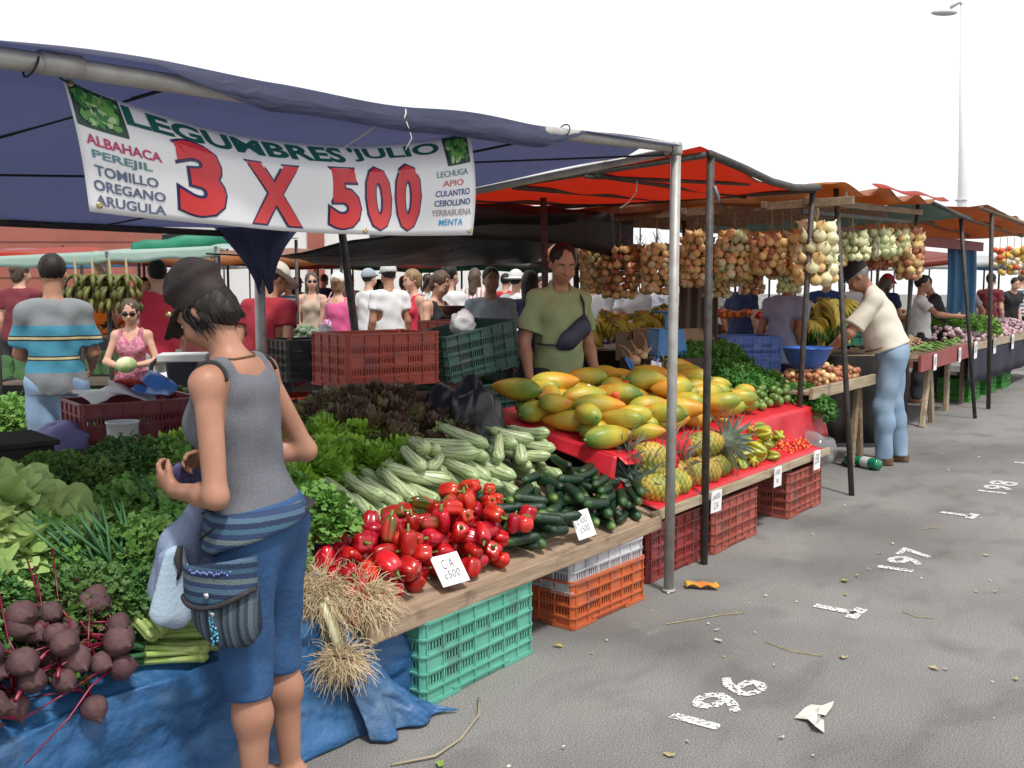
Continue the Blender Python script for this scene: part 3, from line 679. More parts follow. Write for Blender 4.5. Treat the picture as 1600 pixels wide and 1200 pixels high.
# ------------------------------------------------------------------ ground
asph = mat('asphalt', (.15, .147, .143), (.235, .23, .223), rough=.92, scale=.75, spec=.25, ramp=(.36, .60), bump=.07, bscale=320, detail=8)
def _asph():
    N, L, b = nodes_of(asph)
    t = N.new('ShaderNodeTexCoord')
    src = b.inputs['Base Color'].links[0].from_socket
    n = N.new('ShaderNodeTexNoise'); n.inputs['Scale'].default_value = 190; n.inputs['Detail'].default_value = 3; L.new(t.outputs['Object'], n.inputs['Vector'])
    r = N.new('ShaderNodeValToRGB'); r.color_ramp.elements[0].position = .36; r.color_ramp.elements[0].color = (.50, .50, .50, 1); r.color_ramp.elements[1].position = .66; r.color_ramp.elements[1].color = (1.42, 1.41, 1.38, 1); L.new(n.outputs['Fac'], r.inputs['Fac'])
    m = N.new('ShaderNodeMixRGB'); m.blend_type = 'MULTIPLY'; m.inputs['Fac'].default_value = 1; L.new(src, m.inputs['Color1']); L.new(r.outputs['Color'], m.inputs['Color2'])
    # old damp and oily stains, long patches along the parking bays
    mp = N.new('ShaderNodeMapping'); mp.inputs['Scale'].default_value = (.9, 1.7, 1); mp.inputs['Rotation'].default_value = (0, 0, .5); L.new(t.outputs['Object'], mp.inputs['Vector'])
    n2 = N.new('ShaderNodeTexNoise'); n2.inputs['Scale'].default_value = 2.1; n2.inputs['Detail'].default_value = 7; n2.inputs['Distortion'].default_value = .6; L.new(mp.outputs['Vector'], n2.inputs['Vector'])
    r2 = N.new('ShaderNodeValToRGB'); r2.color_ramp.elements[0].position = .52; r2.color_ramp.elements[1].position = .72; r2.color_ramp.elements[1].color = (.42, .42, .42, 1); r2.color_ramp.elements[0].color = (0, 0, 0, 1); L.new(n2.outputs['Fac'], r2.inputs['Fac'])
    m2 = N.new('ShaderNodeMixRGB'); m2.inputs['Color2'].default_value = (.06, .06, .06, 1); L.new(r2.outputs['Color'], m2.inputs['Fac']); L.new(m.outputs['Color'], m2.inputs['Color1'])
    # pale dusty scuffs
    n3 = N.new('ShaderNodeTexNoise'); n3.inputs['Scale'].default_value = 3.1; n3.inputs['Detail'].default_value = 9; n3.inputs['Roughness'].default_value = .7; L.new(t.outputs['Object'], n3.inputs['Vector'])
    r3 = N.new('ShaderNodeValToRGB'); r3.color_ramp.elements[0].position = .60; r3.color_ramp.elements[1].position = .78; r3.color_ramp.elements[1].color = (.5, .5, .5, 1); L.new(n3.outputs['Fac'], r3.inputs['Fac'])
    m3 = N.new('ShaderNodeMixRGB'); m3.inputs['Color2'].default_value = (.30, .29, .27, 1); L.new(r3.outputs['Color'], m3.inputs['Fac']); L.new(m2.outputs['Color'], m3.inputs['Color1'])
    # grit specks
    v = N.new('ShaderNodeTexVoronoi'); v.inputs['Scale'].default_value = 34; L.new(t.outputs['Object'], v.inputs['Vector'])
    r4 = N.new('ShaderNodeValToRGB'); r4.color_ramp.elements[0].position = .06; r4.color_ramp.elements[0].color = (.42, .42, .42, 1); r4.color_ramp.elements[1].position = .12; r4.color_ramp.elements[1].color = (0, 0, 0, 1); L.new(v.outputs['Distance'], r4.inputs['Fac'])
    gt = N.new('ShaderNodeMath'); gt.operation = 'GREATER_THAN'; gt.inputs[1].default_value = .72; sx = N.new('ShaderNodeSeparateXYZ'); L.new(v.outputs['Color'], sx.inputs[0]); L.new(sx.outputs[0], gt.inputs[0])
    mm = N.new('ShaderNodeMath'); mm.operation = 'MULTIPLY'; L.new(r4.outputs['Color'], mm.inputs[0]); L.new(gt.outputs[0], mm.inputs[1])
    m4 = N.new('ShaderNodeMixRGB'); m4.inputs['Color2'].default_value = (.42, .40, .36, 1); L.new(mm.outputs[0], m4.inputs['Fac']); L.new(m3.outputs['Color'], m4.inputs['Color1'])
    L.new(m4.outputs['Color'], b.inputs['Base Color'])
_asph()
g = MB(); g.add([(-60, -80, 0), (240, -80, 0), (240, 260, 0), (-60, 260, 0)], [(0, 1, 2, 3)]); go = g.build('ground', asph); go['kind'] = 'structure'
road_paint = mat('worn_road_paint', (.62, .62, .60), (.70, .70, .68), rough=.9, scale=20)
def _paint():
    N, L, b = nodes_of(road_paint); t = N.new('ShaderNodeTexCoord'); n = N.new('ShaderNodeTexNoise'); n.inputs['Scale'].default_value = 75; n.inputs['Detail'].default_value = 4; L.new(t.outputs['Object'], n.inputs['Vector'])
    r = N.new('ShaderNodeValToRGB'); r.color_ramp.elements[0].position = .41; r.color_ramp.elements[1].position = .50; L.new(n.outputs['Fac'], r.inputs['Fac'])
    tr = N.new('ShaderNodeBsdfTransparent'); ms = N.new('ShaderNodeMixShader'); L.new(r.outputs['Color'], ms.inputs['Fac']); L.new(tr.outputs[0], ms.inputs[1]); L.new(b.outputs[0], ms.inputs[2]); L.new(ms.outputs[0], N['Material Output'].inputs['Surface'])
_paint()
def marking(txt, x0, x1, y0, y1, label):
    v, f = text_geo(txt, 1, .02, 0, 1.05); q = fit(v, x0, x1, y0, y1)
    q[:, 0] += .006 * np.sin(q[:, 1] * 60); q[:, 2] = .004
    o = MB().add(q, f).build('bay_number', road_paint); tag(o, label, 'road marking', 'painted bay numbers on the asphalt'); o['kind'] = 'structure'
marking('196', 3.02, 3.52, 1.385, 1.57, 'white bay number 196 painted on the asphalt')
marking('197', 5.38, 5.90, 1.375, 1.56, 'white bay number 197 painted on the asphalt')
marking('198', 7.88, 8.42, 1.38, 1.58, 'white bay number 198 painted on the asphalt')
for x, y in ((4.54, 1.40), (6.98, 1.42), (9.4, 1.4)):
    o = MB().box((x, y + .10, .0042), (.055, .19, .0012)).box((x, y, .0042), (.17, .055, .0012)).build('bay_mark', road_paint); o['kind'] = 'structure'
    tag(o, 'faded white T shaped bay mark painted on the asphalt', 'road marking', 'faded bay marks on the asphalt')

# ------------------------------------------------------------------ tents
steel = mat('galvanised_pipe', (.40, .395, .375), (.32, .30, .275), rough=.5, metal=.25, scale=14, bump=.1, dirt=((.18, .14, .10), 9, .62))
iron = mat('dark_iron_pipe', (.035, .034, .034), (.07, .062, .055), rough=.6, metal=.2, scale=20, bump=.15, dirt=((.10, .06, .04), 12, .6))
rope_m = mat('white_twine', (.6, .58, .52), rough=.9); rope_k = mat('black_rope', (.02, .02, .02), rough=.9)
def tarp_mat(name, c, tcol, tr, c2=None, rough=.45, sc=2.2, dirt=None, st=None, bs=13, bu=.5):
    m = mat(name, c, c2, rough=rough, scale=sc, stretch=st, bump=bu, bscale=bs, trans=tr, tcol=tcol, dirt=dirt)
    return m
blue_tarp = tarp_mat('blue_shade_tarp', (.075, .079, .135), (.30, .32, .47), .55, (.10, .11, .20), sc=5, st=(1.2, 26, 4), bs=6, bu=.8)
blue_tarp_b = tarp_mat('blue_plastic_tarp', (.022, .095, .24), (.03, .12, .33), .1, (.035, .135, .31), rough=.42, dirt=((.10, .17, .27), 3.5, .55), bs=24, bu=1.0)
red_tarp = tarp_mat('red_shade_tarp', (.50, .045, .022), (.70, .14, .075), .55, (.60, .075, .03), dirt=((.30, .05, .03), 2.2, .52))
orange_tarp = tarp_mat('orange_shade_tarp', (.42, .15, .035), (.62, .26, .06), .4, (.26, .09, .03), dirt=((.20, .09, .05), 2.0, .5))
black_tarp = tarp_mat('black_shade_tarp', (.016, .017, .016), (.03, .032, .03), .15, (.026, .027, .026))
green_tarp = tarp_mat('pale_green_tarp', (.36, .50, .45), (.5, .68, .6), .4, (.48, .6, .56))
dgreen_tarp = tarp_mat('green_tarp', (.03, .25, .16), (.06, .45, .28), .4, (.05, .32, .2))
white_tarp = tarp_mat('white_tarp', (.62, .63, .62), (.8, .8, .8), .4)
def sheet(name, m, c, nu=30, nv=20, sag=.05, wr=.02, parent=None, seed=0, thick=.003, fn=None, freq=1.6):
    A_, B_, C_, D_ = [Vector(p) for p in c]      # A-B near edge, D-C far edge
    def P(u, v):
        p = A_.lerp(B_, u).lerp(D_.lerp(C_, u), v)
        p.z += -sag * 4 * u * (1 - u) * (.3 + .7 * 4 * v * (1 - v)) + wr * noise.noise((p.x * freq + seed, p.y * freq, seed * 3.1)) * 2
        if fn: p = fn(u, v, p)
        return p
    return MB().grid(P, nu, nv).build(name, m, parent, True, thick=thick)
def pipe(name, pts, r, m, parent=None, n=10, k=1):
    return MB().tube(pts, r, n).build(name, m, parent, True)
# blue tent over the vegetable stall
t1 = thing('market_tent', 'blue tarp tent on steel pipe poles over the vegetable stall', 'tent')
def flap(u, v, p):
    if v == 0:
        x = p.x; p.y -= .04; p.z -= .070 * min(1, 2.2 * max(0, math.sin((x - 1.55) / 1.9 * math.pi))) if 1.55 < x < 3.45 else -.012
    elif v < .04:
        dr = min(1, 2.2 * max(0, math.sin((p.x - 1.55) / 1.9 * math.pi))) if 1.55 < p.x < 3.45 else 0
        p.y -= .055 + .050 * dr; p.z += .040 - .020 * dr + .008 * math.sin(p.x * 5)
    elif v < .08: p.z += .035
    return p
sheet('canopy', blue_tarp, [(.2, 2.24, 1.975), (4.30, 2.25, 2.165), (4.16, 5.12, 1.86), (.2, 5.0, 1.84)], 60, 34, .012, .010, t1, 2, fn=flap)
front = [(.2, 2.25, 1.965), (1.1, 2.25, 2.005), (2.35, 2.25, 2.045), (3.36, 2.25, 2.11), (4.33, 2.255, 2.165)]
pipe('front_rail', front, .024, steel, t1)
pipe('rail_sleeve', [(1.22, 2.25, 2.012), (1.32, 2.25, 2.016)], .028, steel, t1)
pipe('side_rail', [(4.32, 2.26, 2.15), (4.17, 5.12, 1.835)], .02, steel, t1)
pipe('back_rail', [(.2, 5.02, 1.815), (4.17, 5.12, 1.835)], .02, iron, t1)
for x in (1.62, 3.1): pipe('roof_cord', [(x, 2.27, 2.03 + .02 * (x > 2)), (x - .1, 3.7, 1.915), (x - .1, 5.05, 1.825)], .005, rope_k, t1, 6)
pipe('roof_cord', [(4.3, 2.3, 2.13), (2.2, 3.6, 1.93), (.2, 4.6, 1.85)], .005, rope_k, t1, 6)
pl_ = pipe('corner_pole', [(4.325, 2.255, 0), (4.33, 2.255, 2.17)], .0245, steel, t1, 14)
MB().lathe([(.001, 0), (.034, .002), (.034, .012), (.026, .016)], 14, (4.325, 2.255, .001)).build('pole_foot', steel, pl_, True)
MB().lathe([(.028, 0), (.031, .01), (.031, .05), (.026, .06)], 12, (4.33, 2.255, 2.13)).build('pole_coupling', steel, pl_, True)
pipe('back_pole', [(4.16, 5.12, 0), (4.17, 5.12, 1.86)], .034, steel, t1, 14)
pipe('front_pole', [(.3, 2.25, 0), (.3, 2.25, 1.97)], .0245, steel, t1)
b = MB()
def bunch(u, v):
    a = 2 * math.pi * u; r = .05 + .20 * (1 - v) ** 1.6 * (1 + .22 * math.sin(5 * a)) + .012 * math.sin(9 * a)
    return (4.17 + r * math.cos(a) * 1.0 - .05 * (1 - v), 5.06 + r * math.sin(a) * .8, 1.87 - .36 * v - .05 * math.sin(3 * a) * v)
b.grid(bunch, 40, 12); b.build('gathered_corner', blue_tarp, t1, True, thick=.004)
for (x, y, z) in ((4.24, 2.25, 2.14), (3.35, 2.24, 2.12), (2.4, 2.24, 2.05), (1.2, 2.25, 2.0)):
    m_ = MB(); m_.tube([(x + .012 * math.cos(a), y + .027 * math.sin(a), z + .027 * math.cos(a)) for a in [i * .55 for i in range(13)]], .0028, 5)
    if x == 2.4: m_.tube([(x, y - .03, z - .02), (x + .02, y - .035, z - .07), (x - .005, y - .03, z - .11)], .002, 5)
    m_.build('tie_string', rope_m if x == 2.4 else rope_k, t1, True)
# banner -------------------------------------------------------------
ban = thing('banner', 'white printed banner reading 3 X 500 hung under the edge of the blue tent', 'banner', (2.1, 2.34, 1.85))
BX0, BX1, BL = 1.33, 2.885, 1.555
def ban_pt(u, v, out=0.0):
    """u along, v up 0..1; the top edge sags and curls away in the middle"""
    x = BX0 + BL * u
    ztop = 2.012 + .068 * u - .100 * (4 * u * (1 - u)) ** .85
    zbot = 1.690 + .004 * u - .022 * math.sin(math.pi * u)
    full = .325; k = 4 * u * (1 - u)
    z = zbot + (ztop - zbot) * v
    y = 2.345 - .020 * math.sin(math.pi * v) * (1 - .5 * k) + .055 * k * max(0, v - .70) / .30 + .012 * math.sin(u * 17 + v * 2) * (1 - v * .5)
    x += .045 * (1 - u) * (1 - v) * 1.2
    return Vector((x - 2.1, y - 2.34 - out, z - 1.85))
vinyl = mat('white_vinyl', (.85, .85, .86), (.82, .82, .84), rough=.35, scale=3, trans=.1, bump=.1, bscale=3)
MB().grid(ban_pt, 60, 16).build('vinyl_sheet', vinyl, ban, True, thick=.002)
ink_red = ramp_mat('banner_red', [(0, (.62, .05, .045)), (.5, (.55, .02, .03)), (1, (.60, .03, .04))], 'Z', -.17, .1, .4)
ink_navy = mat('banner_navy', (.02, .02, .10), rough=.4); ink_green = mat('banner_green', (.005, .10, .085), rough=.4)
ink_pink = mat('banner_crimson', (.50, .03, .12), rough=.4); ink_grey = mat('banner_slate', (.12, .15, .25), rough=.4); ink_teal = mat('banner_teal', (.10, .25, .28), rough=.4)
ink_cyan = mat('banner_cyan', (.03, .35, .65), rough=.4); ink_pale = mat('banner_beige', (.42, .33, .35), rough=.4); ink_blue = mat('banner_blue', (.05, .08, .28), rough=.4); ink_salmon = mat('banner_salmon', (.62, .12, .14), rough=.4)
def ban_text(txt, u0, u1, v0, v1, m, off=.0, out=.003, shear=0, tilt=0, name='lettering', space=1.0):
    v, f = text_geo(txt, 1, off, shear, space); q = fit(v, u0, u1, v0, v1)
    q, f = dice(q, f, .014); P = []
    for p in q: P.append(ban_pt(p[0], p[1] + tilt * (p[0] - (u0 + u1) / 2), out))
    MB().add(P, f).build(name, m, ban)
for txt, u0, u1, v0, v1 in (('3', .170, .277, .05, .80), ('X', .330, .470, .04, .72), ('5', .530, .622, .04, .74), ('0', .632, .724, .04, .76), ('0', .732, .822, .04, .78)):
    ban_text(txt, u0, u1, v0, v1, ink_navy, .075, .0025); ban_text(txt, u0 + .005, u1 - .005, v0 + .02, v1 - .02, ink_red, .045, .0040, name='numeral')
ban_text('LEGUMBRES', .098, .605, .79, .965, ink_green, .035, .003)
ban_text("'JULIO", .625, .890, .81, .965, ink_green, .03, .003)
for i, (t_, m_) in enumerate((('ALBAHACA', ink_pink), ('PEREJIL', ink_teal), ('TOMILLO', ink_grey), ('OREGANO', ink_grey), ('ARUGULA', ink_grey))):
    v1 = .605 - .118 * i; ban_text(t_, .014 + .006 * (i in (1, 2)), .148 - .02 * (i == 1) - .012 * (i == 2), v1 - .085, v1, m_, .022, .003, tilt=-.12)
for i, (t_, m_, a) in enumerate((('LECHUGA', ink_teal, 0), ('APIO', ink_salmon, .018), ('CULANTRO', ink_blue, -.004), ('CEBOLLINO', ink_blue, -.006), ('YERBABUENA', ink_pale, -.012), ('MENTA', ink_cyan, .014))):
    v1 = .655 - .098 * i; ban_text(t_, .868 + a, .972 - a, v1 - .062, v1, m_, .012, .003)
# leafy photographs in the two upper corners of the print
lf_mats = [mat('print_dark_green', (.01, .045, .03), rough=.4), mat('print_green', (.03, .20, .04), rough=.4), mat('print_light_green', (.14, .36, .07), rough=.4), mat('print_pale_green', (.42, .58, .30), rough=.4)]
def photo(u0, u1, v0, v1, n, seed):
    r_ = random.Random(seed); b = MB(); b.grid(lambda u, v: ban_pt(u0 + (u1 - u0) * u, v0 + (v1 - v0) * v, .003), 8, 6, 0)
    for i in range(n):
        cu, cv = r_.uniform(u0 + .012, u1 - .012), r_.uniform(v0 + .05, v1 - .05); a = r_.random() * 6.28; L_ = r_.uniform(.5, 1.0); k_ = r_.choice((1, 1, 2, 2, 3))
        pts = []
        for j in range(7):
            t = 2 * math.pi * j / 7; x = .013 * L_ * math.cos(t) * (1 + .3 * math.sin(3 * t)); y = .006 * math.sin(t)
            uu = cu + x * math.cos(a) - y * math.sin(a); vv = cv + (x * math.sin(a) + y * math.cos(a)) * 4.4
            pts.append(ban_pt(min(u1, max(u0, uu)), min(v1, max(v0, vv)), .0038 + i * 2e-5))
        b.add(pts, [tuple(range(7))], k_)
    b.build('leaf_print', lf_mats, ban)
photo(.004, .094, .66, .985, 70, 1); photo(.905, .985, .70, .985, 50, 2)
for u, v in ((.01, .97), (.99, .97), (.02, .06), (.985, .04), (.63, .04)):
    o = MB(); o.lathe([(.004, .001), (.009, .001), (.009, -.001), (.004, -.001)], 10); o = o.build('eyelet', mat('brass', (.5, .42, .2)), ban, True); o.location = ban_pt(u, v, .004); o.rotation_euler = (R(90), 0, 0)
for u, tgt in ((.01, (1.25, 2.25, 2.0)), (.99, (2.9, 2.25, 2.09)), (.62, (2.36, 2.24, 2.05))):
    a = ban_pt(u, .97); c = Vector(tgt) - Vector((2.1, 2.34, 1.85)); MB().tube([a, (a + c) / 2 + Vector((0, 0, -.005)), c], .0028, 5).build('tie_string', rope_m if u == .62 else rope_k, ban)
# red tent over the fruit stall ------------------------------------------
t2 = thing('market_tent', 'red tarp tent with black rear awning over the fruit stall', 'tent')
def rf(u, v, p):
    p.z += .035 * math.sin(math.pi * min(1, v * 6)) * (1 - u) * 0 - .05 * math.sin(math.pi * u) ** 2 * (v < .5) * (1 - 2 * v)
    return p
RA, RB, RC, RD = (4.74, 2.33, 2.20), (7.0, 2.52, 2.215), (6.95, 5.7, 2.19), (4.5, 5.6, 1.97)
sheet('canopy', red_tarp, [RA, RB, RC, RD], 40, 40, .03, .03, t2, 5, fn=rf)
pipe('front_rail', [(4.85, 2.33, 2.195), (5.4, 2.37, 2.172), (5.9, 2.42, 2.148), (6.4, 2.47, 2.155), (7.0, 2.52, 2.205)], .023, iron, t2)
pipe('side_rail', [(4.80, 2.33, 2.185), (4.55, 5.6, 1.95)], .018, iron, t2)
pipe('side_rail', [(6.95, 2.52, 2.185), (6.9, 5.6, 2.16)], .02, iron, t2)
for i, y in enumerate((2.95, 3.5, 4.1, 4.8)):
    k_ = (y - 2.33) / 3.3; pipe('roof_bar', [(4.78 - .2 * k_, y, 2.155 - .2 * k_), (6.95, y + .1, 2.165)], .016, iron, t2, 8)
pipe('brace', [(4.7, 3.0, 2.11), (5.75, 2.5, 2.125)], .012, iron, t2, 6)
pipe('front_pole', [(4.885, 2.335, 0), (4.875, 2.335, 2.2)], .021, iron, t2)
pipe('front_pole', [(6.95, 2.62, 0), (6.97, 2.55, 2.215)], .021, iron, t2)
pipe('rear_pole', [(4.45, 4.35, 0), (4.22, 4.42, 1.86)], .024, iron, t2)
pipe('rear_pole', [(5.62, 3.86, 0), (5.50, 3.84, 2.10)], .022, iron, t2)
b = MB()
AW = [(4.42, 5.25, 1.715), (4.75, 4.75, 1.83), (5.18, 4.2, 1.955), (6.3, 4.02, 2.055), (7.6, 5.4, 1.74), (7.0, 5.75, 1.70), (6.0, 5.85, 1.68), (5.2, 5.65, 1.675)]
cen = Vector((5.9, 4.95, 1.80)); nn = 48
def aw(u, v):
    t = u * len(AW); i = int(t) % len(AW); f_ = t - int(t); e = Vector(AW[i]).lerp(Vector(AW[(i + 1) % len(AW)]), f_)
    p = cen.lerp(e, v); p.z += .02 * noise.noise((p.x * 3, p.y * 3, 1)) - .015 * math.sin(math.pi * v); return p
b.grid(aw, 56, 10); b.build('rear_awning', black_tarp, t2, True, thick=.004)
MB().grid(lambda u, v: (4.95 + 2.4 * u, 4.35 + .02 * math.sin(u * 15) - .15 * u, 2.10 - (.22 + .12 * u) * v - .02 * math.sin(u * 9) * v), 24, 4).build('awning_valance', black_tarp, t2, True, thick=.004)
MB().tube([(4.42, 5.25, 1.715), (4.2, 5.3, 1.71), (3.9, 5.3, 1.715)], .006, 6).build('guy_rope', rope_k, t2)
m_ = MB(); m_.tube([(5.1, 2.9, 2.12), (5.12, 2.92, 2.05), (5.05, 2.93, 1.99), (4.98, 2.94, 1.955)], .004, 5); m_.build('tie_string', rope_m, t2)
m_ = MB(); m_.tube([(4.87, 2.33, 2.06), (4.89, 2.31, 2.0), (4.93, 2.3, 1.93), (4.90, 2.3, 1.98), (4.875, 2.31, 2.03)], .008, 6); m_.build('tie_strip', mat('grey_plastic', (.25, .26, .27), rough=.4), t2, True)
# orange tent over the onion stall ---------------------------------------
t3 = thing('market_tent', 'orange and red tarp tent over the onion stall behind the old man', 'tent')
timber = mat('old_timber', (.26, .19, .12), (.17, .12, .075), rough=.85, scale=5, stretch=(1, 8, 8), bump=.3, bscale=24)
sheet('canopy', orange_tarp, [(7.05, 2.42, 2.22), (10.1, 2.5, 2.33), (10.3, 6.0, 2.27), (7.02, 5.8, 2.12)], 40, 30, .02, .025, t3, 9, fn=lambda u, v, p: p + Vector((0, 0, .03 * math.sin(u * 19) * (1 - v))))
MB().grid(lambda u, v: (7.06 + .02 * math.sin(u * 20), 2.6 + 2.6 * u, 2.20 - .055 * u - (.075 + .02 * math.sin(u * 14)) * v), 30, 3).build('side_valance', orange_tarp, t3, True, thick=.003)
MB().box((7.09, 4.0, 2.075), (.05, 3.4, .06), rot=(R(-1.2), 0, 0)).build('side_beam', timber, t3, bev=.004)
for y, z in ((2.62, 2.17), (2.95, 2.155), (3.25, 2.15), (3.6, 2.14), (4.0, 2.13), (4.4, 2.12), (4.9, 2.11)): MB().box((8.55, y, z), (3.0, .045, .05), rot=(0, R(-1.8), 0)).build('roof_beam', timber, t3, bev=.004)
MB().box((8.55, 2.66, 2.085), (3.0, .03, .03), rot=(0, R(-1.4), 0)).build('hanging_rail', iron, t3)
pipe('leaning_pole', [(7.18, 2.275, 0), (7.53, 2.58, 2.27)], .021, iron, t3)
pipe('front_pole', [(10.0, 2.74, 0), (9.95, 2.62, 2.32)], .02, iron, t3)
pipe('rear_pole', [(7.3, 4.7, 0), (7.05, 4.6, 2.1)], .024, iron, t3)
pipe('rear_pole', [(8.6, 4.4, 0), (8.55, 4.35, 2.2)], .02, iron, t3)
MB().grid(lambda u, v: (8.0 + 2.2 * u, 2.40 + .06 * v, 2.27 + .05 * u + .04 * v + .012 * math.sin(u * 13)), 20, 2).build('front_valance', red_tarp, t3, True, thick=.004)
b = MB(); b.tube([(7.5, 2.5, 2.2), (7.46, 2.48, 2.16), (7.42, 2.47, 2.19), (7.47, 2.48, 2.22), (7.44, 2.46, 2.15)], .004, 5); b.build('tie_string', rope_m, t3)
# drooping grey green tent at the end, then the far ones
t4 = thing('market_tent', 'grey green tarp tent drooping towards a thin leaning pole beyond the old man', 'tent')
gg = tarp_mat('grey_green_tarp', (.10, .16, .15), (.2, .3, .27), .35, (.15, .21, .19))
sheet('canopy', gg, [(10.2, 2.55, 2.33), (12.35, 2.65, 2.28), (12.4, 6.0, 2.2), (10.3, 6.0, 2.3)], 24, 20, .03, .03, t4, 11)
pipe('leaning_pole', [(12.35, 2.53, 0), (12.1, 2.72, 2.28)], .022, iron, t4)
pipe('front_rail', [(10.2, 2.56, 2.32), (12.3, 2.66, 2.27)], .02, iron, t4)
t5 = thing('market_tent', 'orange striped tarp tent with red beams at the far right end of the row', 'tent')
sheet('canopy', orange_tarp, [(12.6, 2.55, 2.47), (18.0, 2.7, 2.36), (18.0, 6.5, 2.3), (12.6, 6.5, 2.42)], 30, 20, .04, .04, t5, 13)
for y in (2.62, 3.1, 3.7): pipe('roof_beam', [(12.6, y, 2.43), (18, y, 2.34)], .03, timber, t5, 6)
redbeam = mat('dark_red_paint', (.20, .03, .035), (.28, .05, .05), rough=.6, scale=9)
MB().box((13.8, 3.6, 2.12), (7.4, .06, .14), rot=(0, R(-.6), 0)).build('red_beam', redbeam, t5, bev=.006)
MB().box((12.9, 4.4, 2.05), (5.4, .06, .12), rot=(0, R(-1.5), 0)).build('red_beam', redbeam, t5, bev=.006)
pipe('front_pole', [(13.42, 2.6, 0), (13.2, 2.62, 2.46)], .026, iron, t5)
pipe('front_pole', [(17.4, 2.6, 0), (17.4, 2.62, 2.4)], .03, iron, t5)

# ------------------------------------------------------------------ lattice crates
def crate_mesh(name, L, D, Hh, m, cols=6, dc=4, rows=5, solid_top=True, slots=5):
    """plastic harvest crate: ribbed walls with slots, rounded corners, rim, feet; base centre at the origin"""
    b = MB(); wt = .004; rb = .011
    def wall(ax, sgn, W, nc):
        half = (D if ax == 'x' else L) / 2
        def bx(u, z, du, dz, out, th):
            c = sgn * (half - .012 + out)
            b.box((u, c, z) if ax == 'x' else (c, u, z), (du, th, dz) if ax == 'x' else (th, du, dz))
        rh = Hh / rows; iw = W - .05
        for r_ in range(rows + 1):
            z = min(max(r_ * rh, .004), Hh - .004)
            if r_ == 0:
                for q in (-1, 1): bx(q * (W * .34), z + .006, W * .28, .016, .003, rb * 1.3)
                bx(0, z + .02, W * .5, .008, .003, rb * 1.3)
            else: bx(0, z, iw, .007 if r_ < rows else .010, .004, rb * (1.25 if r_ < rows else 1.9))
        for c_ in range(nc + 1):
            u = -iw / 2 + iw * c_ / nc; bx(u, Hh / 2 + .008, .006, Hh - .02, .0035, rb)
        for r_ in range(rows):
            z = (r_ + .5) * rh
            for c_ in range(nc):
                u = -iw / 2 + iw * (c_ + .5) / nc; cw = iw / nc - .006
                if (solid_top and r_ == rows - 1) or c_ in (0, nc - 1) and r_ % 2 == 0 and nc > 5 or r_ == 0 or (r_ in (2,) and c_ == nc // 2):
                    bx(u, z, cw, rh - .006, 0, wt)
                else:
                    bx(u, z + rh * .36, cw, rh * .26, 0, wt); bx(u, z - rh * .38, cw, rh * .22, 0, wt)
                    for k in range(slots + 1): bx(u - cw / 2 + cw * k / slots, z, cw / slots * .42, rh * .6, 0, wt)
    wall('x', 1, L, cols); wall('x', -1, L, cols); wall('y', 1, D, dc); wall('y', -1, D, dc)
    for sx in (-1, 1):
        for sy in (-1, 1):    # rounded corner posts
            cx, cy, r_ = sx * (L / 2 - .03), sy * (D / 2 - .03), .022
            a0 = math.atan2(sy, sx); prof = [a0 - R(52) + R(104) * i / 6 for i in range(7)]
            for z0, z1, rr_ in [(0.0, Hh, r_)] + [((Hh / rows) * k - .0035 - .004 * (k == rows), (Hh / rows) * k + .0035, r_ + .009) for k in range(1, rows + 1)]:
                vs = [(cx + rr_ * math.cos(a), cy + rr_ * math.sin(a), z) for z in (z0, z1) for a in prof] + [(cx + (rr_ - .01) * math.cos(a), cy + (rr_ - .01) * math.sin(a), z) for z in (z0, z1) for a in prof]
                fs = []
                for i in range(6): fs += [(i, i + 1, 8 + i, 7 + i), (14 + i + 1, 14 + i, 21 + i, 22 + i), (7 + i, 8 + i, 22 + i, 21 + i), (i + 1, i, 14 + i, 15 + i)]
                b.add(vs, fs)
    b.box((0, 0, .03), (L - .03, D - .03, .005))
    for i in range(5): b.box((-L / 2 + L * (i + .5) / 5, 0, .024), (.008, D - .04, .01))
    return b.mesh(name, m)
plast = lambda n, c, c2=None, dirt=None: mat(n, c, c2, rough=.42, scale=6, bump=.08, bscale=30, dirt=dirt or (tuple(x * .6 + .05 for x in c), 8, .56))
P_green = plast('seafoam_plastic', (.10, .36, .27), (.13, .41, .31)); P_orange = plast('orange_plastic', (.46, .10, .035), (.52, .13, .045)); P_white = plast('grey_white_plastic', (.45, .45, .48), (.52, .52, .54))
P_dred = plast('dark_red_plastic', (.22, .03, .03), (.27, .045, .04)); P_brick = plast('brick_red_plastic', (.30, .07, .05), (.36, .10, .075)); P_maroon = plast('maroon_plastic', (.16, .02, .03), (.20, .035, .04))
P_red = plast('red_plastic', (.42, .065, .04), (.48, .09, .055)); P_bred = plast('bright_red_plastic', (.55, .06, .035)); P_dgreen = plast('dark_green_plastic', (.018, .06, .045), (.03, .085, .065)); P_black = plast('black_plastic', (.014, .016, .017), (.03, .032, .032)); P_blue = plast('blue_plastic', (.07, .16, .50), (.12, .22, .58)); P_lgreen = plast('leaf_green_plastic', (.05, .26, .04))
CM = {'big': crate_mesh('crate', .70, .44, .315, P_green, cols=7), 'n': crate_mesh('crate', .62, .42, .30, P_green), 'low': crate_mesh('crate', .60, .40, .215, P_green, rows=4), 'shallow': crate_mesh('crate', .60, .40, .16, P_green, rows=3)}
CK = {}
def crate(label, loc, rz, m, kind='n', tilt=None, group=None):
    k = (kind, m.name)
    if k not in CK: CK[k] = recolor(CM[kind], m)
    o = link('crate', CK[k], None, loc=loc, rz=rz)
    if tilt: o.rotation_euler = (R(tilt[0]), R(tilt[1]), rz)
    return tag(o, label, 'crate', group)
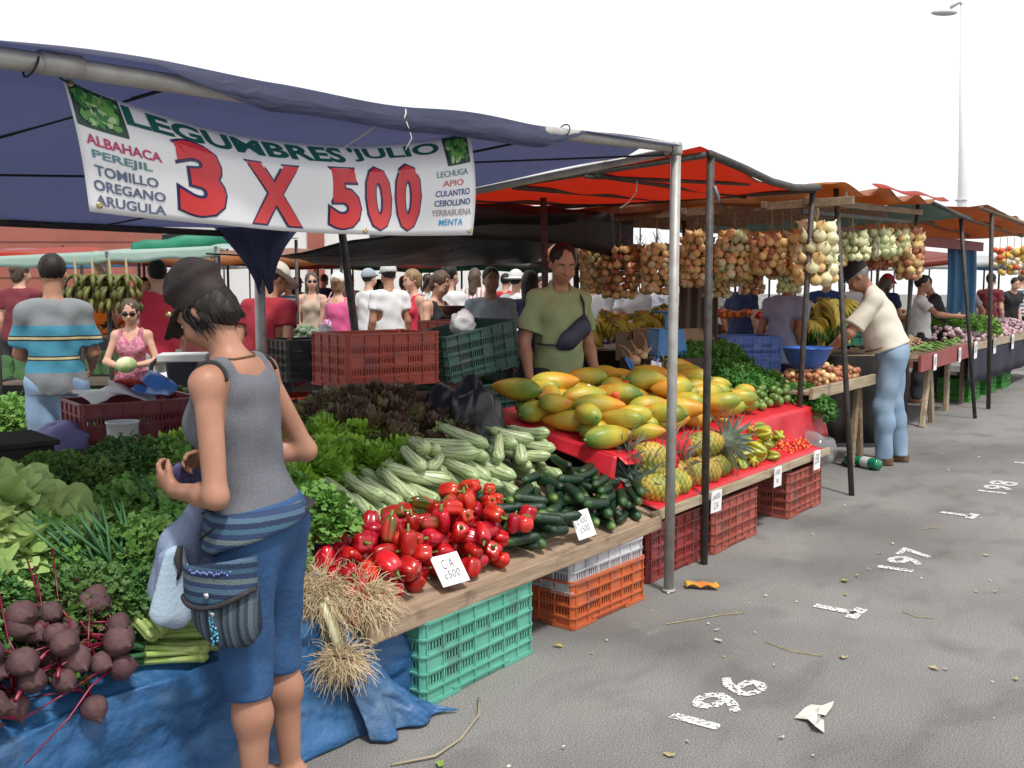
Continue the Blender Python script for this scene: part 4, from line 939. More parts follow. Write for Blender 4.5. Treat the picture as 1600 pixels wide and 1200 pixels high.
crate('pale green plastic crate on the asphalt under the pepper board', (2.90, 2.52, 0), R(1), P_green, 'big')
crate('orange plastic crate on the asphalt under the cucumber board', (3.865, 2.50, 0), R(-2.5), P_orange, 'low')
crate('grey white plastic crate stacked on the orange crate', (3.865, 2.51, .152), R(-2.5), P_white, 'shallow')
crate('dark red plastic crate right behind the steel corner pole', (4.68, 2.60, 0), R(0), P_dred, group='red crates under the fruit board')
crate('brick red plastic crate under the pineapples beside the dark pole', (5.385, 2.575, 0), R(0), P_brick, group='red crates under the fruit board')
crate('brick red plastic crate at the far end under the fruit board', (6.48, 2.565, 0), R(0), P_brick, group='red crates under the fruit board')
# stacks behind the stalls
for z, m_, lb in ((0, P_dgreen, 'dark green crate at the bottom of the stack under the big red crate'), (.305, P_dgreen, 'dark green crate second from the ground under the big red crate'), (.61, P_dgreen, 'dark green crate directly under the big red crate behind the lettuce'), (.95, P_red, 'big red plastic crate on top of a stack behind the dark lettuce')):
    crate(lb, (4.12, 4.05, z), R(-14), m_, group='crates stacked behind the stalls')
for z, m_, lb in ((0, P_dred, 'dark red crate at the bottom of the stack beside the green shirted vendor'), (.305, P_black, 'black crate second from the ground in the stack beside the vendor'), (.61, P_dgreen, 'dark green crate with a pale handle hole under the tilted crate')):
    crate(lb, (4.77, 3.95, z), R(-6), m_, group='crates stacked behind the stalls')
crate('dark green crate tilted on top of the stack beside the vendor', (4.93, 4.05, .955), R(-10), P_dgreen, tilt=(0, -9), group='crates stacked behind the stalls')
crate('black crate in the second stack close to the vendor', (5.30, 4.1, .42), R(-6), P_black, group='crates stacked behind the stalls')
crate('black crate at the foot of the second stack close to the vendor', (5.30, 4.1, .1), R(-6), P_black, group='crates stacked behind the stalls')
crate('shallow red crate behind the tilted dark green crate', (5.75, 4.75, 1.10), R(0), P_red, 'shallow', group='crates stacked behind the stalls')
crate('dark green crate carrying the shallow red crate', (5.75, 4.75, .79), R(0), P_dgreen, group='crates stacked behind the stalls')
# ------------------------------------------------------------------ tables and boards
wood = mat('weathered_board', (.36, .26, .175), (.25, .175, .115), rough=.8, scale=3.2, stretch=(1.2, 14, 14), bump=.35, bscale=14, dirt=((.12, .085, .06), 7, .6))
wood2 = mat('pale_board', (.42, .34, .24), (.30, .23, .15), rough=.8, scale=3.2, stretch=(1.2, 14, 14), bump=.35, bscale=14, dirt=((.16, .12, .08), 7, .6))
def slope_table(label, x0, x1, y0, y1, z0, z1, m, lip=.062, lipm=None):
    """sloping display board: planks, a front lip board and short struts"""
    t = thing('display_board', label, 'display board', ((x0 + x1) / 2, y0, 0))
    cx = (x0 + x1) / 2; a = math.atan2(z1 - z0, y1 - y0); L_ = math.hypot(z1 - z0, y1 - y0); n = 4
    for i in range(n):
        k = (i + .5) / n; MB().box((0, (y1 - y0) * k, z0 + (z1 - z0) * k - .014), (x1 - x0 - .006 * i, L_ / n - .006, .02), rot=(a, 0, 0)).build('plank', m, t, bev=.003)
    MB().box((0, -.014, z0 - .012), (x1 - x0 + .03, .026, lip), rot=(R(-3), 0, 0)).build('front_lip', lipm or m, t, bev=.004)
    for sx in (-1, 1):
        for k in (.55, .97): MB().box((sx * ((x1 - x0) / 2 - .04), (y1 - y0) * k, (z0 + (z1 - z0) * k - .03) / 2), (.045, .045, z0 + (z1 - z0) * k - .036)).build('strut', m, t, bev=.003)
    return t
slope_table('sloping wooden board carrying the peppers, cucumbers and pale squash', 2.31, 4.32, 2.325, 3.06, .355, .56, wood)
slope_table('sloping wooden board carrying the pineapples, star fruit and tiny tomatoes', 4.36, 6.88, 2.37, 2.95, .372, .50, wood2, .05)

# ------------------------------------------------------------------ heaps: drop pieces one by one on what lies there
class Heap:
    def __init__(s, x0, x1, y0, y1, base, h=.008):
        s.x0, s.y0, s.h = x0, y0, h; s.nx = int((x1 - x0) / h) + 1; s.ny = int((y1 - y0) / h) + 1
        X, Y = np.meshgrid(x0 + h * np.arange(s.nx), y0 + h * np.arange(s.ny), indexing='ij')
        s.H = base(X, Y) if callable(base) else np.full(X.shape, float(base)); s.base = base; s.B = s.H.copy()
    def drop(s, pts, M, region, rng, tries=14, sink=.004, order=None):
        """pts: sampled surface of the piece; M: its rotation; region(rng)->(x, y)"""
        q = pts @ np.array(M).T; best = None
        for _ in range(tries):
            x, y = region(rng)
            i = ((x + q[:, 0] - s.x0) / s.h).round().astype(int); j = ((y + q[:, 1] - s.y0) / s.h).round().astype(int)
            ok = (i >= 0) & (i < s.nx) & (j >= 0) & (j < s.ny)
            if not ok.all(): continue
            z = (s.H[i, j] - q[:, 2]).max()
            c = z - s.B[min(s.nx - 1, max(0, int((x - s.x0) / s.h))), min(s.ny - 1, max(0, int((y - s.y0) / s.h)))]
            if order is not None: c += order(x, y)
            if best is None or c < best[0]: best = (c, x, y, z, i, j)
        if best is None: return None
        _, x, y, z, i, j = best; z -= sink
        np.maximum.at(s.H, (i, j), z + q[:, 2])
        return Vector((x, y, z))
def samp(me, n=500):
    v = np.zeros(len(me.vertices) * 3); me.vertices.foreach_get('co', v); v = v.reshape(-1, 3)
    f = np.array([p.center[:] for p in me.polygons]); v = np.concatenate([v, f])
    return v if len(v) <= n else v[np.linspace(0, len(v) - 1, n).astype(int)]
def place(proto, loc, M, label=None, group=None, sc=1.0):
    o = copy_tree(proto); o.matrix_basis = Matrix.Translation(loc) @ Matrix(M).to_4x4() @ Matrix.Scale(sc, 4)
    if label: o['label'] = label
    if group: o['group'] = group
    return o
PROTO = []
def proto(o): PROTO.append(o); return o
def rotm(ax, ay, az): return Euler((ax, ay, az)).to_matrix()
# ---- bell peppers
pep_red = mat('red_pepper_skin', (.40, .007, .016), (.50, .012, .014), rough=.2, scale=9, rnd=.25, hrnd=.006, spec=.6)
pep_mix = mat('turning_pepper_skin', (.05, .085, .012), (.38, .025, .015), rough=.15, scale=9, rnd=.2, spec=.6, ramp=(.42, .6))
pep_or = mat('orange_pepper_skin', (.62, .045, .010), (.50, .016, .012), rough=.2, scale=9, rnd=.1, spec=.6)
stem_g = mat('green_stem', (.10, .20, .03), (.18, .28, .07), rough=.6, scale=40)
def pepper(seed, skin, L=.105, r=.042, lobes=4):
    rg = random.Random(seed); ph = rg.random() * 6; am = rg.uniform(.24, .34)
    prof = []
    for i in range(15):
        t = i / 14; w_ = math.sin(math.pi * min(1, .06 + t * .94)) ** .33 * (1.0 - .18 * (1 - t)) * (1 if t < .97 else .55)
        prof.append((max(.004, r * w_), L * t - L / 2))
    prof[-1] = (.008, L / 2 - .016); prof[0] = (.004, -L / 2 + .006)
    b = MB(); b.lathe(prof, 26, fn=lambda a, z: 1 + am * (abs(math.cos(lobes / 2 * a + ph)) - .5) + .04 * math.sin(a + seed))
    bx, by = rg.uniform(-.12, .12), rg.uniform(-.1, .1)
    for v in b.v: v[:, 0] += bx * (v[:, 2] ** 2) * 8; v[:, 1] += by * v[:, 2]
    t = thing('bell_pepper', 'x', 'bell pepper')
    b.build('flesh', skin, t, True)
    c = MB(); c.tube([(0, 0, L / 2 - .02), (.002, 0, L / 2 - .004), (.007, .004, L / 2 + .018)], [.013, .006, .005], 7); c.build('stem', stem_g, t, True)
    return proto(t)
peps = [pepper(i, pep_red, L, r, lb) for i, (L, r, lb) in enumerate(((.108, .046, 4), (.12, .044, 3), (.098, .048, 4), (.13, .041, 3)))]
pepm = [pepper(11, pep_mix, .13, .034, 3), pepper(12, pep_mix, .11, .038, 4)]; pepo = pepper(13, pep_or, .11, .041, 4)
def heapgen(hp, protos, n, region, rng, group, label, rotf, tries=14, sink=.004, pick=None, scr=(.9, 1.1), order=None, labelf=None):
    S_ = [samp(p.data if p.type == 'MESH' else p.children[0].data) for p in protos]; out = []
    for k in range(n):
        i = pick(k, rng) if pick else rng.randrange(len(protos)); sc = rng.uniform(*scr); M = rotf(rng)
        loc = hp.drop(S_[i] * sc, M, region, rng, tries, sink, order)
        if loc is None: continue
        out.append(place(protos[i], loc, M, labelf(loc, i, k) if labelf else label, group, sc))
    return out
rng = random.Random(5)
bz = lambda X, Y: .358 + (Y - 2.325) * .279
board = Heap(2.20, 4.34, 2.33, 3.10, bz)
def trap(x0, x1, y0, y1, f=None):
    def g_(r):
        for _ in range(50):
            x, y = r.uniform(x0, x1), r.uniform(y0, y1)
            if f is None or f(x, y): return x, y
        return x, y
    return g_
SQM = ramp_mat('striped_squash_skin', [(0, (.36, .46, .22)), (.5, (.54, .61, .36)), (1, (.42, .52, .26))], 'Z', -.12, .12, .35, .8, 26, bump=.06, rnd=.1)
def _sq():
    N, L, b = nodes_of(SQM); src = b.inputs['Base Color'].links[0].from_socket; t = N.new('ShaderNodeTexCoord'); sp = N.new('ShaderNodeSeparateXYZ'); L.new(t.outputs['Object'], sp.inputs[0])
    at_ = N.new('ShaderNodeMath'); at_.operation = 'ARCTAN2'; L.new(sp.outputs['Y'], at_.inputs[0]); L.new(sp.outputs['X'], at_.inputs[1])
    ml = N.new('ShaderNodeMath'); ml.operation = 'MULTIPLY_ADD'; ml.inputs[1].default_value = 9
    n = N.new('ShaderNodeTexNoise'); n.inputs['Scale'].default_value = 18; L.new(t.outputs['Object'], n.inputs['Vector']); nm = N.new('ShaderNodeMath'); nm.operation = 'MULTIPLY'; nm.inputs[1].default_value = 7; L.new(n.outputs['Fac'], nm.inputs[0])
    L.new(at_.outputs[0], ml.inputs[0]); L.new(nm.outputs[0], ml.inputs[2]); si = N.new('ShaderNodeMath'); si.operation = 'SINE'; L.new(ml.outputs[0], si.inputs[0])
    r = N.new('ShaderNodeValToRGB'); r.color_ramp.elements[0].position = .45; r.color_ramp.elements[1].position = .95; L.new(si.outputs[0], r.inputs['Fac'])
    m = N.new('ShaderNodeMixRGB'); m.inputs['Color2'].default_value = (.10, .17, .05, 1); mf = N.new('ShaderNodeMath'); mf.operation = 'MULTIPLY'; mf.inputs[1].default_value = .75; L.new(r.outputs['Color'], mf.inputs[0]); L.new(mf.outputs[0], m.inputs['Fac']); L.new(src, m.inputs['Color1']); L.new(m.outputs['Color'], b.inputs['Base Color'])
_sq()
def longveg(name, cat, seed, skin, L, r0, r1, bend, stemr=.0, tipm=None, n=16, bumpy=0):
    """curved long vegetable along local Z, thick end down"""
    rg = random.Random(seed); pts = []; rs = []; K = 16
    for i in range(K + 1):
        t = i / K; pts.append((bend * math.sin(math.pi * t) - bend * .6, .25 * bend * math.sin(2.2 * t + seed), L * (t - .5)))
        e = math.sin(math.pi * min(1, max(0, .5 * min(1, t / .16)))) * math.sin(math.pi * min(1, max(0, .5 * min(1, (1 - t) / .13))))
        rs.append(max(.003, (r0 + (r1 - r0) * t) * max(.12, e) ** .75 * (1 + bumpy * rg.uniform(-1, 1))))
    t_ = thing(name, 'x', cat); MB().tube(pts, rs, n).build('flesh', skin, t_, True)
    if stemr:
        a, b_ = Vector(pts[-1]), Vector(pts[-2]); d = (a - b_).normalized()
        c = MB(); c.tube([a - d * .006, a + d * .008, a + d * .02 + Vector((.004, 0, 0))], [stemr * 1.1, stemr * .8, stemr * .9], 6); c.build('stem', stem_g, t_, True)
    return proto(t_)
squash = [longveg('squash', 'squash', i, SQM, L, .034, .022, bd, .010) for i, (L, bd) in enumerate(((.24, .012), (.27, .02), (.22, .005), (.29, .028)))]
cuc_m = ramp_mat('cucumber_skin', [(0, (.20, .32, .05)), (.10, (.05, .12, .03)), (.3, (.008, .038, .016)), (1, (.006, .026, .012))], 'Z', -.085, .09, .27, .22, 25, bump=.35, bscale=220, rnd=.16)
cucs = [longveg('cucumber', 'cucumber', i + 20, cuc_m, L, .024, .0225, bd, .0, bumpy=.02) for i, (L, bd) in enumerate(((.165, .008), (.185, .012), (.15, .004), (.20, .016)))]
# squash first: two ranks leaning up the board under the tarp shelf
heapgen(board, squash, 54, trap(2.50, 3.75, 2.78, 3.02), rng, 'pale squashes heaped on the board', 'pale green striped squash in the heap behind the red peppers', lambda r: rotm(R(-72) + r.uniform(-.15, .15), 0, 0) @ rotm(0, 0, r.random() * 6.28) if r.random() < .2 else rotm(0, 0, r.uniform(-.35, .35)) @ rotm(R(-68) + r.uniform(-.2, .15), 0, 0) @ rotm(0, 0, r.random() * 6.28), sink=.008, tries=16)
heapgen(board, squash, 30, trap(3.10, 4.10, 2.80, 3.0), rng, 'pale squashes at the right of the heap', 'pale green striped squash lying near the cucumbers', lambda r: rotm(0, 0, r.uniform(-1.2, 1.0)) @ rotm(R(-80) + r.uniform(-.2, .15), 0, 0) @ rotm(0, 0, r.random() * 6.28), sink=.008, tries=12)
hz = lambda r: rotm(r.uniform(-.5, .5), r.uniform(-.5, .5), r.random() * 6.28) @ rotm(R(90) * (r.random() < .8) + r.uniform(-.4, .4), 0, 0) @ rotm(0, 0, r.random() * 6.28)
heapgen(board, cucs, 84, trap(3.24, 4.25, 2.39, 2.80, lambda x, y: y < 2.85 - .10 * max(0, x - 3.3) and not (abs(x - 3.70) < .12 and y < 2.45) and x > 3.18 + .55 * (y - 2.36)), rng, 'cucumbers heaped on the board', 'dark green cucumber in the heap between the peppers and the steel pole', lambda r: rotm(R(12), 0, 0) @ rotm(0, 0, r.choice((1.2, 1.6, 1.9, .9, -.2, 2.5)) + r.uniform(-.3, .3)) @ rotm(R(90) + r.uniform(-.14, .14), 0, 0) @ rotm(0, 0, r.random() * 6.28), sink=.006, tries=40)
heapgen(board, peps, 104, trap(2.29, 3.34, 2.385, 2.70, lambda x, y: x < 3.40 - .55 * (y - 2.36) and not (abs(x - 2.80) < .12 and y < 2.45)), rng, 'red bell peppers heaped on the board', 'glossy red bell pepper in the heap on the wooden board', hz, sink=.012, tries=80, scr=(.70, .92))
heapgen(board, pepm, 6, trap(2.6, 3.2, 2.47, 2.66), rng, 'green streaked peppers', 'bell pepper streaked dark green and red among the red ones', hz, sink=.008, tries=20, scr=(.7, .9))
heapgen(board, [pepo], 9, trap(2.95, 3.33, 2.42, 2.68), rng, 'orange red peppers', 'orange red bell pepper near the cucumbers', hz, sink=.008, tries=20, scr=(.7, .9))
# one tomato by itself at the lip
tom_m = mat('tomato_skin', (.55, .02, .015), (.62, .035, .02), rough=.15, scale=8, spec=.6)
tt = thing('tomato', 'round red tomato lying at the board edge between peppers and cucumbers', 'tomato')
MB().lathe([(.003, .028), (.012, .033), (.026, .030), (.038, .012), (.040, -.004), (.033, -.024), (.018, -.034), (.003, -.035)], 20, fn=lambda a, z: 1 + .03 * math.cos(5 * a)).build('flesh', tom_m, tt, True)
c = MB()
for i in range(5): c.tube([(0, 0, .030), (.012 * math.cos(i * 1.256), .012 * math.sin(i * 1.256), .036), (.022 * math.cos(i * 1.256), .022 * math.sin(i * 1.256), .033)], [.003, .003, .001], 4)
c.build('calyx', stem_g, tt)
l_ = board.drop(samp(tt.children[0].data), rotm(.3, .2, 0), trap(3.27, 3.29, 2.375, 2.385), rng, 1); tt.matrix_basis = Matrix.Translation(l_ or Vector((3.28, 2.38, .45))) @ rotm(.3, .2, 0).to_4x4()
# ---- price cards
card_m = mat('white_card', (.80, .80, .80), (.76, .76, .77), rough=.6, scale=4); pen = mat('black_pen', (.05, .05, .055), rough=.6); pen_b = mat('blue_tape', (.10, .08, .45), rough=.4)
def price_card(label, loc, rz, tilt, lines, W=.13, Hh=.11, roll=0, pw=.02, hook=False):
    t = thing('price_card', label, 'price card', loc); t.rotation_euler = (R(tilt), R(roll), rz)
    MB().grid(lambda u, v: ((u - .5) * W, .006 * math.sin(math.pi * u) * (v), v * Hh), 6, 4).build('card', card_m, t, thick=.0015)
    n = len(lines)
    for i, (tx, wd, col) in enumerate(lines):
        v, f = text_geo(tx, 1, -.01, .18, 1.05); hh = Hh * .62 / n; zc = Hh * (.5 + (n - 1) * .19 - i * .38) if n > 1 else Hh * .5
        q = fit(v, -W * wd / 2, W * wd / 2, zc - hh / 2, zc + hh / 2)
        P = [(p[0], -.0022 + .006 * math.sin(math.pi * (p[0] / W + .5)) * p[1] / Hh, p[1] + .04 * p[0]) for p in q]
        MB().add(P, f).build('handwriting', col, t)
    return t
price_card('white price card reading C/A 500 standing in the red peppers', (2.80, 2.345, .395), R(-8), -38, [('C/A', .4, pen), ('\u00a2500', .6, pen)], .135, .125, 0)
price_card('white price card reading 2 kilo 500 standing in front of the cucumbers', (3.70, 2.335, .39), R(-8), -24, [('2 kilo', .6, pen), ('\u00a2500', .55, pen)], .12, .125, -3)
price_card('white price card reading 600 hung on the board lip beside the dark pole', (4.98, 2.315, .275), R(-4), 2, [('\u00a2600', .7, pen), ('C/A', .4, pen)], .115, .12)
price_card('white price card hung on the board lip below the star fruit', (5.86, 2.315, .275), R(-3), 1, [('\u00a2500', .6, pen), ('kg', .3, pen)], .105, .125)
price_card('white price card at the far end of the board lip by the tiny tomatoes', (6.55, 2.315, .28), R(-3), 0, [('\u00a2350', .6, pen)], .105, .13)
# ---- papayas on the red cloth table
cloth_red = mat('red_table_cloth', (.50, .012, .022), (.58, .022, .035), rough=.38, scale=4, bump=.4, bscale=16, spec=.4)
pt = thing('fruit_table', 'table covered in red cloth carrying the papayas and limes', 'table', (5.9, 2.6, 0))
for x in (-1.3, 0, 1.3):
    for y in (.10, .75): MB().box((x, y, .30), (.05, .05, .60)).build('leg', timber, pt, bev=.003)
MB().box((-.06, .40, .69), (2.92, .82, .03), rot=(R(11.5), 0, 0)).build('table_top', timber, pt, bev=.003)
def rc(u, v):
    # u along X, v: 0 front hem ... .35 front edge ... 1 back
    x0 = -1.55; x = x0 + 2.99 * u
    if v <= .35:
        k = v / .35; hang = .085 + .16 * u + .02 * math.sin(u * 9) - .05 * max(0, .12 - u) / .12
        z = .640 - hang * (1 - k); y = -.035 - .03 * (1 - k) - .018 * math.sin(u * 31 + 2 * (1 - k)) * (1 - k) - .01 * math.sin(u * 75) * (1 - k)
        return (x + .02 * (1 - k) * math.sin(u * 20), y, z + .012 * math.sin(u * 40) * (1 - k))
    k = (v - .35) / .65; return (x, -.035 + .89 * k, .645 + .168 * max(0, k - .03) + .006 * noise.noise((x * 4, k * 4, 0)))
MB().grid(rc, 90, 26).build('cloth', cloth_red, pt, True, thick=.004)
def rc2(u, v):   # near end hang
    y = -.03 + .88 * u; hang = .075 - .03 * math.sin(math.pi * u) + .05 * (1 - u) ** 3
    return (-1.555 - .025 * v - .012 * math.sin(u * 20) * v, y, .642 + .165 * u - hang * v)
MB().grid(rc2, 30, 8).build('cloth_end', cloth_red, pt, True, thick=.004)
MB().grid(lambda u, v: (-1.56 - .02 * v + .10 * (u - .5) * (1 - v), -.05 - .03 * v, .52 - .17 * v), 6, 6).build('cloth_corner', cloth_red, pt, True, thick=.004)
pap_m = ramp_mat('papaya_skin', [(0, (.13, .22, .035)), (.35, (.36, .36, .04)), (.6, (.54, .43, .05)), (.85, (.60, .37, .035)), (1, (.60, .27, .025))], 'Z', -.16, .14, .42, 1.1, 8, bump=.18, bscale=45, rnd=.24)
def papaya(seed, L, r):
    rg = random.Random(seed); prof = []
    for i in range(19):
        t = i / 18; prof.append((max(.004, r * math.sin(math.pi * (t ** .82)) ** .62 * (1 - .10 * t)), L * (t - .5)))
    prof[0] = (.012, -L / 2 + .004); prof[-1] = (.004, L / 2)
    t_ = thing('papaya', 'x', 'papaya'); b = MB(); b.lathe(prof, 20, fn=lambda a, z: 1 + .025 * math.cos(5 * a + seed)); bx = rg.uniform(-.6, .6)
    for v in b.v: v[:, 0] += bx * v[:, 2] ** 2
    b.build('flesh', pap_m, t_, True); c = MB(); c.tube([(0, 0, -L / 2 + .01), (0, 0, -L / 2 - .006)], [.011, .009], 7); c.build('stalk_end', stem_g, t_, True)
    return proto(t_)
paps = [papaya(i, L, r) for i, (L, r) in enumerate(((.28, .072), (.31, .074), (.26, .072), (.30, .066), (.33, .072)))]
ph_ = Heap(4.1, 7.4, 2.40, 3.60, lambda X, Y: .655 + .17 * np.clip((Y - 2.6) / .8, 0, 1))
prot = lambda r: rotm(0, 0, R(37) + r.gauss(0, .55) + math.pi * (r.random() < .5)) @ rotm(R(90) + r.uniform(-.12, .12), 0, 0) @ rotm(0, 0, r.random() * 6.28)
def pl_lab(loc, i, k): return ('large yellow papaya at the near left of the papaya heap' if loc.x < 5.0 else 'large yellow papaya in the middle of the papaya heap' if loc.x < 5.6 else 'large yellow papaya at the far right of the papaya heap by the limes')
heapgen(ph_, paps, 74, trap(4.42, 6.38, 2.635, 3.30), rng, 'papayas heaped on the red cloth', '', prot, tries=45, sink=.014, labelf=pl_lab, scr=(.76, 1.0))
price_card('white price card tucked among the papayas nearest the vendor', (4.86, 3.02, .86), R(-12), -30, [('\u00a2350', .6, pen)], .10, .09, 20)
price_card('white price card tucked in the papayas beside the dark pole', (5.95, 3.22, .90), R(-22), -14, [('\u00a2400', .6, pen)], .09, .11, 12)
flesh_or = mat('cut_papaya_flesh', (.85, .16, .04), (.70, .10, .03), rough=.4, scale=18)
for i, (x, y, z) in enumerate(((4.74, 3.06, .87), (5.02, 2.98, .87), (5.32, 3.1, .90), (5.80, 3.2, .92))):
    o = MB().lathe([(.003, .02), (.02, .016), (.034, 0), (.03, -.02), (.012, -.032), (.003, -.034)], 12, fn=lambda a, z: 1 + .25 * math.sin(3 * a)).build('papaya_slice', flesh_or, None, True, loc=(x, y, z)); o.rotation_euler = (1.1, .3 * i, i)
    tag(o, 'orange slice of cut papaya lying on the papaya heap', 'papaya slice', 'cut papaya slices')
# limes
lime_m = mat('lime_skin', (.08, .17, .03), (.17, .26, .06), rough=.35, scale=12, rnd=.3, bump=.1, bscale=200)
lm = tag(MB().lathe([(.002, .030), (.010, .027), (.024, .014), (.027, 0), (.024, -.014), (.010, -.026), (.002, -.029)], 12).build('lime', lime_m, None, True), 'x', 'lime'); proto(lm)
heapgen(ph_, [lm], 70, trap(6.42, 7.15, 2.66, 3.05), rng, 'limes heaped on the red cloth', 'green lime in the heap at the far end of the red cloth', lambda r: rotm(r.random() * 6, r.random() * 6, 0), tries=10, sink=.003, scr=(.9, 1.25))
# ---- pineapples
pine_m = mat('pineapple_skin', (.42, .27, .05), (.17, .19, .04), rough=.55, scale=7, rnd=.25, hrnd=.02)
def _pn():
    N, L, b = nodes_of(pine_m); src = b.inputs['Base Color'].links[0].from_socket
    a = N.new('ShaderNodeAttribute'); a.attribute_name = 'eye'; r = N.new('ShaderNodeValToRGB'); r.color_ramp.elements[0].color = (.20, .22, .10, 1); r.color_ramp.elements[0].position = .05; r.color_ramp.elements[1].color = (1.25, 1.2, 1.0, 1); r.color_ramp.elements[1].position = .6
    L.new(a.outputs['Fac'], r.inputs['Fac']); m = N.new('ShaderNodeMixRGB'); m.blend_type = 'MULTIPLY'; m.inputs['Fac'].default_value = 1; L.new(src, m.inputs['Color1']); L.new(r.outputs['Color'], m.inputs['Color2']); L.new(m.outputs['Color'], b.inputs['Base Color'])
_pn()
crown_m = mat('pineapple_leaf', (.34, .43, .37), (.22, .32, .26), rough=.5, scale=12, rnd=.2, trans=.15)
def pineapple(seed, L, r, crown=True):
    rg = random.Random(seed); b = MB(); nu, nv = 64, 44; vs = []; ey = []
    for i in range(nv + 1):
        t = i / nv; rr = r * max(.06, math.sin(math.pi * (.06 + .90 * t))) ** .38
        for j in range(nu):
            a = 2 * math.pi * j / nu; p1 = 8 * a / 2 + t * 22; p2 = 8 * a / 2 - t * 22
            e = abs(math.sin(p1 / 1) * math.sin(p2 / 1)) ** .5; ey.append(e); q = rr * (1 + .075 * e)
            vs.append((q * math.cos(a), q * math.sin(a), L * (t - .5)))
    fs = [(i*nu + j, i*nu + (j+1) % nu, (i+1)*nu + (j+1) % nu, (i+1)*nu + j) for i in range(nv) for j in range(nu)] + [tuple(range(nu - 1, -1, -1)), tuple(nv*nu + j for j in range(nu))]
    b.add(vs, fs); t_ = thing('pineapple', 'x', 'pineapple'); o = b.build('fruit', pine_m, t_, True)
    at_ = o.data.attributes.new('eye', 'FLOAT', 'POINT'); at_.data.foreach_set('value', ey)
    if crown:
        c = MB()
        for i in range(46):
            a = i * 2.4; k = i / 46; ln = .21 - .10 * abs(k - .35); tilt = R(78) * (1 - k) ** .9 + .08; w_ = .018
            d = Vector((math.cos(a), math.sin(a), 0)); sd_ = Vector((-math.sin(a), math.cos(a), 0)); pv = []
            for j in range(6):
                t = j / 5; an = tilt * (.55 + .6 * t); p = Vector((0, 0, L / 2 - .004)) + d * (ln * t * math.sin(an) + .014) + Vector((0, 0, ln * t * math.cos(an))); wd = w_ * (1 - t ** 1.5) + .0006
                pv += [p - sd_ * wd + d * .002, p - Vector((d.x, d.y, 0)) * .004, p + sd_ * wd + d * .002]
            c.add(pv, [(3*j + q, 3*j + q + 1, 3*j + q + 4, 3*j + q + 3) for j in range(5) for q in (0, 1)])
        c.build('crown', crown_m, t_, True)
    return proto(t_)
pins = [pineapple(1, .19, .066), pineapple(2, .175, .07), pineapple(3, .20, .064)]
PL = [(4.56, 2.45, .045, 0), (4.66, 2.56, .10, 1), (4.74, 2.47, .045, 2), (4.80, 2.60, .05, 0), (4.66, 2.55, .165, 1), (4.98, 2.50, .045, 2), (5.14, 2.48, .045, 0), (5.06, 2.60, .05, 1), (5.30, 2.50, .045, 2), (5.44, 2.52, .045, 0), (5.24, 2.60, .06, 1)]
for i, (x, y, dz, k) in enumerate(PL):
    zb = .375 + (y - 2.37) * .22 + dz + .02
    place(pins[k], Vector((x, y, zb)), rotm(0, 0, R(144) + rng.uniform(-.14, .14)) @ rotm(0, R(82), 0) @ rotm(0, 0, rng.random() * 6), 'ripe yellow pineapple in the row behind the front lip', 'pineapples on the board', 1.12)
place(pins[2], Vector((5.25, 2.52, .60)), rotm(0, 0, R(-35)) @ rotm(0, R(86), 0), 'greener pineapple lying crosswise on top of the pineapple row', 'pineapples on the board', 1.12)
# ---- star fruit and tiny tomatoes
star_m = mat('star_fruit_skin', (.48, .42, .04), (.30, .36, .05), rough=.3, scale=10, rnd=.25, hrnd=.03)
sf = MB(); sf.lathe([(.004, -.055), (.022, -.045), (.036, -.015), (.038, .015), (.026, .045), (.004, .058)], 30, fn=lambda a, z: .55 + .45 * abs(math.cos(2.5 * a)) ** 1.6); sf = proto(tag(sf.build('star_fruit', star_m, None, True), 'x', 'star fruit'))
b2 = Heap(4.36, 6.9, 2.37, 3.0, lambda X, Y: .375 + (Y - 2.37) * .22)
heapgen(b2, [sf], 60, trap(5.62, 6.22, 2.44, 2.78), rng, 'star fruit heaped on the board', 'yellow green star fruit in the heap right of the pineapples', lambda r: rotm(r.uniform(-.5, .5), R(90) + r.uniform(-.5, .5), r.random() * 6), tries=10, sink=.008, scr=(.9, 1.25))
ct_m = mat('cherry_tomato_skin', (.58, .05, .015), (.66, .13, .02), rough=.18, scale=10, rnd=.2, hrnd=.02, spec=.6)
ct = proto(tag(MB().ell((0, 0, 0), (.013, .013, .013), None, 10, 7).build('tiny_tomato', ct_m, None, True), 'x', 'tomato'))
heapgen(b2, [ct], 150, trap(6.36, 6.80, 2.43, 2.72), rng, 'tiny orange tomatoes on the board', 'tiny orange tomato in the heap at the far end of the board', lambda r: rotm(0, 0, 0), tries=8, sink=.002, scr=(.85, 1.2))
rl = MB(); rl.grid(lambda u, v: (4.4 + 2.4 * u, 2.365 + .55 * v, .386 + .55 * v * .22 + .003 * noise.noise((u * 20, v * 8, 1))), 40, 8); tag(rl.build('cloth', cloth_red, None, True, thick=.003), 'red cloth spread under the pineapples and star fruit', 'cloth')
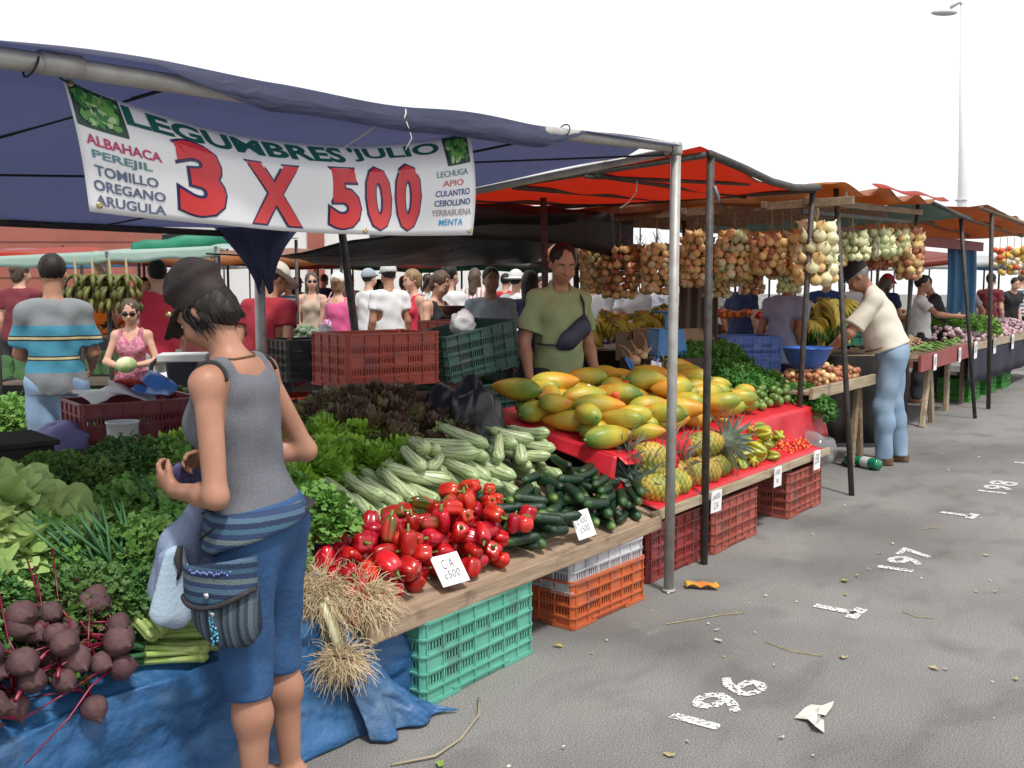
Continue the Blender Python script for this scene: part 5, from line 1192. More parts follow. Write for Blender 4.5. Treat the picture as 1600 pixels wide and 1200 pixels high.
# clear plastic bags by the end of the board
bagm = mat('clear_plastic', (.35, .36, .38), rough=.12, spec=.8)
def _bag():
    N, L, b = nodes_of(bagm); tr = N.new('ShaderNodeBsdfTransparent'); ms = N.new('ShaderNodeMixShader'); ms.inputs['Fac'].default_value = .55; L.new(b.outputs[0], ms.inputs[1]); L.new(tr.outputs[0], ms.inputs[2]); L.new(ms.outputs[0], N['Material Output'].inputs['Surface'])
_bag()
def crumple(name, label, loc, r, m, seed, cat='bag', amp=.35, n=28):
    b = MB(); b.ell((0, 0, 0), (1, 1, 1), None, n, n // 2 + 4)
    for v in b.v:
        for i in range(len(v)):
            p = v[i].copy(); k = 1 + amp * noise.noise((p[0] * 1.8 + seed, p[1] * 1.8, p[2] * 1.8)) + amp * .5 * abs(noise.noise((p[0] * 5, p[1] * 5 + seed, p[2] * 5)))
            v[i] = (p[0] * r[0] * k, p[1] * r[1] * k, max(-.92 * r[2], p[2] * r[2] * k))
    return tag(b.build(name, m, None, True, loc=loc), label, cat)
crumple('plastic_bag', 'crumpled clear plastic bag hanging off the end of the fruit board', (6.98, 2.50, .34), (.13, .16, .12), bagm, 4)
crumple('plastic_bag', 'grey plastic bag piled behind the tiny tomatoes', (6.70, 2.88, .56), (.24, .12, .10), bagm, 9)
# ------------------------------------------------------------------ leafy stand at the left: tarp covered shelves and herbs
tb = thing('herb_table', 'stepped table under a blue tarp carrying beets, herbs and lettuce at the left', 'table', (1.4, 2.39, 0))
def crz(a, b, c): return (1 - abs(2 * noise.noise((a, b, c)))) * .5 + (1 - abs(2 * noise.noise((a * 2.3, b * 2.3, c + 5)))) * .25
def skirt(u, v):
    # u along X from .0 to 2.62, v from ground up over the edge and up the slope
    x = -.1 + 2.60 * u; wv = .025 * math.sin(x * 7.3) + .014 * math.sin(x * 17 + 1)
    if v < .5:
        k = v / .5; fl = max(0, x - 2.0) / .5; out = .05 * (1 - k) ** 1.5 + .05 * (1 - k) * fl + wv * (1 - k)
        z = .006 + (.40 + .015 * math.sin(x * 5) - .05 * max(0, x - 2.1)) * k + (.018 * noise.noise((x * 5, k * 4, 2)))* math.sin(math.pi * k)
        y = -out + .035 * noise.noise((x * 4.1, k * 3.0, 7.7)) + .026 * crz(x * 5 + k * 1.5, k * 2.6 - x, 1.3)
        return (x - 1.4 + .12 * fl * (1 - k), y, max(.006, z))
    k = (v - .5) / .5
    return (x - 1.4, .02 + .75 * k, .41 + .17 * min(1, k / .33) + .11 * max(0, k - .33) + .012 * noise.noise((x * 6, k * 5, 4)) - .012 * math.cos(k * 9) * (k < .15))
MB().grid(skirt, 190, 90).build('tarp_skirt', blue_tarp_b, tb, True, thick=.003)
for x in (-1.2, -.3, .6, 1.0):
    for y, h in ((.10, .39), (.7, .68)): MB().box((x, y, h / 2), (.05, .05, h)).build('leg', timber, tb)
def flare(u, v):   # loose corner of the tarp spread on the asphalt by the green crate
    x = .80 + .27 * u + .05 * v; k = 1 - v
    y = -.02 - .14 * v - .05 * u * v + .02 * math.sin(u * 14 + v * 3) * v + .035 * crz(u * 3, v * 3, 9)
    z = .39 * k * (1 - .95 * u ** 1.6) + .012 + .02 * crz(u * 4, v * 3, 3) * k + .02 * abs(math.sin(u * 9)) * k
    return (x + .10 * v * u, y, z)
MB().grid(flare, 70, 50).build('tarp_corner', blue_tarp_b, tb, True, thick=.003)
# raised shelf under the lettuce, draped in the same sort of tarp
lt = thing('lettuce_shelf', 'shelf draped in blue tarp carrying the light green and dark lettuces', 'shelf', (3.15, 3.08, 0))
def shelf(u, v):
    x = -.75 + 1.62 * u; y0 = -.15 + .20 * u
    if v < .4:
        k = v / .4; h = .10 + .07 * (1 - u) ** 2 + .02 * math.sin(u * 8)
        return (x, y0 - .012 - .02 * (1 - k) - .014 * math.sin(u * 26) * (1 - k), .655 - h * (1 - k))
    k = (v - .4) / .6; return (x, y0 + .70 * k, .655 + .16 * k + .008 * noise.noise((x * 6, k * 6, 0)))
MB().grid(shelf, 60, 24).build('tarp', blue_tarp_b, lt, True, thick=.003)
for u, dz in ((.22, -.055), (.80, -.05)):
    m_ = MB().lathe([(.006, .001), (.013, .001), (.013, -.001), (.006, -.001)], 12).build('eyelet', mat('snap_steel', (.75, .74, .72)), lt, True); m_.location = (-.75 + 1.62 * u, -.15 + .2 * u - .03, .655 + dz); m_.rotation_euler = (R(80), 0, 0)
for x in (-.6, .7):
    for y in (.1, .6): MB().box((x, y + .05, .30), (.05, .05, .6)).build('leg', timber, lt)
# ---- foliage makers
def leafm(name, c, c2, rnd=.25, rough=.5, scale=16, trans=.22, hr=.015): return mat(name, c, c2, rough=rough, scale=scale, rnd=rnd, trans=trans, hrnd=hr, spec=.4)
g_pars = leafm('parsley_leaf', (.08, .20, .03), (.135, .28, .055)); g_cel = leafm('celery_leaf', (.105, .24, .04), (.17, .33, .07)); g_dark = leafm('herb_dark_leaf', (.06, .16, .035), (.10, .22, .055)); g_feath = leafm('feathery_leaf', (.08, .17, .03), (.14, .25, .06)); g_stalk = leafm('pale_stalk', (.16, .30, .06), (.26, .40, .12), trans=.1)
g_cur = leafm('light_lettuce_leaf', (.27, .52, .04), (.38, .64, .10), rnd=.14); g_but = leafm('butter_lettuce_leaf', (.30, .44, .13), (.40, .54, .20), rnd=.12); g_basil = leafm('basil_leaf', (.06, .19, .025), (.10, .27, .05))
def lollo():
    m = ramp_mat('dark_lollo_leaf', [(0, (.30, .42, .12)), (.50, (.24, .29, .09)), (.78, (.18, .14, .065)), (1, (.125, .075, .055))], 'Z', 0, .15, .5, .7, 22, rnd=.22); return m
g_lol = lollo()
def leaflet(b, p, d, n, l, w, m=0, cup=.2):
    """one small pinnate leaf blade (three lobes) as faces"""
    d = d.normalized(); s = d.cross(n); s = s.normalized() if s.length > 1e-4 else d.orthogonal().normalized(); n = s.cross(d)
    pts = [p, p + d * l * .35 + s * w * .55 + n * w * cup, p + d * l * .55 + s * w * .28, p + d * l * .8 + s * w * .42 + n * w * cup, p + d * l, p + d * l * .8 - s * w * .42 + n * w * cup, p + d * l * .55 - s * w * .28, p + d * l * .35 - s * w * .55 + n * w * cup, p + d * l * .5 + n * w * .03]
    b.add(pts, [(0, 1, 2, 8), (8, 2, 3, 4), (8, 4, 5, 6), (0, 8, 6, 7)], m)
def rv(r, a=1): return Vector((r.uniform(-a, a), r.uniform(-a, a), r.uniform(-a, a)))
def herb_bunch(name, cat, seed, m, n=420, R_=.13, Hh=.15, l=.026, w=.022, stalks=14, sm=None):
    """bunch of herb: stalks from the base and a dome of many small leaves"""
    r = random.Random(seed); b = MB()
    for i in range(n):
        a = r.random() * 6.28; u = r.random() ** .5; k = r.random() ** .6
        p = Vector((R_ * u * math.cos(a), R_ * u * math.sin(a), Hh * (.35 + .75 * k) * math.sqrt(max(.05, 1 - u * u * .8))))
        d = (Vector((math.cos(a) * u, math.sin(a) * u, .25)) + rv(r, .8)); nn = Vector((math.cos(a) * u * .6, math.sin(a) * u * .6, 1)) + rv(r, .5)
        s = r.uniform(.7, 1.3); leaflet(b, p, d, nn, l * s, w * s)
    t = thing(name, 'x', cat); b.build('leaves', m, t)
    if stalks:
        c = MB()
        for i in range(stalks):
            a = r.random() * 6.28; u = r.random() * .8; c.tube([(.02 * math.cos(a), .02 * math.sin(a), -.02), (R_ * u * .5 * math.cos(a), R_ * u * .5 * math.sin(a), Hh * .35), (R_ * u * math.cos(a), R_ * u * math.sin(a), Hh * .85)], [.003, .0025, .0015], 4)
        c.build('stalks', sm or g_stalk, t)
    return proto(t)
parsley = [herb_bunch('parsley_bunch', 'herbs', i, m_, 1000, .13, .15, .021, .018) for i, m_ in enumerate((g_pars, g_pars, g_dark))]
celery = [herb_bunch('celery_bunch', 'herbs', 10 + i, g_cel, 560, .14, .16, .033, .028) for i in range(2)]
feath = [herb_bunch('dill_bunch', 'herbs', 20, g_feath, 900, .15, .11, .022, .006, 26)]
basil = [herb_bunch('basil_bunch', 'herbs', 30 + i, g_basil, 520, .13, .14, .034, .024, 10) for i in range(2)]
def ruffled(name, cat, seed, m, nleaf=26, R_=.14, Hh=.13, ruf=.022, fr=16, w=.085, basem=None, droop=.4):
    """head of loose leaf lettuce: overlapping leaves with frilled margins"""
    r = random.Random(seed); b = MB()
    for i in range(nleaf):
        k = i / nleaf; a = i * 2.39996 + r.uniform(-.2, .2); tilt = .25 + 1.15 * k; L_ = R_ * (.75 + .45 * k) * r.uniform(.85, 1.12); wd = w * r.uniform(.8, 1.15) * (.7 + .5 * k); ph = r.random() * 6; lz = Hh * (1 - k * .55)
        dr = Vector((math.cos(a), math.sin(a), 0)); sd_ = Vector((-math.sin(a), math.cos(a), 0)); vs = []; nu, nv = 7, 10
        for iu in range(nu + 1):
            t = iu / nu
            for iv in range(nv + 1):
                s = iv / nv * 2 - 1; ed = max(t ** 2, abs(s) ** 2)
                p = dr * (L_ * t * math.sin(tilt) * (1 - .08 * s * s)) + Vector((0, 0, lz * t * math.cos(tilt * .55) - droop * k * L_ * t * t * .5 + .02)) + sd_ * (wd * s * (.25 + .95 * t) * (1 - .3 * t ** 3))
                p += (dr * .6 + Vector((0, 0, .8))) * (ruf * ed * (math.sin(fr * s * (.5 + t) + ph) * .6 + math.sin(fr * 1.7 * t + 5 * s + ph * 2) * .5)) + sd_ * (ruf * .7 * ed * math.sin(fr * 1.3 * (s + t) + ph))
                p += Vector((0, 0, .25 * wd * s * s)); vs.append(p)
        b.add(vs, [(q*(nv+1) + j, (q+1)*(nv+1) + j, (q+1)*(nv+1) + j + 1, q*(nv+1) + j + 1) for q in range(nu) for j in range(nv)])
    return proto(tag(b.build(name, m, None, True), 'x', cat))
light = [ruffled('lettuce', 'lettuce', i, g_cur, 44, .13, .12, .020, 26, .055) for i in range(3)]
lollos = [ruffled('dark_lettuce', 'lettuce', 10 + i, g_lol, 44, .13, .12, .020, 26, .052) for i in range(3)]
butter = [ruffled('lettuce', 'lettuce', 30 + i, g_but, 18, .21, .13, .010, 7, .16, droop=.9) for i in range(2)]
rg = random.Random(77)
# herb slope (X .3..2.45, Y 2.6..3.35): z rises towards the back
def slope_z(x, y): return .42 + .16 * min(1, max(0, (y - 2.40) / .24)) + .17 * min(1, max(0, (y - 2.62) / .68))
def scatter(protos, n, x0, x1, y0, y1, dz, label, group, tilt=.35, sc=(.85, 1.2), cond=None, mind=.11, zf=None, fwd=.35):
    pts = []
    for _ in range(n * 40):
        if len(pts) >= n: break
        x, y = rg.uniform(x0, x1), rg.uniform(y0, y1)
        if cond and not cond(x, y): continue
        if any((x - q[0]) ** 2 + (y - q[1]) ** 2 < mind ** 2 for q in pts): continue
        pts.append((x, y))
    for x, y in pts:
        z = (zf or slope_z)(x, y) + dz + rg.uniform(-.01, .02)
        M = rotm(fwd + rg.uniform(-tilt, tilt), rg.uniform(-tilt, tilt), 0) @ rotm(0, 0, rg.random() * 6.28)
        place(rg.choice(protos), Vector((x, y, z)), M, label, group, rg.uniform(*sc))
scatter(parsley, 30, 1.50, 2.46, 2.98, 3.38, .0, 'dark green parsley bunch on the herb slope behind the shopper\'s hands', 'parsley bunches on the herb slope')
scatter(parsley[:2] + celery, 22, 1.35, 2.42, 2.70, 3.02, .0, 'fresh green herb bunch in the middle of the herb slope', 'mixed herb bunches on the slope', mind=.12)
scatter(feath + parsley[2:], 24, .75, 1.80, 2.56, 2.80, -.01, 'feathery herb bunch lying left of the spring onions above the beets', 'feathery herb bunches on the slope', mind=.11)
scatter(celery, 8, 1.85, 2.42, 2.66, 2.85, -.02, 'leafy celery bunch just behind the green onion ends', 'celery bunches on the slope', mind=.13)
for i_, (x, y, z) in enumerate(((1.40, 2.88, .74), (1.54, 3.00, .77), (1.28, 2.92, .76), (1.49, 2.84, .66), (1.36, 2.78, .62), (1.62, 2.94, .68), (1.47, 3.1, .80), (1.62, 3.12, .74), (1.45, 2.95, .62), (1.30, 3.05, .62), (1.58, 3.05, .60))):
    place(butter[i_ % 2], Vector((x - .12, y - .06, z + .075)), rotm(.55 + .15 * (i_ % 3), rg.uniform(-.3, .3), 0) @ rotm(0, 0, i_ * 1.7), 'large pale green lettuce with broad leaves in the heap at the left edge', 'broad leaved lettuces at the left edge', .72 + .06 * (i_ % 3))
place(celery[0], Vector((2.52, 2.84, .50)), rotm(.5, 0, 1), 'leafy green bunch at the left end of the squash heap', None, 1.15)
place(celery[1], Vector((2.44, 2.76, .46)), rotm(.6, 0, 2), 'small leafy green bunch just left of the red peppers', None, .9)
place(parsley[0], Vector((2.66, 2.93, .55)), rotm(.4, 0, 0), 'parsley bunch tucked under the lettuce shelf beside the squashes', None, 1.0)
# lettuces on the shelf
sz = lambda x, y: .66 + .23 * max(0, y - 3.0)
scatter(light, 17, 2.48, 3.34, 3.02, 3.62, .01, 'frilly light green lettuce in the heap on the blue tarp shelf', 'light green lettuces on the shelf', mind=.135, zf=lambda x, y: sz(x, y) - .03, cond=lambda x, y: y > 2.98 + .10 * (x - 2.4))
scatter(lollos, 26, 3.34, 4.02, 3.16, 3.80, .0, 'frilly dark red and green lettuce in the heap right of the light green ones', 'dark lettuces on the shelf', mind=.115, zf=lambda x, y: sz(x, y) - .02, sc=(.95, 1.25), cond=lambda x, y: y > 3.10 + .12 * (x - 3.3))
scatter(lollos, 6, 3.10, 3.55, 3.80, 4.05, .0, 'very dark lettuce in the rear row behind the light green ones', 'dark lettuces in the rear row', mind=.13, zf=lambda x, y: .78)
# ---- beets with crimson stalks, spring onions and green onion ends along the front edge
beet_m = mat('beet_skin', (.055, .022, .030), (.10, .048, .050), rough=.75, scale=11, bump=.35, bscale=60, rnd=.25, dirt=((.14, .09, .07), 9, .62)); beet_s = mat('beet_stalk', (.13, .004, .022), (.22, .010, .04), rough=.35, scale=14, rnd=.2)
beet_l = leafm('beet_leaf', (.06, .14, .025), (.12, .22, .05))
def beet(seed):
    r = random.Random(seed); t = thing('beet', 'x', 'beet')
    MB().lathe([(.004, -.060), (.007, -.050), (.020, -.040), (.040, -.020), (.047, 0), (.044, .018), (.030, .034), (.013, .042)], 18, fn=lambda a, z: 1 + .05 * math.sin(2 * a + seed) + .03 * math.sin(5 * a)).build('root', beet_m, t, True)
    for i in range(5):
        a = r.random() * 6.28; u = r.uniform(.3, .9); l = r.uniform(.16, .30); d = Vector((math.cos(a) * u, math.sin(a) * u, 1)).normalized(); bd = rv(r, .11)
        MB().tube([Vector((0, 0, .036)), d * (l * .3) + Vector((0, 0, .036)) + bd * .1, d * l * .65 + bd * .45, d * l * .95 + bd * 1.2], [.0046, .004, .0035, .0025], 6).build('stalk', beet_s, t, True)
    b = MB()
    for i in range(5): leaflet(b, rv(r, .05) + Vector((0, 0, .16)), rv(r), rv(r), .07, .05)
    b.build('leaves', beet_l, t); return proto(t)
beets = [beet(i) for i in range(4)]
bh = Heap(.3, 2.2, 2.30, 3.0, lambda X, Y: .42 + .16 * np.clip((Y - 2.40) / .24, 0, 1) + .20 * np.clip((Y - 2.62) / .68, 0, 1))
heapgen(bh, beets, 58, trap(.70, 1.46, 2.37, 2.50), rg, 'beets heaped at the front left', 'dusty purple beet with crimson stalks in the heap at the front left', lambda r: rotm(R(-75) + r.uniform(-.5, .7), 0, 0) @ rotm(0, 0, 0) if r.random() < .55 else rotm(0, 0, R(60) + r.uniform(-.9, .9)) @ rotm(R(-80), 0, 0), tries=22, sink=.012, scr=(.62, .9))
for i in range(20):     # loose crimson stalks lying across the roots
    x, y = rg.uniform(.95, 1.50), rg.uniform(2.38, 2.55); a = rg.uniform(-.7, 1.2); l = rg.uniform(.16, .3); z = .50 + .6 * (y - 2.40)
    o = MB().tube([(-l * .5, 0, 0), (0, .01, .018), (l * .5, -.012, -.012 - .02 * (i % 3))], [.006, .0065, .004], 6).build('beet_stalk', beet_s, None, True, loc=(x, y, z), rz=a)
    tag(o, 'loose crimson beet stalk lying across the beets', 'beet stalk', 'loose beet stalks')
on_g = leafm('onion_green', (.035, .12, .04), (.07, .19, .07), trans=.1); on_w = mat('onion_white', (.42, .52, .18), (.30, .44, .10), rough=.35, scale=20, rnd=.15)
def scallions(label, p0, p1, n, spread, w0, seed, tipup=.1, fan=.16):
    r = random.Random(seed); a, c = Vector(p0), Vector(p1); ax = (c - a); L_ = ax.length; ax.normalize(); sd_ = ax.cross(Vector((0, 0, 1))).normalized(); up = sd_.cross(ax)
    t = thing('spring_onion_bunch', label, 'spring onions', a)
    for i in range(n):
        o1 = sd_ * r.uniform(-spread, spread) + up * r.uniform(-spread * .5, spread * .6); f_ = sd_ * r.uniform(-fan, fan) + up * r.uniform(-.3, 1) * fan * .6
        pts = [o1 * .9, o1 + ax * L_ * .16, o1 * 1.1 + ax * L_ * .5 + f_ * .25, o1 + ax * L_ * r.uniform(.85, 1.05) + f_]
        st = MB(); st.tube(pts[:3], [w0 * 1.35, w0, w0 * .8], 6, 1); st.tube([pts[2], (pts[2] + pts[3]) / 2 + f_ * .05, pts[3]], [w0 * .8, w0 * .7, w0 * .2], 5, 0); st.tube([pts[0] - ax * .012, pts[0], pts[0] + ax * .02], [w0 * .5, w0 * 1.45, w0 * 1.3], 6, 1)
        st.build('stem', [on_g, on_w], t, True)
    return t
scallions('bunch of spring onions with long dark green tops slanting up over the beets', (1.58, 2.43, .53), (1.50, 2.80, .83), 22, .035, .0075, 1)
scallions('bunch of spring onions lying just right of the first above the beets', (1.66, 2.46, .54), (1.56, 2.82, .80), 16, .03, .007, 5)
scallions('spring onion tops standing among the herbs behind the onion ends', (1.98, 2.66, .52), (1.82, 2.95, .84), 10, .03, .007, 2, fan=.12)
for k_, (x, y, z, dx) in enumerate(((1.80, 2.43, .455, -.36), (1.90, 2.50, .51, -.40), (1.79, 2.47, .50, -.36), (1.72, 2.41, .445, -.32), (1.93, 2.56, .55, -.4))):
    scallions(['bunch of thick green onions with pale ends at the tarp edge, lowest row', 'bunch of thick green onions with pale ends, right of the others', 'bunch of thick green onions with pale ends lying on top', 'bunch of thick green onions with pale ends closest to the beets', 'bunch of thick green onions with pale ends at the back of the pile'][k_], (x, y, z), (x + dx, y + .12, z + .05), 20, .042, .0105, 10 + k_, fan=.06)
# ---- leeks with a mass of straw coloured roots hanging over the board end
root_m = mat('straw_root', (.62, .50, .32), (.48, .37, .22), rough=.85, scale=30); leek_w = mat('leek_white', (.62, .58, .38), (.48, .50, .26), rough=.4, scale=12, stretch=(1, 1, .2))
def root_ball(label, c, r0, n, drop, seed, stalk):
    r = random.Random(seed); t = thing('leek_bunch', label, 'leeks', c); b = MB()
    for i in range(n):
        d = Vector((r.gauss(0, 1), r.gauss(0, 1), r.gauss(0, .8))).normalized(); l = r.uniform(.05, .13); p = d * r0 * r.uniform(.3, .9); p.z *= .8
        q = [p]; v = d.copy()
        for j in range(4):
            v = (v + rv(r, .55) + Vector((0, 0, -.25))).normalized(); q.append(q[-1] + v * l / 4)
        b.tube(q, [.0016, .0014, .0012, .001, .0006], 3, caps=False)
    b.build('roots', root_m, t)
    for (a, e, w_) in stalk: MB().tube([Vector(a), (Vector(a) + Vector(e)) / 2 + Vector((0, 0, .01)), Vector(e)], [w_, w_ * .95, w_ * .8], 9).build('stalk', leek_w, t, True)
root_ball('leek bunch with a wide tangle of straw coloured roots over the board end', (2.24, 2.47, .46), .115, 1300, .1, 1, [((-.05, .05, .0), (-.18, .22, .04), .014), ((-.02, .06, .01), (-.12, .25, .05), .013)])
root_ball('leek bunch with straw roots lying closest to the pepper heap', (2.35, 2.39, .44), .09, 1000, .1, 2, [((-.03, .05, .0), (-.14, .22, .05), .013)])
root_ball('leek bunch with straw roots tucked behind the others', (2.17, 2.54, .48), .08, 600, .1, 3, [((-.03, .05, 0), (-.15, .18, .03), .013)])
root_ball('leek hanging down from the board end with its roots below', (2.20, 2.345, .285), .055, 520, .1, 4, [((0, 0, .01), (-.03, .045, .19), .015), ((.02, .01, .02), (.0, .06, .20), .012)])
# cut twine on the asphalt below
tw = MB().tube([(2.18, 2.10, .006), (2.3, 2.02, .012), (2.45, 2.04, .006), (2.62, 2.1, .01), (2.75, 2.2, .006)], .0045, 6).build('twine', mat('jute', (.36, .31, .22), rough=.9), None, True); tag(tw, 'loose piece of twine lying on the asphalt below the blue tarp', 'twine')
# ------------------------------------------------------------------ onion stall: strings of onions, tables, bowls
on_y = mat('yellow_onion', (.72, .53, .25), (.60, .38, .15), rough=.35, scale=9, rnd=.28, hrnd=.012, stretch=(1, 1, .25)); on_wh = mat('white_onion', (.72, .66, .42), (.62, .60, .34), rough=.3, scale=8, rnd=.15, stretch=(1, 1, .25)); on_r = mat('red_brown_onion', (.46, .19, .09), (.32, .10, .055), rough=.35, scale=9, rnd=.25, stretch=(1, 1, .25)); on_g2 = mat('green_white_onion', (.56, .60, .34), (.42, .48, .22), rough=.3, scale=8, rnd=.15)
straw = mat('dry_onion_tops', (.42, .34, .20), (.28, .22, .12), rough=.9, scale=20)
def onion_mesh(m):
    b = MB(); b.lathe([(.003, -.47), (.10, -.46), (.34, -.33), (.48, -.08), (.48, .10), (.36, .30), (.15, .44), (.06, .56), (.045, .72)], 12); return b.mesh('onion', m, True)
ONM = {m.name: onion_mesh(m) for m in (on_y, on_wh, on_r, on_g2)}
def onion_string(label, top, n, length, rad, size, mats, seed, cord=.12):
    r = random.Random(seed); t = thing('onion_string', label, 'onions', top, 0, 'strings of onions hanging under the orange tent')
    MB().tube([(0, 0, cord), (.004, 0, 0), (0, 0, -length * .9)], .006, 5).build('cord', straw, t)
    b = MB()
    for i in range(16):
        a = r.random() * 6.28; z = -r.random() * .12; b.tube([(0, 0, z), (.03 * math.cos(a), .03 * math.sin(a), z + .03 + .05 * r.random()), (.06 * math.cos(a), .06 * math.sin(a), z + r.uniform(-.02, .10))], [.003, .002, .001], 4)
    b.build('dry_tops', straw, t)
    per = max(3, round(6.28 * rad / (size * .92)))
    rows = max(1, round(n / per)); k = 0
    for q in range(rows):
        for j in range(per):
            a = 6.28 * (j + .5 * (q % 2)) / per + r.uniform(-.2, .2); z = -.04 - (length - .06) * (q + .5) / rows + r.uniform(-.012, .012); rr = rad * r.uniform(.8, 1.1) * (1.0 if 0 < q else .75)
            m = r.choice(mats); o = bpy.data.objects.new('onion', ONM[m.name]); COL.objects.link(o); o.parent = t
            o.location = (rr * math.cos(a), rr * math.sin(a), z); s = size * r.uniform(.85, 1.15); o.scale = (s, s, s * .95); o.rotation_euler = (r.uniform(.3, 1.1), 0, a + math.pi / 2)
    return t
Ys, Ws, Rs, Gs = [on_y, on_y, on_y, on_wh], [on_wh, on_wh, on_y], [on_r, on_y, on_y], [on_g2, on_wh, on_g2]
# (photo x, top y, bottom y, X-plane or Y-plane, radius, onion size, mats, label)
SPEC = [(925, 372, 462, 'X', 7.15, .075, .062, Ys, 'string of brown onions hanging directly beside the vendor'),
        (968, 378, 470, 'X', 7.15, .105, .065, Rs, 'thick string of reddish onions hanging second from the vendor'),
        (1000, 376, 446, 'X', 7.3, .06, .055, [on_g2, on_y], 'thin string of greenish onions between two thicker strings behind the steel pole'),
        (1026, 374, 462, 'X', 7.15, .095, .067, Ys, 'string of golden onions hanging left of the steel pole'),
        (1090, 352, 452, 'X', 7.15, .09, .067, Ys, 'string of pale brown onions hanging between the steel pole and the dark pole'),
        (1122, 392, 468, 'X', 7.4, .08, .055, Ys, 'string of small brown onions hanging just right of the dark pole'),
        (1148, 352, 440, 'X', 7.15, .10, .070, [on_y, on_wh, on_y, on_g2], 'string of large pale gold onions hanging right of the dark pole'),
        (1178, 380, 462, 'X', 7.4, .06, .05, [on_y, on_r], 'string of small dim onions behind the larger ones above the blue shirted man'),
        (1206, 358, 432, 'X', 7.15, .105, .068, Rs, 'string of orange red onions hanging above the man in the pale blue shirt'),
        (1236, 356, 462, 'X', 7.3, .06, .055, Gs, 'thin string of pale onions left of the tent pole'),
        (1276, 338, 448, 'Y', 2.56, .105, .098, Ws, 'string of the biggest white gold onions hanging right of the tent pole'),
        (1310, 372, 418, 'Y', 2.75, .05, .06, [on_y], 'short string of small onions behind the leaning pole'),
        (1332, 356, 410, 'Y', 2.66, .10, .075, Gs, 'string of greenish white onions hanging right of the leaning pole'),
        (1372, 352, 404, 'Y', 2.66, .10, .08, Gs, 'string of pale onions with a white card hanging above the cap of the old man'),
        (1400, 352, 402, 'Y', 2.66, .09, .08, [on_g2, on_y], 'string of mixed pale onions behind the old man'),
        (1424, 350, 440, 'Y', 2.66, .08, .085, [on_y, on_r, on_y], 'long string of brown onions at the right end of the rail'),
        (945, 380, 452, 'X', 7.45, .09, .06, Ys, 'dim string of onions behind the first two beside the vendor'),
        (1050, 384, 450, 'X', 7.45, .08, .06, Ys, 'dim string of onions behind the steel pole'),
        (1106, 376, 446, 'X', 7.5, .09, .06, Ys, 'dim string of onions behind the dark pole'),
        (1166, 372, 450, 'X', 7.45, .09, .06, [on_y, on_wh], 'dim string of gold onions in the second row above the blue crates'),
        (1222, 378, 440, 'X', 7.45, .08, .06, [on_y, on_wh], 'dim string of gold onions in the second row over the pale blue shirt'),
        (1256, 350, 440, 'X', 7.2, .06, .07, Ys, 'string of gold onions right behind the tent pole'),
        (1352, 356, 406, 'Y', 2.85, .09, .075, Gs, 'string of pale onions behind the white card'),
        (1388, 354, 410, 'Y', 2.85, .09, .08, Ys, 'string of gold onions behind the pale ones over the old man'),
        (1412, 356, 424, 'Y', 2.8, .07, .08, Ys, 'string of gold onions left of the long brown one at the rail end'),
        (1372, 392, 424, 'Y', 2.95, .07, .07, [on_r], 'short string of red onions hanging behind the old man\'s cap')]
for i, (px, y0, y1, ax, pl, rad, sz_, ms_, lb) in enumerate(SPEC):
    p = at(px, y0, X=pl) if ax == 'X' else at(px, y0, Y=pl); q = at(px, y1, X=pl) if ax == 'X' else at(px, y1, Y=pl); L_ = p.z - q.z
    n = max(6, int(L_ * 6.28 * 1.18 * rad / (sz_ * sz_ * .80))); onion_string(lb, p, min(n, 90), L_, rad * 1.15, sz_, ms_, i, max(.04, 2.11 - p.z))
price_card('white card clipped to the pale onion string above the old man', at(1372, 405, Y=2.54), R(20), 0, [('\u00a2600', .6, pen)], .16, .14, 18)
# table with loose brown onions in front of the old man
ot = thing('onion_table', 'wooden trestle table heaped with brown onions beside the old man', 'table', (7.8, 2.55, 0))
MB().box((0, 0, .735), (1.5, .03, .085)).build('front_board', wood2, ot, bev=.003)
for k in range(4): MB().box((0, .13 + .235 * k, .735), (1.5, .225, .025)).build('plank', wood2, ot, bev=.003)
for x in (-.65, .62):
    for y in (.1, .8): MB().tube([(x - .12, y, 0), (x, y, .72)], .032, 6).build('leg', timber, ot); MB().tube([(x + .14, y, 0), (x + .02, y, .72)], .03, 6).build('leg', timber, ot)
ph2 = Heap(7.0, 8.6, 2.5, 3.6, lambda X, Y: np.full(X.shape, .75))
def loose(m, sz_):
    o = link('onion', ONM[m.name]); o.scale = (sz_,) * 3; return o
lo_ = []
for m, sz_ in ((on_r, .055), (on_y, .055)):
    b = MB(); b.lathe([(.003*1, -.47*sz_), (.10*sz_, -.46*sz_), (.34*sz_, -.33*sz_), (.48*sz_, -.08*sz_), (.48*sz_, .10*sz_), (.36*sz_, .30*sz_), (.15*sz_, .44*sz_), (.05*sz_, .6*sz_)], 10)
    lo_.append(proto(tag(b.build('onion', m, None, True), 'x', 'onion')))
heapgen(ph2, lo_, 190, trap(7.35, 8.4, 2.62, 3.0), rg, 'loose brown onions on the trestle table', 'brown onion in the loose heap on the trestle table', lambda r: rotm(r.uniform(0, 3), r.uniform(-1, 1), r.random() * 6), tries=7, sink=.004, scr=(.8, 1.2), pick=lambda k, r: 0 if r.random() < .65 else 1)
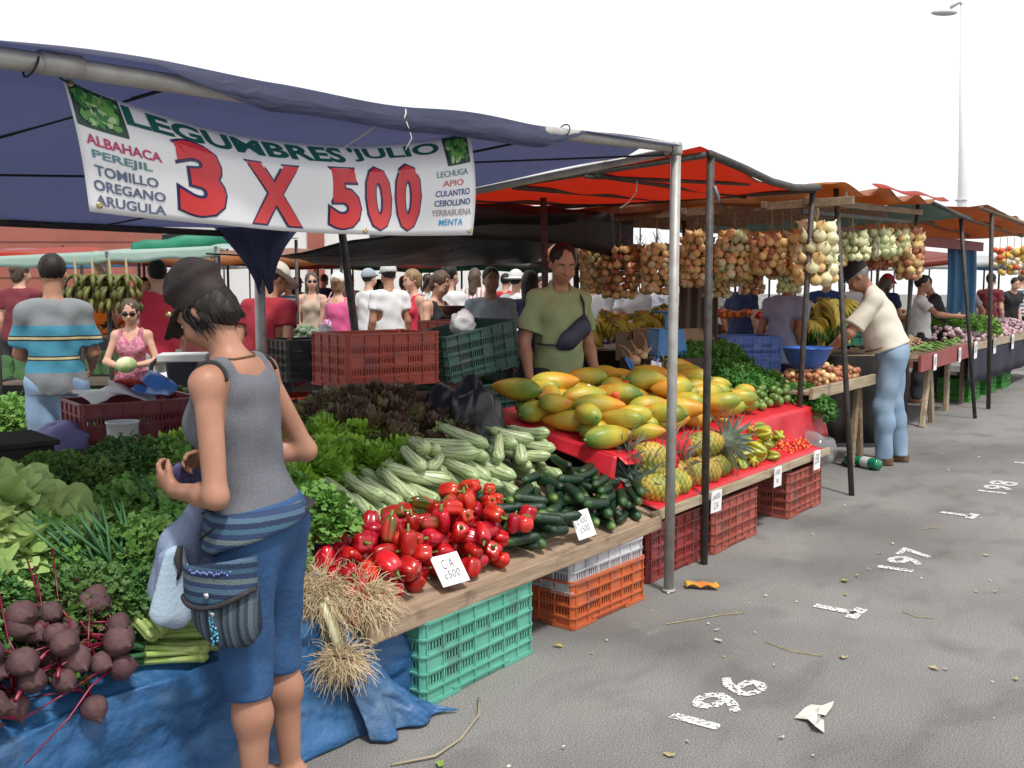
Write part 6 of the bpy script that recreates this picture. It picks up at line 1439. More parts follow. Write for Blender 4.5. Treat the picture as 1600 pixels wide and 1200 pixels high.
# white onions with dry tops behind the papayas, and the big basil heap at the table end
lw = MB(); lw.lathe([(.003, -.030), (.02, -.024), (.032, -.005), (.031, .012), (.018, .028), (.007, .042), (.005, .09)], 12); lw.tube([(0, 0, .08), (.01, 0, .12), (.03, .01, .15)], [.004, .003, .001], 4)
lwo = proto(tag(lw.build('onion', mat('straw_onion', (.60, .50, .28), (.50, .33, .15), rough=.35, scale=9, rnd=.2), None, True), 'x', 'onion'))
ph3 = Heap(5.8, 7.6, 3.0, 4.1, lambda X, Y: .68 + .25 * np.clip((Y - 3.2) / .4, 0, 1))
heapgen(ph3, [lwo], 46, trap(6.2, 6.95, 3.26, 3.6), rg, 'straw coloured onions behind the papayas', 'straw coloured onion with a dry top in the heap behind the papayas', lambda r: rotm(r.uniform(-1, 1), r.uniform(-1, 1), r.random() * 6), tries=8, sink=.004, scr=(.9, 1.3))
bt_ = thing('side_table', 'low table behind the papayas carrying onions and basil', 'table', (6.9, 3.55, 0))
MB().box((0, 0, .66), (1.6, .55, .03)).build('table_top', timber, bt_)
for x in (-.7, .7):
    for y in (-.2, .2): MB().box((x, y, .32), (.05, .05, .64)).build('leg', timber, bt_)
scatter(basil, 26, 6.62, 7.30, 2.92, 3.62, .0, 'bright green basil bunch in the big heap at the end of the red cloth', 'basil bunches', mind=.12, zf=lambda x, y: .66 + .24 * min(1, max(0, (y - 2.95) / .4)), sc=(.95, 1.25))
scatter(basil, 9, 7.16, 7.40, 2.60, 3.0, .0, 'basil bunch hanging over the right end of the red cloth', 'basil bunches at the right end', mind=.09, zf=lambda x, y: .56 + .2 * (y - 2.6))
bs = thing('basil_stool', 'iron stand under the overhanging basil bunches', 'stand', (7.28, 2.82, 0))
MB().box((0, 0, .57), (.30, .44, .02)).build('top', timber, bs)
for x, y in ((-.1, -.15), (.1, -.15), (-.1, .15), (.1, .15)): MB().tube([(x * 1.3, y * 1.2, 0), (x, y, .56)], .012, 6).build('leg', iron, bs)
# dark table skirt and cartons behind
cb = mat('cardboard', (.36, .25, .15), (.30, .20, .115), rough=.85, scale=4, bump=.1)
def carton(label, loc, d, rz, m=cb, group='cartons in the market'):
    t = thing('carton', label, 'box', loc, rz, group); x, y, z = d; th = .008
    b = MB()
    for sx in (-1, 1): b.box((sx * (x / 2 - th / 2), 0, z / 2), (th, y, z)); b.box((0, sx * (y / 2 - th / 2), z / 2), (x - 2 * th, th, z))
    b.box((0, 0, .012), (x - 2 * th, y - 2 * th, .012)); b.build('sides', m, t)
    for sx in (-1, 1): MB().box((0, sx * (y / 2 + .045), z - .045), (x * .98, .006, .13), rot=(sx * R(42), 0, 0)).build('flap', m, t)
    return t
ban_y = ramp_mat('banana_skin', [(0, (.55, .50, .06)), (.3, (.78, .62, .10)), (.85, (.80, .66, .14)), (1, (.50, .42, .10))], 'Z', -.10, .10, .4, .3, 12, rnd=.2); ban_g = ramp_mat('green_banana_skin', [(0, (.12, .24, .03)), (.5, (.22, .34, .05)), (1, (.16, .22, .04))], 'Z', -.10, .10, .45, .3, 12, rnd=.2)
def hand_of_bananas(seed, m, n=9, L=.19):
    r = random.Random(seed); t = thing('banana_bunch', 'x', 'bananas')
    for i in range(n):
        a = -.9 + 1.8 * i / (n - 1); pts = []; rs = []
        for j in range(7):
            k = j / 6; pts.append((.03 * math.sin(a) + L * .55 * k * math.sin(a), -.03 - .09 * math.sin(k * 2.2) + .03 * (i % 2), .09 - L * k + .02 * r.random())); rs.append((.006, .014, .018, .0185, .018, .013, .005)[j])
        MB().tube(pts, rs, 7).build('banana', m, t, True)
    MB().tube([(-.03, -.02, .09), (.0, -.01, .11), (.03, -.02, .09)], .012, 6).build('stem', straw, t)
    return proto(t)
hb_y = [hand_of_bananas(i, ban_y) for i in range(2)]; hb_g = [hand_of_bananas(5 + i, ban_g) for i in range(2)]
def bananas(protos, n, x0, x1, y0, y1, z, label, group, sc=(.9, 1.2)):
    scatter(protos, n, x0, x1, y0, y1, 0, label, group, tilt=.7, sc=sc, mind=.10, zf=lambda x, y: z + rg.uniform(0, .10), fwd=-.6)
# ------------------------------------------------------------------ people
tee = lambda n, c, **k: cloth(n, c, **k)
jeans = cloth('blue_jeans', (.20, .31, .46), (.29, .41, .56), scale=5, bump=.3, bscale=180); jeans_l = cloth('light_blue_jeans', (.19, .28, .40), (.27, .37, .49), scale=3, bump=.35, bscale=160); trous = cloth('dark_trousers', (.03, .03, .04)); trous_g = cloth('grey_trousers', (.16, .16, .16))
olive = cloth('sage_green_cotton', (.26, .33, .16), (.30, .37, .19), scale=3, bscale=40)
beige = cloth('cream_cotton', (.60, .55, .46), (.66, .61, .52), scale=3, bscale=30)
white_c = cloth('white_cotton', (.72, .72, .72)); offw = cloth('off_white_cotton', (.62, .62, .60)); grey_c = cloth('grey_blue_cotton', (.32, .37, .42)); pale_b = cloth('pale_blue_cotton', (.36, .40, .56)); red_c = cloth('red_cotton', (.45, .02, .03)); crim = cloth('crimson_cotton', (.32, .015, .03)); scarlet = cloth('bright_red_cotton', (.60, .03, .07)); pink_c = cloth('hot_pink_cotton', (.72, .12, .30)); mauve = cloth('mauve_print_cotton', (.38, .10, .17), (.52, .22, .28), scale=40, ramp=(.45, .55)); beige2 = cloth('taupe_cotton', (.42, .33, .25)); blk = cloth('black_cotton', (.018, .018, .02)); navy = cloth('navy_cotton', (.02, .03, .09)); orange_c = cloth('orange_cotton', (.75, .25, .02)); plaidp = cloth('grey_print_cotton', (.22, .23, .27), (.40, .40, .44), scale=40, ramp=(.45, .55)); maroon_c = cloth('maroon_cotton', (.16, .02, .03))
_g, _b, _k, _y = (.20, .215, .225), (.055, .25, .36), (.03, .03, .03), (.55, .50, .25)
striped = ramp_mat('grey_shirt_with_turquoise_bands', [(0, _g), (.257, _b), (.36, _k), (.372, _y), (.392, _k), (.404, _b), (.535, _k), (.547, _y), (.567, _k), (.579, _b), (.67, _g)], 'Z', .80, 1.50, .85, const=True, bump=.3, bscale=35)
toward = lambda p, deg=0: math.atan2(-p[1], -p[0]) + R(deg)
# vendor in the green shirt
vp = gnd(872, 6.6)
vend, VJ = person('vendor in a sage green polo shirt behind the papaya heap', vp, toward(vp, 24), h=1.74, w=.90, res=.008, skin=skin_tan, lean=3, head=(17, 6), top=olive, topkind='polo', sleeve=.72, hem=.84, bottom=trous, hair='short', hairmat=hair_black, loose=1.15,
    armR=((.245, .02, 1.12), (.25, .13, .89)), armL=((-.225, -.03, 1.12), (-.24, .08, .89)), handR=dict(curl=.7), handL=dict(curl=.5), shoes=leather, belly=.015)
navy_bag = mat('navy_nylon', (.018, .022, .045), (.03, .035, .065), rough=.5, scale=12, bump=.3, bscale=20)
fb = thing('sling_bag', 'dark navy sling bag across the chest of the vendor in the green polo', 'bag', vp, toward(vp, 24) - math.pi / 2)
sdf_obj('pouch', [cap((.00, .165, 1.16), (-.10, .160, 1.24), .060, .066, .03, (0, 1, 0), .55), cap((.05, .16, 1.13), (0, .165, 1.16), .03, .055, .03, (0, 1, 0), .5), cap((-.10, .155, 1.24), (-.12, .15, 1.31), .045, .02, .03, (0, 1, 0), .5)], .008, navy_bag, fb)
MB().tube([(-.12, .15, 1.31), (-.13, .12, 1.40), (-.125, .05, 1.475), (-.11, -.04, 1.475)], .016, 6, flat=.35).build('strap', navy_bag, fb, True)
MB().tube([(.05, .155, 1.13), (.13, .13, 1.135), (.19, .05, 1.14)], .016, 6, flat=.35).build('strap', navy_bag, fb, True)
# old man in the cream shirt at the onion table
op = gnd(1396, 8.45)
oface = math.atan2((-RT).y, (-RT).x) - R(20)
om, OJ = person('old man in a cream shirt, light jeans and black cap bending over the onions', op, oface, h=1.74, w=1.08, res=.009, skin=skin_tan, lean=21, head=(22, 0), top=beige, topkind='shirt', sleeve=.80, hem=.97, bottom=jeans_l, hair='short', hairmat=mat('grey_hair', (.30, .29, .28), (.2, .2, .2), rough=.6), loose=1.45, fold=.0028, shoes=leather, belly=.035,
    hat=('cap', mat('black_cap', (.02, .02, .022), rough=.8)), armR=((.27, .34, 1.09), (.20, .52, .90)), armL=((-.26, .32, 1.10), (-.12, .52, .92)), handR=dict(d=(-.2, .6, -.6), n=(0, -.5, -.8)), handL=dict(d=(.2, .6, -.6), n=(0, -.5, -.8)),
    legs={'L': [(-.098, -.02, .90), (-.10, .05, .485), (-.10, .03, .085)], 'R': [(.098, -.02, .90), (.11, -.03, .485), (.12, -.10, .085)]})
belt = MB(); belt.tube([Vector(OJ['U']((.185 * math.cos(a), .03 + .155 * math.sin(a), 1.005)) * OJ['s']) for a in [i * .2618 for i in range(25)]], .017, 6, flat=.35); belt.build('belt', leather, om, True)
# the rest of the crowd
def who(label, px, d, deg, h=1.68, **k):
    p = gnd(px, d); k.setdefault('res', .014 if d < 9 else .018); return person(label, p, toward(p, deg), h=h, **k)[0]
who('man in a grey shirt with turquoise bands and jeans seen from behind at the left', 82, 6.2, 172, 1.66, w=.96, res=.011, top=striped, hem=.86, sleeve=.8, bottom=jeans, skin=skin_tan, loose=1.15, head=(12, 0), shoes=leather, belly=.02, armL=((-.215, .05, 1.12), (-.10, .25, 1.05)), armR=((.225, .02, 1.12), (.19, .22, 1.02)))
gp = gnd(203, 8.0)
girl, GJ = person('girl in sunglasses and a mauve print top holding a pale fruit', gp, toward(gp, -10), h=1.37, w=.9, res=.010, skin=skin_light, female=True, head=(12, 0), top=mauve, topkind='tank', hem=.80, bottom=mauve, bottomkind='shorts', hair='bun', hairmat=hair_brown, glasses=True, armL=((-.24, .04, 1.13), (-.03, .22, 1.10)), armR=((.24, .04, 1.13), (.05, .22, 1.08)), handL=dict(d=(.9, .3, .1), n=(0, -.3, .9)), handR=dict(d=(-.9, .3, .1), n=(0, -.3, .9)))
mf = MB().ell((0, 0, 0), (.085, .07, .065), None, 16, 10).build('melon', mat('pale_melon', (.55, .58, .36), (.30, .45, .16), rough=.5, scale=10, ramp=(.45, .6)), None, True, loc=gp + (Matrix.Rotation(toward(gp, -10) - math.pi / 2, 3, 'Z') @ Vector((.01, .22, .90)))); tag(mf, 'pale green fruit held by the girl in sunglasses', 'fruit')
who('man in a red shirt with white stripes reaching up to the hanging bananas', 246, 9.0, 195, 1.70, top=scarlet, hem=.84, bottom=offw, skin=skin_light, head=(-5, 0), armL=((-.36, .16, 1.50), (-.46, .22, 1.70)), handL=dict(d=(0, .2, 1), n=(0, 1, 0)))
who('man in a dark red shirt and white hat seen from behind the shopper', 412, 7.6, 150, 1.66, top=crim, w=1.15, hem=.84, bottom=jeans, skin=skin_tan, lean=10, head=(25, 30), hat=('brim', mat('straw_hat', (.62, .58, .50), rough=.8)), belly=.03)
who('man in an orange shirt far behind the hanging bananas', 158, 17, 150, 1.70, top=orange_c, bottom=trous)
who('woman in a taupe top standing in the far crowd left of the pink shirt', 487, 13.5, 5, 1.66, top=beige2, topkind='tank', female=True, bottom=trous_g, hair='long', hairmat=hair_brown, glasses=True)
who('woman in a hot pink sleeveless top and white cap seen from behind', 528, 11.5, 165, 1.62, top=pink_c, topkind='tank', w=1.18, female=True, bottom=trous_g, hair='bun', hairmat=hair_blond, hat=('cap', white_c), skin=skin_light, belly=.03)
who('man in white standing left of the two thin poles in the crowd', 576, 13.5, 130, 1.70, top=white_c, bottom=trous, hat=('cap', grey_c))
who('man in a white shirt and white cap facing right in the crowd', 608, 11.2, -160, 1.72, top=white_c, bottom=trous_g, w=1.05, skin=skin_tan, hat=('cap', offw), head=(10, 0))
who('woman in a red top with blonde hair tied up in the crowd', 646, 11.4, -62, 1.66, top=scarlet, topkind='tank', female=True, bottom=trous, hair='bun', hairmat=hair_blond, head=(8, 0))
who('woman in a black top with a brown ponytail among the shoppers', 682, 9.6, 55, 1.62, top=blk, topkind='tank', female=True, bottom=trous, hair='pony', hairmat=hair_brown, head=(28, 0), armL=((-.25, .05, 1.12), (-.16, .26, 1.02)), armR=((.25, .05, 1.12), (.15, .26, 1.02)))
who('man in a white shirt just behind the woman with the ponytail', 702, 10.8, 140, 1.70, top=white_c, bottom=trous, w=1.05)
who('heavy man in a grey blue shirt facing the stalls behind the red crate', 767, 9.2, 12, 1.64, top=grey_c, w=1.25, bottom=trous, skin=skin_tan, belly=.05, sleeve=.8, loose=1.2)
who('person with dark hair and a navy top left of the vendor', 828, 10.0, 170, 1.62, top=navy, female=True, bottom=trous, hair='long')
who('person in white with a pale hat behind the vendor\'s shoulder', 806, 12.5, 150, 1.66, top=white_c, bottom=trous, hat=('brim', offw))
who('person in a red shirt far behind the grey blue shirt', 790, 16, 160, 1.68, top=red_c, bottom=trous)
who('man in a white shirt under the onion strings beside the vendor', 930, 12, 150, 1.66, top=white_c, bottom=navy, w=1.1)
who('man in white behind the bananas left of the steel pole', 990, 12.5, 20, 1.68, top=white_c, bottom=trous, w=1.1, armR=((.25, .06, 1.12), (.10, .28, 1.08)))
who('person in a checked shirt behind the banana cartons', 1022, 14, 150, 1.66, top=plaidp, bottom=navy)
who('man in a pale blue shirt bending over behind the basil', 1222, 9.3, 150, 1.66, top=pale_b, w=1.12, lean=12, head=(30, 0), hem=.80, bottom=trous, loose=1.25, skin=skin_tan)
who('person in a dark blue shirt behind the pale blue shirt', 1160, 13, 150, 1.68, top=navy, bottom=trous)
who('person in white at the far side behind the onion table', 1335, 13, 150, 1.68, top=white_c, bottom=trous)
who('person in a deep blue shirt behind the big white onions', 1292, 12.5, 170, 1.70, top=cloth('deep_blue_cotton', (.03, .06, .22)), bottom=trous)
who('boy in a black shirt with a white number bending at the far stall', 1472, 13.7, -75, 1.66, top=blk, bottom=trous, lean=16, head=(20, 0), skin=skin_tan, armL=((-.24, .30, 1.20), (-.05, .48, 1.12)), armR=((.24, .30, 1.16), (.10, .48, 1.05)))
who('person in a white shirt reaching in behind the old man', 1440, 13.0, 95, 1.62, top=white_c, bottom=trous, skin=skin_tan, armR=((.28, .18, 1.22), (.22, .42, 1.20)))
who('person in a grey print shirt leaning over the far stall', 1520, 17.0, -40, 1.68, top=plaidp, bottom=trous, lean=22, head=(25, 0), skin=skin_tan)
who('person in a maroon shirt standing behind the far stall', 1548, 18.3, 160, 1.72, top=maroon_c, bottom=trous)
who('person in dark clothes at the far right edge behind the stall', 1578, 20, 30, 1.68, top=blk, bottom=trous, lean=15)
pats = [ramp_mat('blue_striped_cotton', [(k / 24, ((.62, .62, .62), (.10, .14, .30))[k % 2]) for k in range(24)], 'Z', .7, 1.6, .85, const=True), cloth('speckled_print_cotton', (.66, .64, .60), (.20, .22, .26), scale=32, ramp=(.52, .56)), ramp_mat('pale_striped_cotton', [(k / 20, ((.66, .66, .66), (.45, .25, .25))[k % 2]) for k in range(20)], 'X', -.3, .3, .85, const=True)]
for i, (px, d, dg, m_, lb) in enumerate(((450, 16, 170, white_c, 'person in white far behind the man in the hat'), (462, 19, 150, pale_b, 'person in pale blue farther back at the left of the crowd'), (545, 18, 0, offw, 'person in off white far behind the pink shirt'), (505, 21, 160, navy, 'person in navy farthest back between the taupe and pink tops'), (592, 20, 30, grey_c, 'person in grey far behind between the thin poles'), (630, 18, 170, blk, 'person in black far behind the red top'), (665, 17, 10, offw, 'person in off white far behind the ponytail'), (742, 15, 170, offw, 'person in off white left of the heavy man'), (845, 15, 0, beige2, 'person in taupe far behind beside the vendor'), (1110, 16, 170, white_c, 'person in white far behind the blue crates'), (955, 17, 20, grey_c, 'person in grey far behind the bananas'), (30, 11, 150, maroon_c, 'person in maroon at the far left edge'), (225, 16, 20, offw, 'person in off white behind the girl'), (1382, 15, 160, navy, 'person in navy far behind the old man'), (185, 20, 170, white_c, 'person in white far behind the hanging bananas'), (1595, 20.5, 150, white_c, 'person in white at the right edge of the frame'))):
    m_ = pats[i % 5] if i % 5 < 3 and m_ in (white_c, offw, grey_c, pale_b) else m_
    ar_ = ((.21, .10, 1.12), (.06, .30, 1.10 + .05 * (i % 3))) if i % 2 else None
    who(lb, px, d, dg, 1.62 + .04 * (i % 4), w=.9 + .08 * (i % 4), lean=(0, 4, 9, 2)[i % 4], head=((i * 7) % 24, (i * 37) % 70 - 35), armR=ar_, top=m_, bottom=trous if i % 2 else jeans, female=i % 3 == 0, hair=('short', 'long', 'bun')[i % 3], hairmat=(hair_black, hair_brown)[i % 2], skin=(skin_tan, skin_light)[i % 2], hat=('cap', (white_c, red_c, offw)[i % 3]) if i % 4 == 1 else None)
# ------------------------------------------------------------------ behind the stalls, left to right
matte = mat('dark_matte_cloth', (.022, .021, .020), (.035, .032, .030), rough=.95, scale=6, bump=.2, spec=.1)
black_p = mat('black_sheet_plastic', (.012, .012, .013), (.02, .02, .022), rough=.3, scale=5, bump=.25, bscale=14)
# maroon crate of odds and ends on a stack, with a tub, bag and black box behind the herbs
c0_ = at(205, 620, d=5.25)
for k, (z, m_, lb) in enumerate(((c0_.z - .92, P_black, 'black crate at the ground under the maroon crate'), (c0_.z - .61, P_black, 'black crate directly under the maroon crate behind the herbs'), (c0_.z - .305, P_maroon, 'maroon crate full of bags and papers behind the shopper'))):
    crate(lb, (c0_.x, c0_.y, max(0, z)), R(-16), m_, group='crate stack behind the herbs')
mp_ = Matrix.Translation((c0_.x, c0_.y, c0_.z)) @ Matrix.Rotation(R(-16), 4, 'Z')
paper = mat('white_paper', (.66, .66, .64), (.58, .58, .58), rough=.8, bump=.2); blue_pl = mat('light_blue_plastic', (.06, .22, .60), rough=.35)
for i, (x, y, rz, tx, ty, m_, nm, lb) in enumerate(((-.16, -.06, .4, 18, -12, paper, 'newspaper', 'folded white paper sticking out of the maroon crate'), (-.02, -.10, -.2, 24, 10, paper, 'newspaper', 'crumpled white sheet at the front of the maroon crate'), (.05, -.02, .5, 10, 22, mat('red_card', (.50, .06, .04), rough=.7), 'card', 'red card lying in the maroon crate'), (.10, -.11, .9, 20, -8, blue_pl, 'plastic_wrapper', 'blue plastic wrapper on the maroon crate'))):
    b = MB(); b.grid(lambda u, v: ((u - .5) * .24, (v - .5) * .17, .025 * math.sin(3 * u + 2 * v + i) + .012 * noise.noise((u * 5, v * 5, i))), 10, 8)
    o = b.build(nm, m_, None, True, thick=.003); o.matrix_basis = mp_ @ Matrix.Translation((x, y, .03 + .012 * i)) @ Euler((R(tx), R(ty), rz)).to_matrix().to_4x4(); tag(o, lb, nm.replace('_', ' '))
for i in range(14):
    o = place(lm, mp_ @ Vector((.20 + rg.uniform(-.07, .07), rg.uniform(-.1, .1), .02 + .02 * rg.random())), rotm(rg.random(), rg.random(), 0), 'small green fruit at the right end of the maroon crate', 'small green fruit in the maroon crate', .55)
tubm = mat('white_plastic_tub', (.60, .61, .60), (.5, .5, .5), rough=.5, scale=6)
p = at(193, 702, d=4.7); tag(MB().lathe([(.001, 0), (.066, 0), (.07, .06), (.073, .125), (.078, .128), (.078, .135), (.07, .135), (.066, .02), (.001, .015)], 24).build('plastic_tub', tubm, None, True, loc=p), 'white plastic tub in front of the maroon crate', 'tub')
ub = thing('shelf_box', 'dark low shelf box under the white tub behind the herbs', 'box', (p.x - .05, p.y + .05, 0)); MB().box((0, 0, p.z / 2 - .005), (.75, .34, p.z - .01), rot=(0, 0, R(-16))).build('box_body', matte, ub, bev=.006)
p = at(36, 745, d=3.7); o = thing('black_box', 'black plastic bin standing at the left edge behind the pale lettuces', 'bin', (p.x, p.y, 0)); 
MB().box((-.12, .16, p.z / 2 + .06), (.52, .34, p.z + .12), rot=(0, 0, R(-12)), taper=.94).build('bin_body', matte, o, bev=.012); MB().box((-.12, .16, p.z + .125), (.55, .37, .02), rot=(0, 0, R(-12))).build('rim', matte, o, bev=.004)
lav = mat('lavender_bag_cloth', (.16, .15, .32), (.20, .19, .38), rough=.7, scale=5, bump=.4, bscale=16)
p = at(92, 692, d=4.9); crumple('cloth_bag', 'purple grey cloth bag beside the maroon crate', p, (.16, .13, .10), lav, 3, 'bag', .22)
MB().box((p.x, p.y, p.z / 2 - .05), (.45, .4, max(.1, p.z - .1))).build('black_carton', black_p, None, bev=.01); tag(bpy.data.objects['black_carton'], 'dark carton under the purple grey bag', 'box')
crumple('plastic_sack', 'black plastic sack draped beside the dark lettuces', at(716, 648, d=5.3), (.20, .15, .17), black_p, 5, 'bag', .30, 34)
crumple('plastic_sack', 'black plastic sheet bunched against the end of the red cloth table', at(745, 690, d=5.0), (.14, .16, .30), black_p, 15, 'bag', .30, 34)
# white-green tarp stall at the left with hanging bananas and watermelons
t6 = thing('market_tent', 'long pale green tarp tent at the left rear with bananas hanging under it', 'tent')
A1, B1 = at(-60, 412, d=8.2), at(345, 392, d=8.6); dz_ = Vector((0, 0, .03))
vdir = FW
sheet('canopy', green_tarp, [A1 + dz_, B1 + dz_, B1 + FW * 3.2 + UP * .28, A1 + FW * 3.2 + UP * .22], 30, 16, .02, .02, t6, 21)
MB().grid(lambda u, v: A1.lerp(B1, u) + UP * (.045 - .10 * v - .012 * math.sin(u * 30) * v) - FW * (.01 + .01 * v), 50, 3).build('valance', green_tarp, t6, True, thick=.004)
MB().grid(lambda u, v: (B1 + FW * 1.5).lerp(A1 + FW * 1.5, u * .62) + UP * (.30 - .13 * v + .010 * math.sin(u * 23) - .1 * u), 40, 2).build('roof_edge', dgreen_tarp, t6, True, thick=.004)
for f_ in (.12, .55, .98):
    q = A1.lerp(B1, f_); pipe('pole', [(q.x, q.y, 0), (q.x, q.y, q.z + .04)], .02, iron, t6)
    q2 = q + FW * 3.2; pipe('pole', [(q2.x, q2.y, 0), (q2.x, q2.y, q2.z + .25)], .02, iron, t6)
for i, px in enumerate((118, 145, 172, 198)):
    p = at(px, 452, d=8.35); k = 0
    t = thing('banana_cluster', 'cluster of dull green bananas hanging under the pale green tent, ' + ('leftmost of four', 'second from the left', 'third from the left', 'nearest the raised arm')[i], 'bananas', p, 0)
    MB().tube([(0, 0, .26), (.01, 0, .1), (0, 0, -.12)], [.006, .016, .012], 6).build('stalk', straw, t, True)
    for q in range(26):
        a = q * 2.4; z = .12 - .20 * (q // 9) / 2; pts = [Vector((0, 0, z)), Vector((.07 * math.cos(a), .07 * math.sin(a), z - .015)), Vector((.115 * math.cos(a), .115 * math.sin(a), z - .06)), Vector((.105 * math.cos(a), .105 * math.sin(a), z - .12))]
        MB().tube(pts, [.008, .021, .020, .007], 6).build('banana', mat('dull_green_banana', (.09, .10, .025), (.15, .14, .03), rough=.5, rnd=.2), t, True)
wm_r = mat('watermelon_flesh', (.62, .05, .04), (.70, .09, .07), rough=.35, scale=16); wm_g = mat('watermelon_rind', (.05, .16, .04), (.12, .28, .08), rough=.4, scale=9)
wt_ = thing('stall_table', 'table under the pale green tent carrying cut watermelons', 'table', (0, 0, 0)); a_ = at(-20, 640, d=9.0); b_ = at(240, 640, d=9.0); a_.z = b_.z = 0
def table_on(t, a, b, depth, z, m_top, skirt_m=None, drop=.5):
    ax = (b - a); L_ = ax.length; ax.normalize(); nn_ = Vector((-ax.y, ax.x, 0)); 
    if nn_.dot(FW) < 0: nn_ = -nn_
    c = (a + b) / 2 + nn_ * depth / 2; ang = math.atan2(ax.y, ax.x)
    MB().box((c.x, c.y, z - .02), (L_, depth, .04), rot=(0, 0, ang)).build('table_top', m_top, t)
    if skirt_m: MB().grid(lambda u, v: a.lerp(b, u) + UP * (z - drop * v) - nn_ * (.012 + .015 * math.sin(u * 40) * v), 60, 4).build('table_skirt', skirt_m, t, True, thick=.004)
    for f in (.05, .95):
        for g_ in (.1, .9):
            q = a.lerp(b, f) + nn_ * depth * g_; MB().box((q.x, q.y, (z - .04) / 2), (.05, .05, z - .04)).build('leg', timber, t)
    return ax, nn_, ang
ax_, nn_, ang_ = table_on(wt_, a_, b_, .9, .62, timber, matte)
for i, px in enumerate((6, 34, 62, 152, 168)):
    p = at(px, 574 if i < 3 else 566, d=9.0); t = thing('cut_watermelon', ('half watermelon showing red flesh at the left edge', 'half watermelon showing red flesh left of the striped shirt', 'half watermelon tucked behind the striped shirt', 'half watermelon showing red flesh left of the girl', 'slice of watermelon by the arm of the girl')[i], 'watermelon', p, YAW - math.pi / 2)
    o = MB().lathe([(.001, -.11), (.06, -.095), (.10, -.05), (.115, 0), (.108, .003)], 18).build('rind', wm_g, t, True); o.rotation_euler = (R(78), 0, 0)
    o = MB().lathe([(.001, .001), (.06, .003), (.108, .002), (.108, -.004), (.001, -.006)], 18).build('flesh', wm_r, t, True); o.rotation_euler = (R(78), 0, 0)
scatter(celery, 10, at(10, 640, d=7.3).x - .5, at(10, 640, d=7.3).x + .9, at(10, 640, d=7.3).y - .3, at(10, 640, d=7.3).y + .3, 0, 'bushy dark herb bunch at the left edge in front of the striped shirt', 'herbs at the left edge', mind=.16, zf=lambda x, y: .42, sc=(1.2, 1.6))
hs_t = thing('stall_table', 'low dark table carrying herbs at the left edge behind the bin', 'table'); q_ = at(10, 640, d=7.3); MB().box((q_.x + .2, q_.y, .20), (1.6, .8, .40)).build('table_body', matte, hs_t, bev=.01)
# hand cart handle and white scale near the girl
ht_ = thing('hand_cart', 'hand cart with a black looped handle and white sacks behind the maroon crate', 'cart', gnd(250, 7.4), YAW - math.pi / 2)
MB().tube([(-.10, 0, .1), (-.10, 0, .80), (-.085, 0, .93), (-.04, 0, .97), (.04, 0, .97), (.085, 0, .93), (.10, 0, .80), (.10, 0, .1)], .018, 8).build('handle', black_p, ht_, True); MB().tube([(-.1, 0, .82), (.1, 0, .82)], .014, 6).build('crossbar', black_p, ht_, True)
for x in (-.12, .12): 
    wv = MB(); wv.lathe([(.02, -.015), (.08, -.02), (.085, 0), (.08, .02), (.02, .015)], 16); o = wv.build('wheel', black_p, ht_, True); o.location = (x, 0, .085); o.rotation_euler = (0, R(90), 0)
MB().box((0, .12, .05), (.34, .25, .02)).build('toe_plate', black_p, ht_)
crumple('sack', 'white sack standing on the hand cart', gnd(262, 7.3) + UP * .52, (.17, .15, .36), mat('white_sack', (.62, .62, .64), rough=.7, bump=.2), 8, 'sack', .2)
ws = thing('weighing_scale', 'white shop scale with a black tilted display beside the shopper\'s chin', 'scale', at(288, 615, d=6.4), YAW + math.pi / 2 + .2)
MB().box((0, 0, -.05), (.30, .30, .09), taper=1.08).build('base', tubm, ws, bev=.01); MB().box((0, .1, .10), (.20, .06, .22), rot=(R(18), 0, 0), taper=.7).build('display', black_p, ws, bev=.008); MB().box((0, -.02, .235), (.30, .24, .05)).build('pan', tubm, ws, bev=.008)
q_ = at(288, 640, d=6.4); st_ = thing('stall_table', 'table under the white scale behind the maroon crate', 'table'); MB().box((q_.x, q_.y, (q_.z - .02) / 2), (.8, .6, q_.z - .02)).build('table_body', matte, st_, bev=.01)
# pile behind the lettuce: black and bright red crates, broccoli, sacks
q_ = at(495, 560, d=7.4)
for z, m_, lb, kd in ((q_.z - .48, P_bred, 'bright red crate under the black crate behind the dark lettuces', 'low'), (q_.z - .15, P_black, 'black crate with pale slots behind the shopper\'s right elbow', 'n'), (q_.z - .72, P_lgreen, 'leaf green crate at the bottom of the pile behind the lettuces', 'low')):
    crate(lb, (q_.x, q_.y, z), R(-20), m_, kd, group='crates between the shopper and the red crate')
crate('dark red crate on the ground under the leaf green crate', (q_.x, q_.y, max(0, q_.z - 1.03)), R(-20), P_maroon, group='crates between the shopper and the red crate')
brocc = mat('grey_green_florets', (.14, .20, .13), (.22, .28, .18), rough=.8, scale=30, bump=.6, bscale=80)
for i in range(9):
    p = at(460 + 8 * (i % 5) + 3 * (i // 5), 528 - 8 * (i // 5), d=8.6 + .15 * (i % 3)); b = MB(); r_ = random.Random(i)
    for k in range(14): b.ell(rv(r_, .05), (.035, .035, .03), None, 7, 5)
    tag(b.build('broccoli', brocc, None, True, loc=p), 'grey green head of broccoli in the pile behind the black crate', 'broccoli', 'broccoli behind the black crate')
q2_ = at(475, 545, d=8.7); bt2 = thing('stall_table', 'table carrying the broccoli behind the black crate', 'table'); MB().box((q2_.x, q2_.y + .1, q2_.z / 2), (1.0, .7, q2_.z)).build('table_body', matte, bt2)
pinkbag = mat('pink_carrier_bag', (.62, .26, .46), (.7, .36, .55), rough=.35, bump=.3, bscale=20, trans=.3)
crumple('carrier_bag', 'pink plastic carrier bag hanging at the side of the man in dark red', at(466, 575, d=7.7), (.09, .08, .15), pinkbag, 2, 'bag', .3)
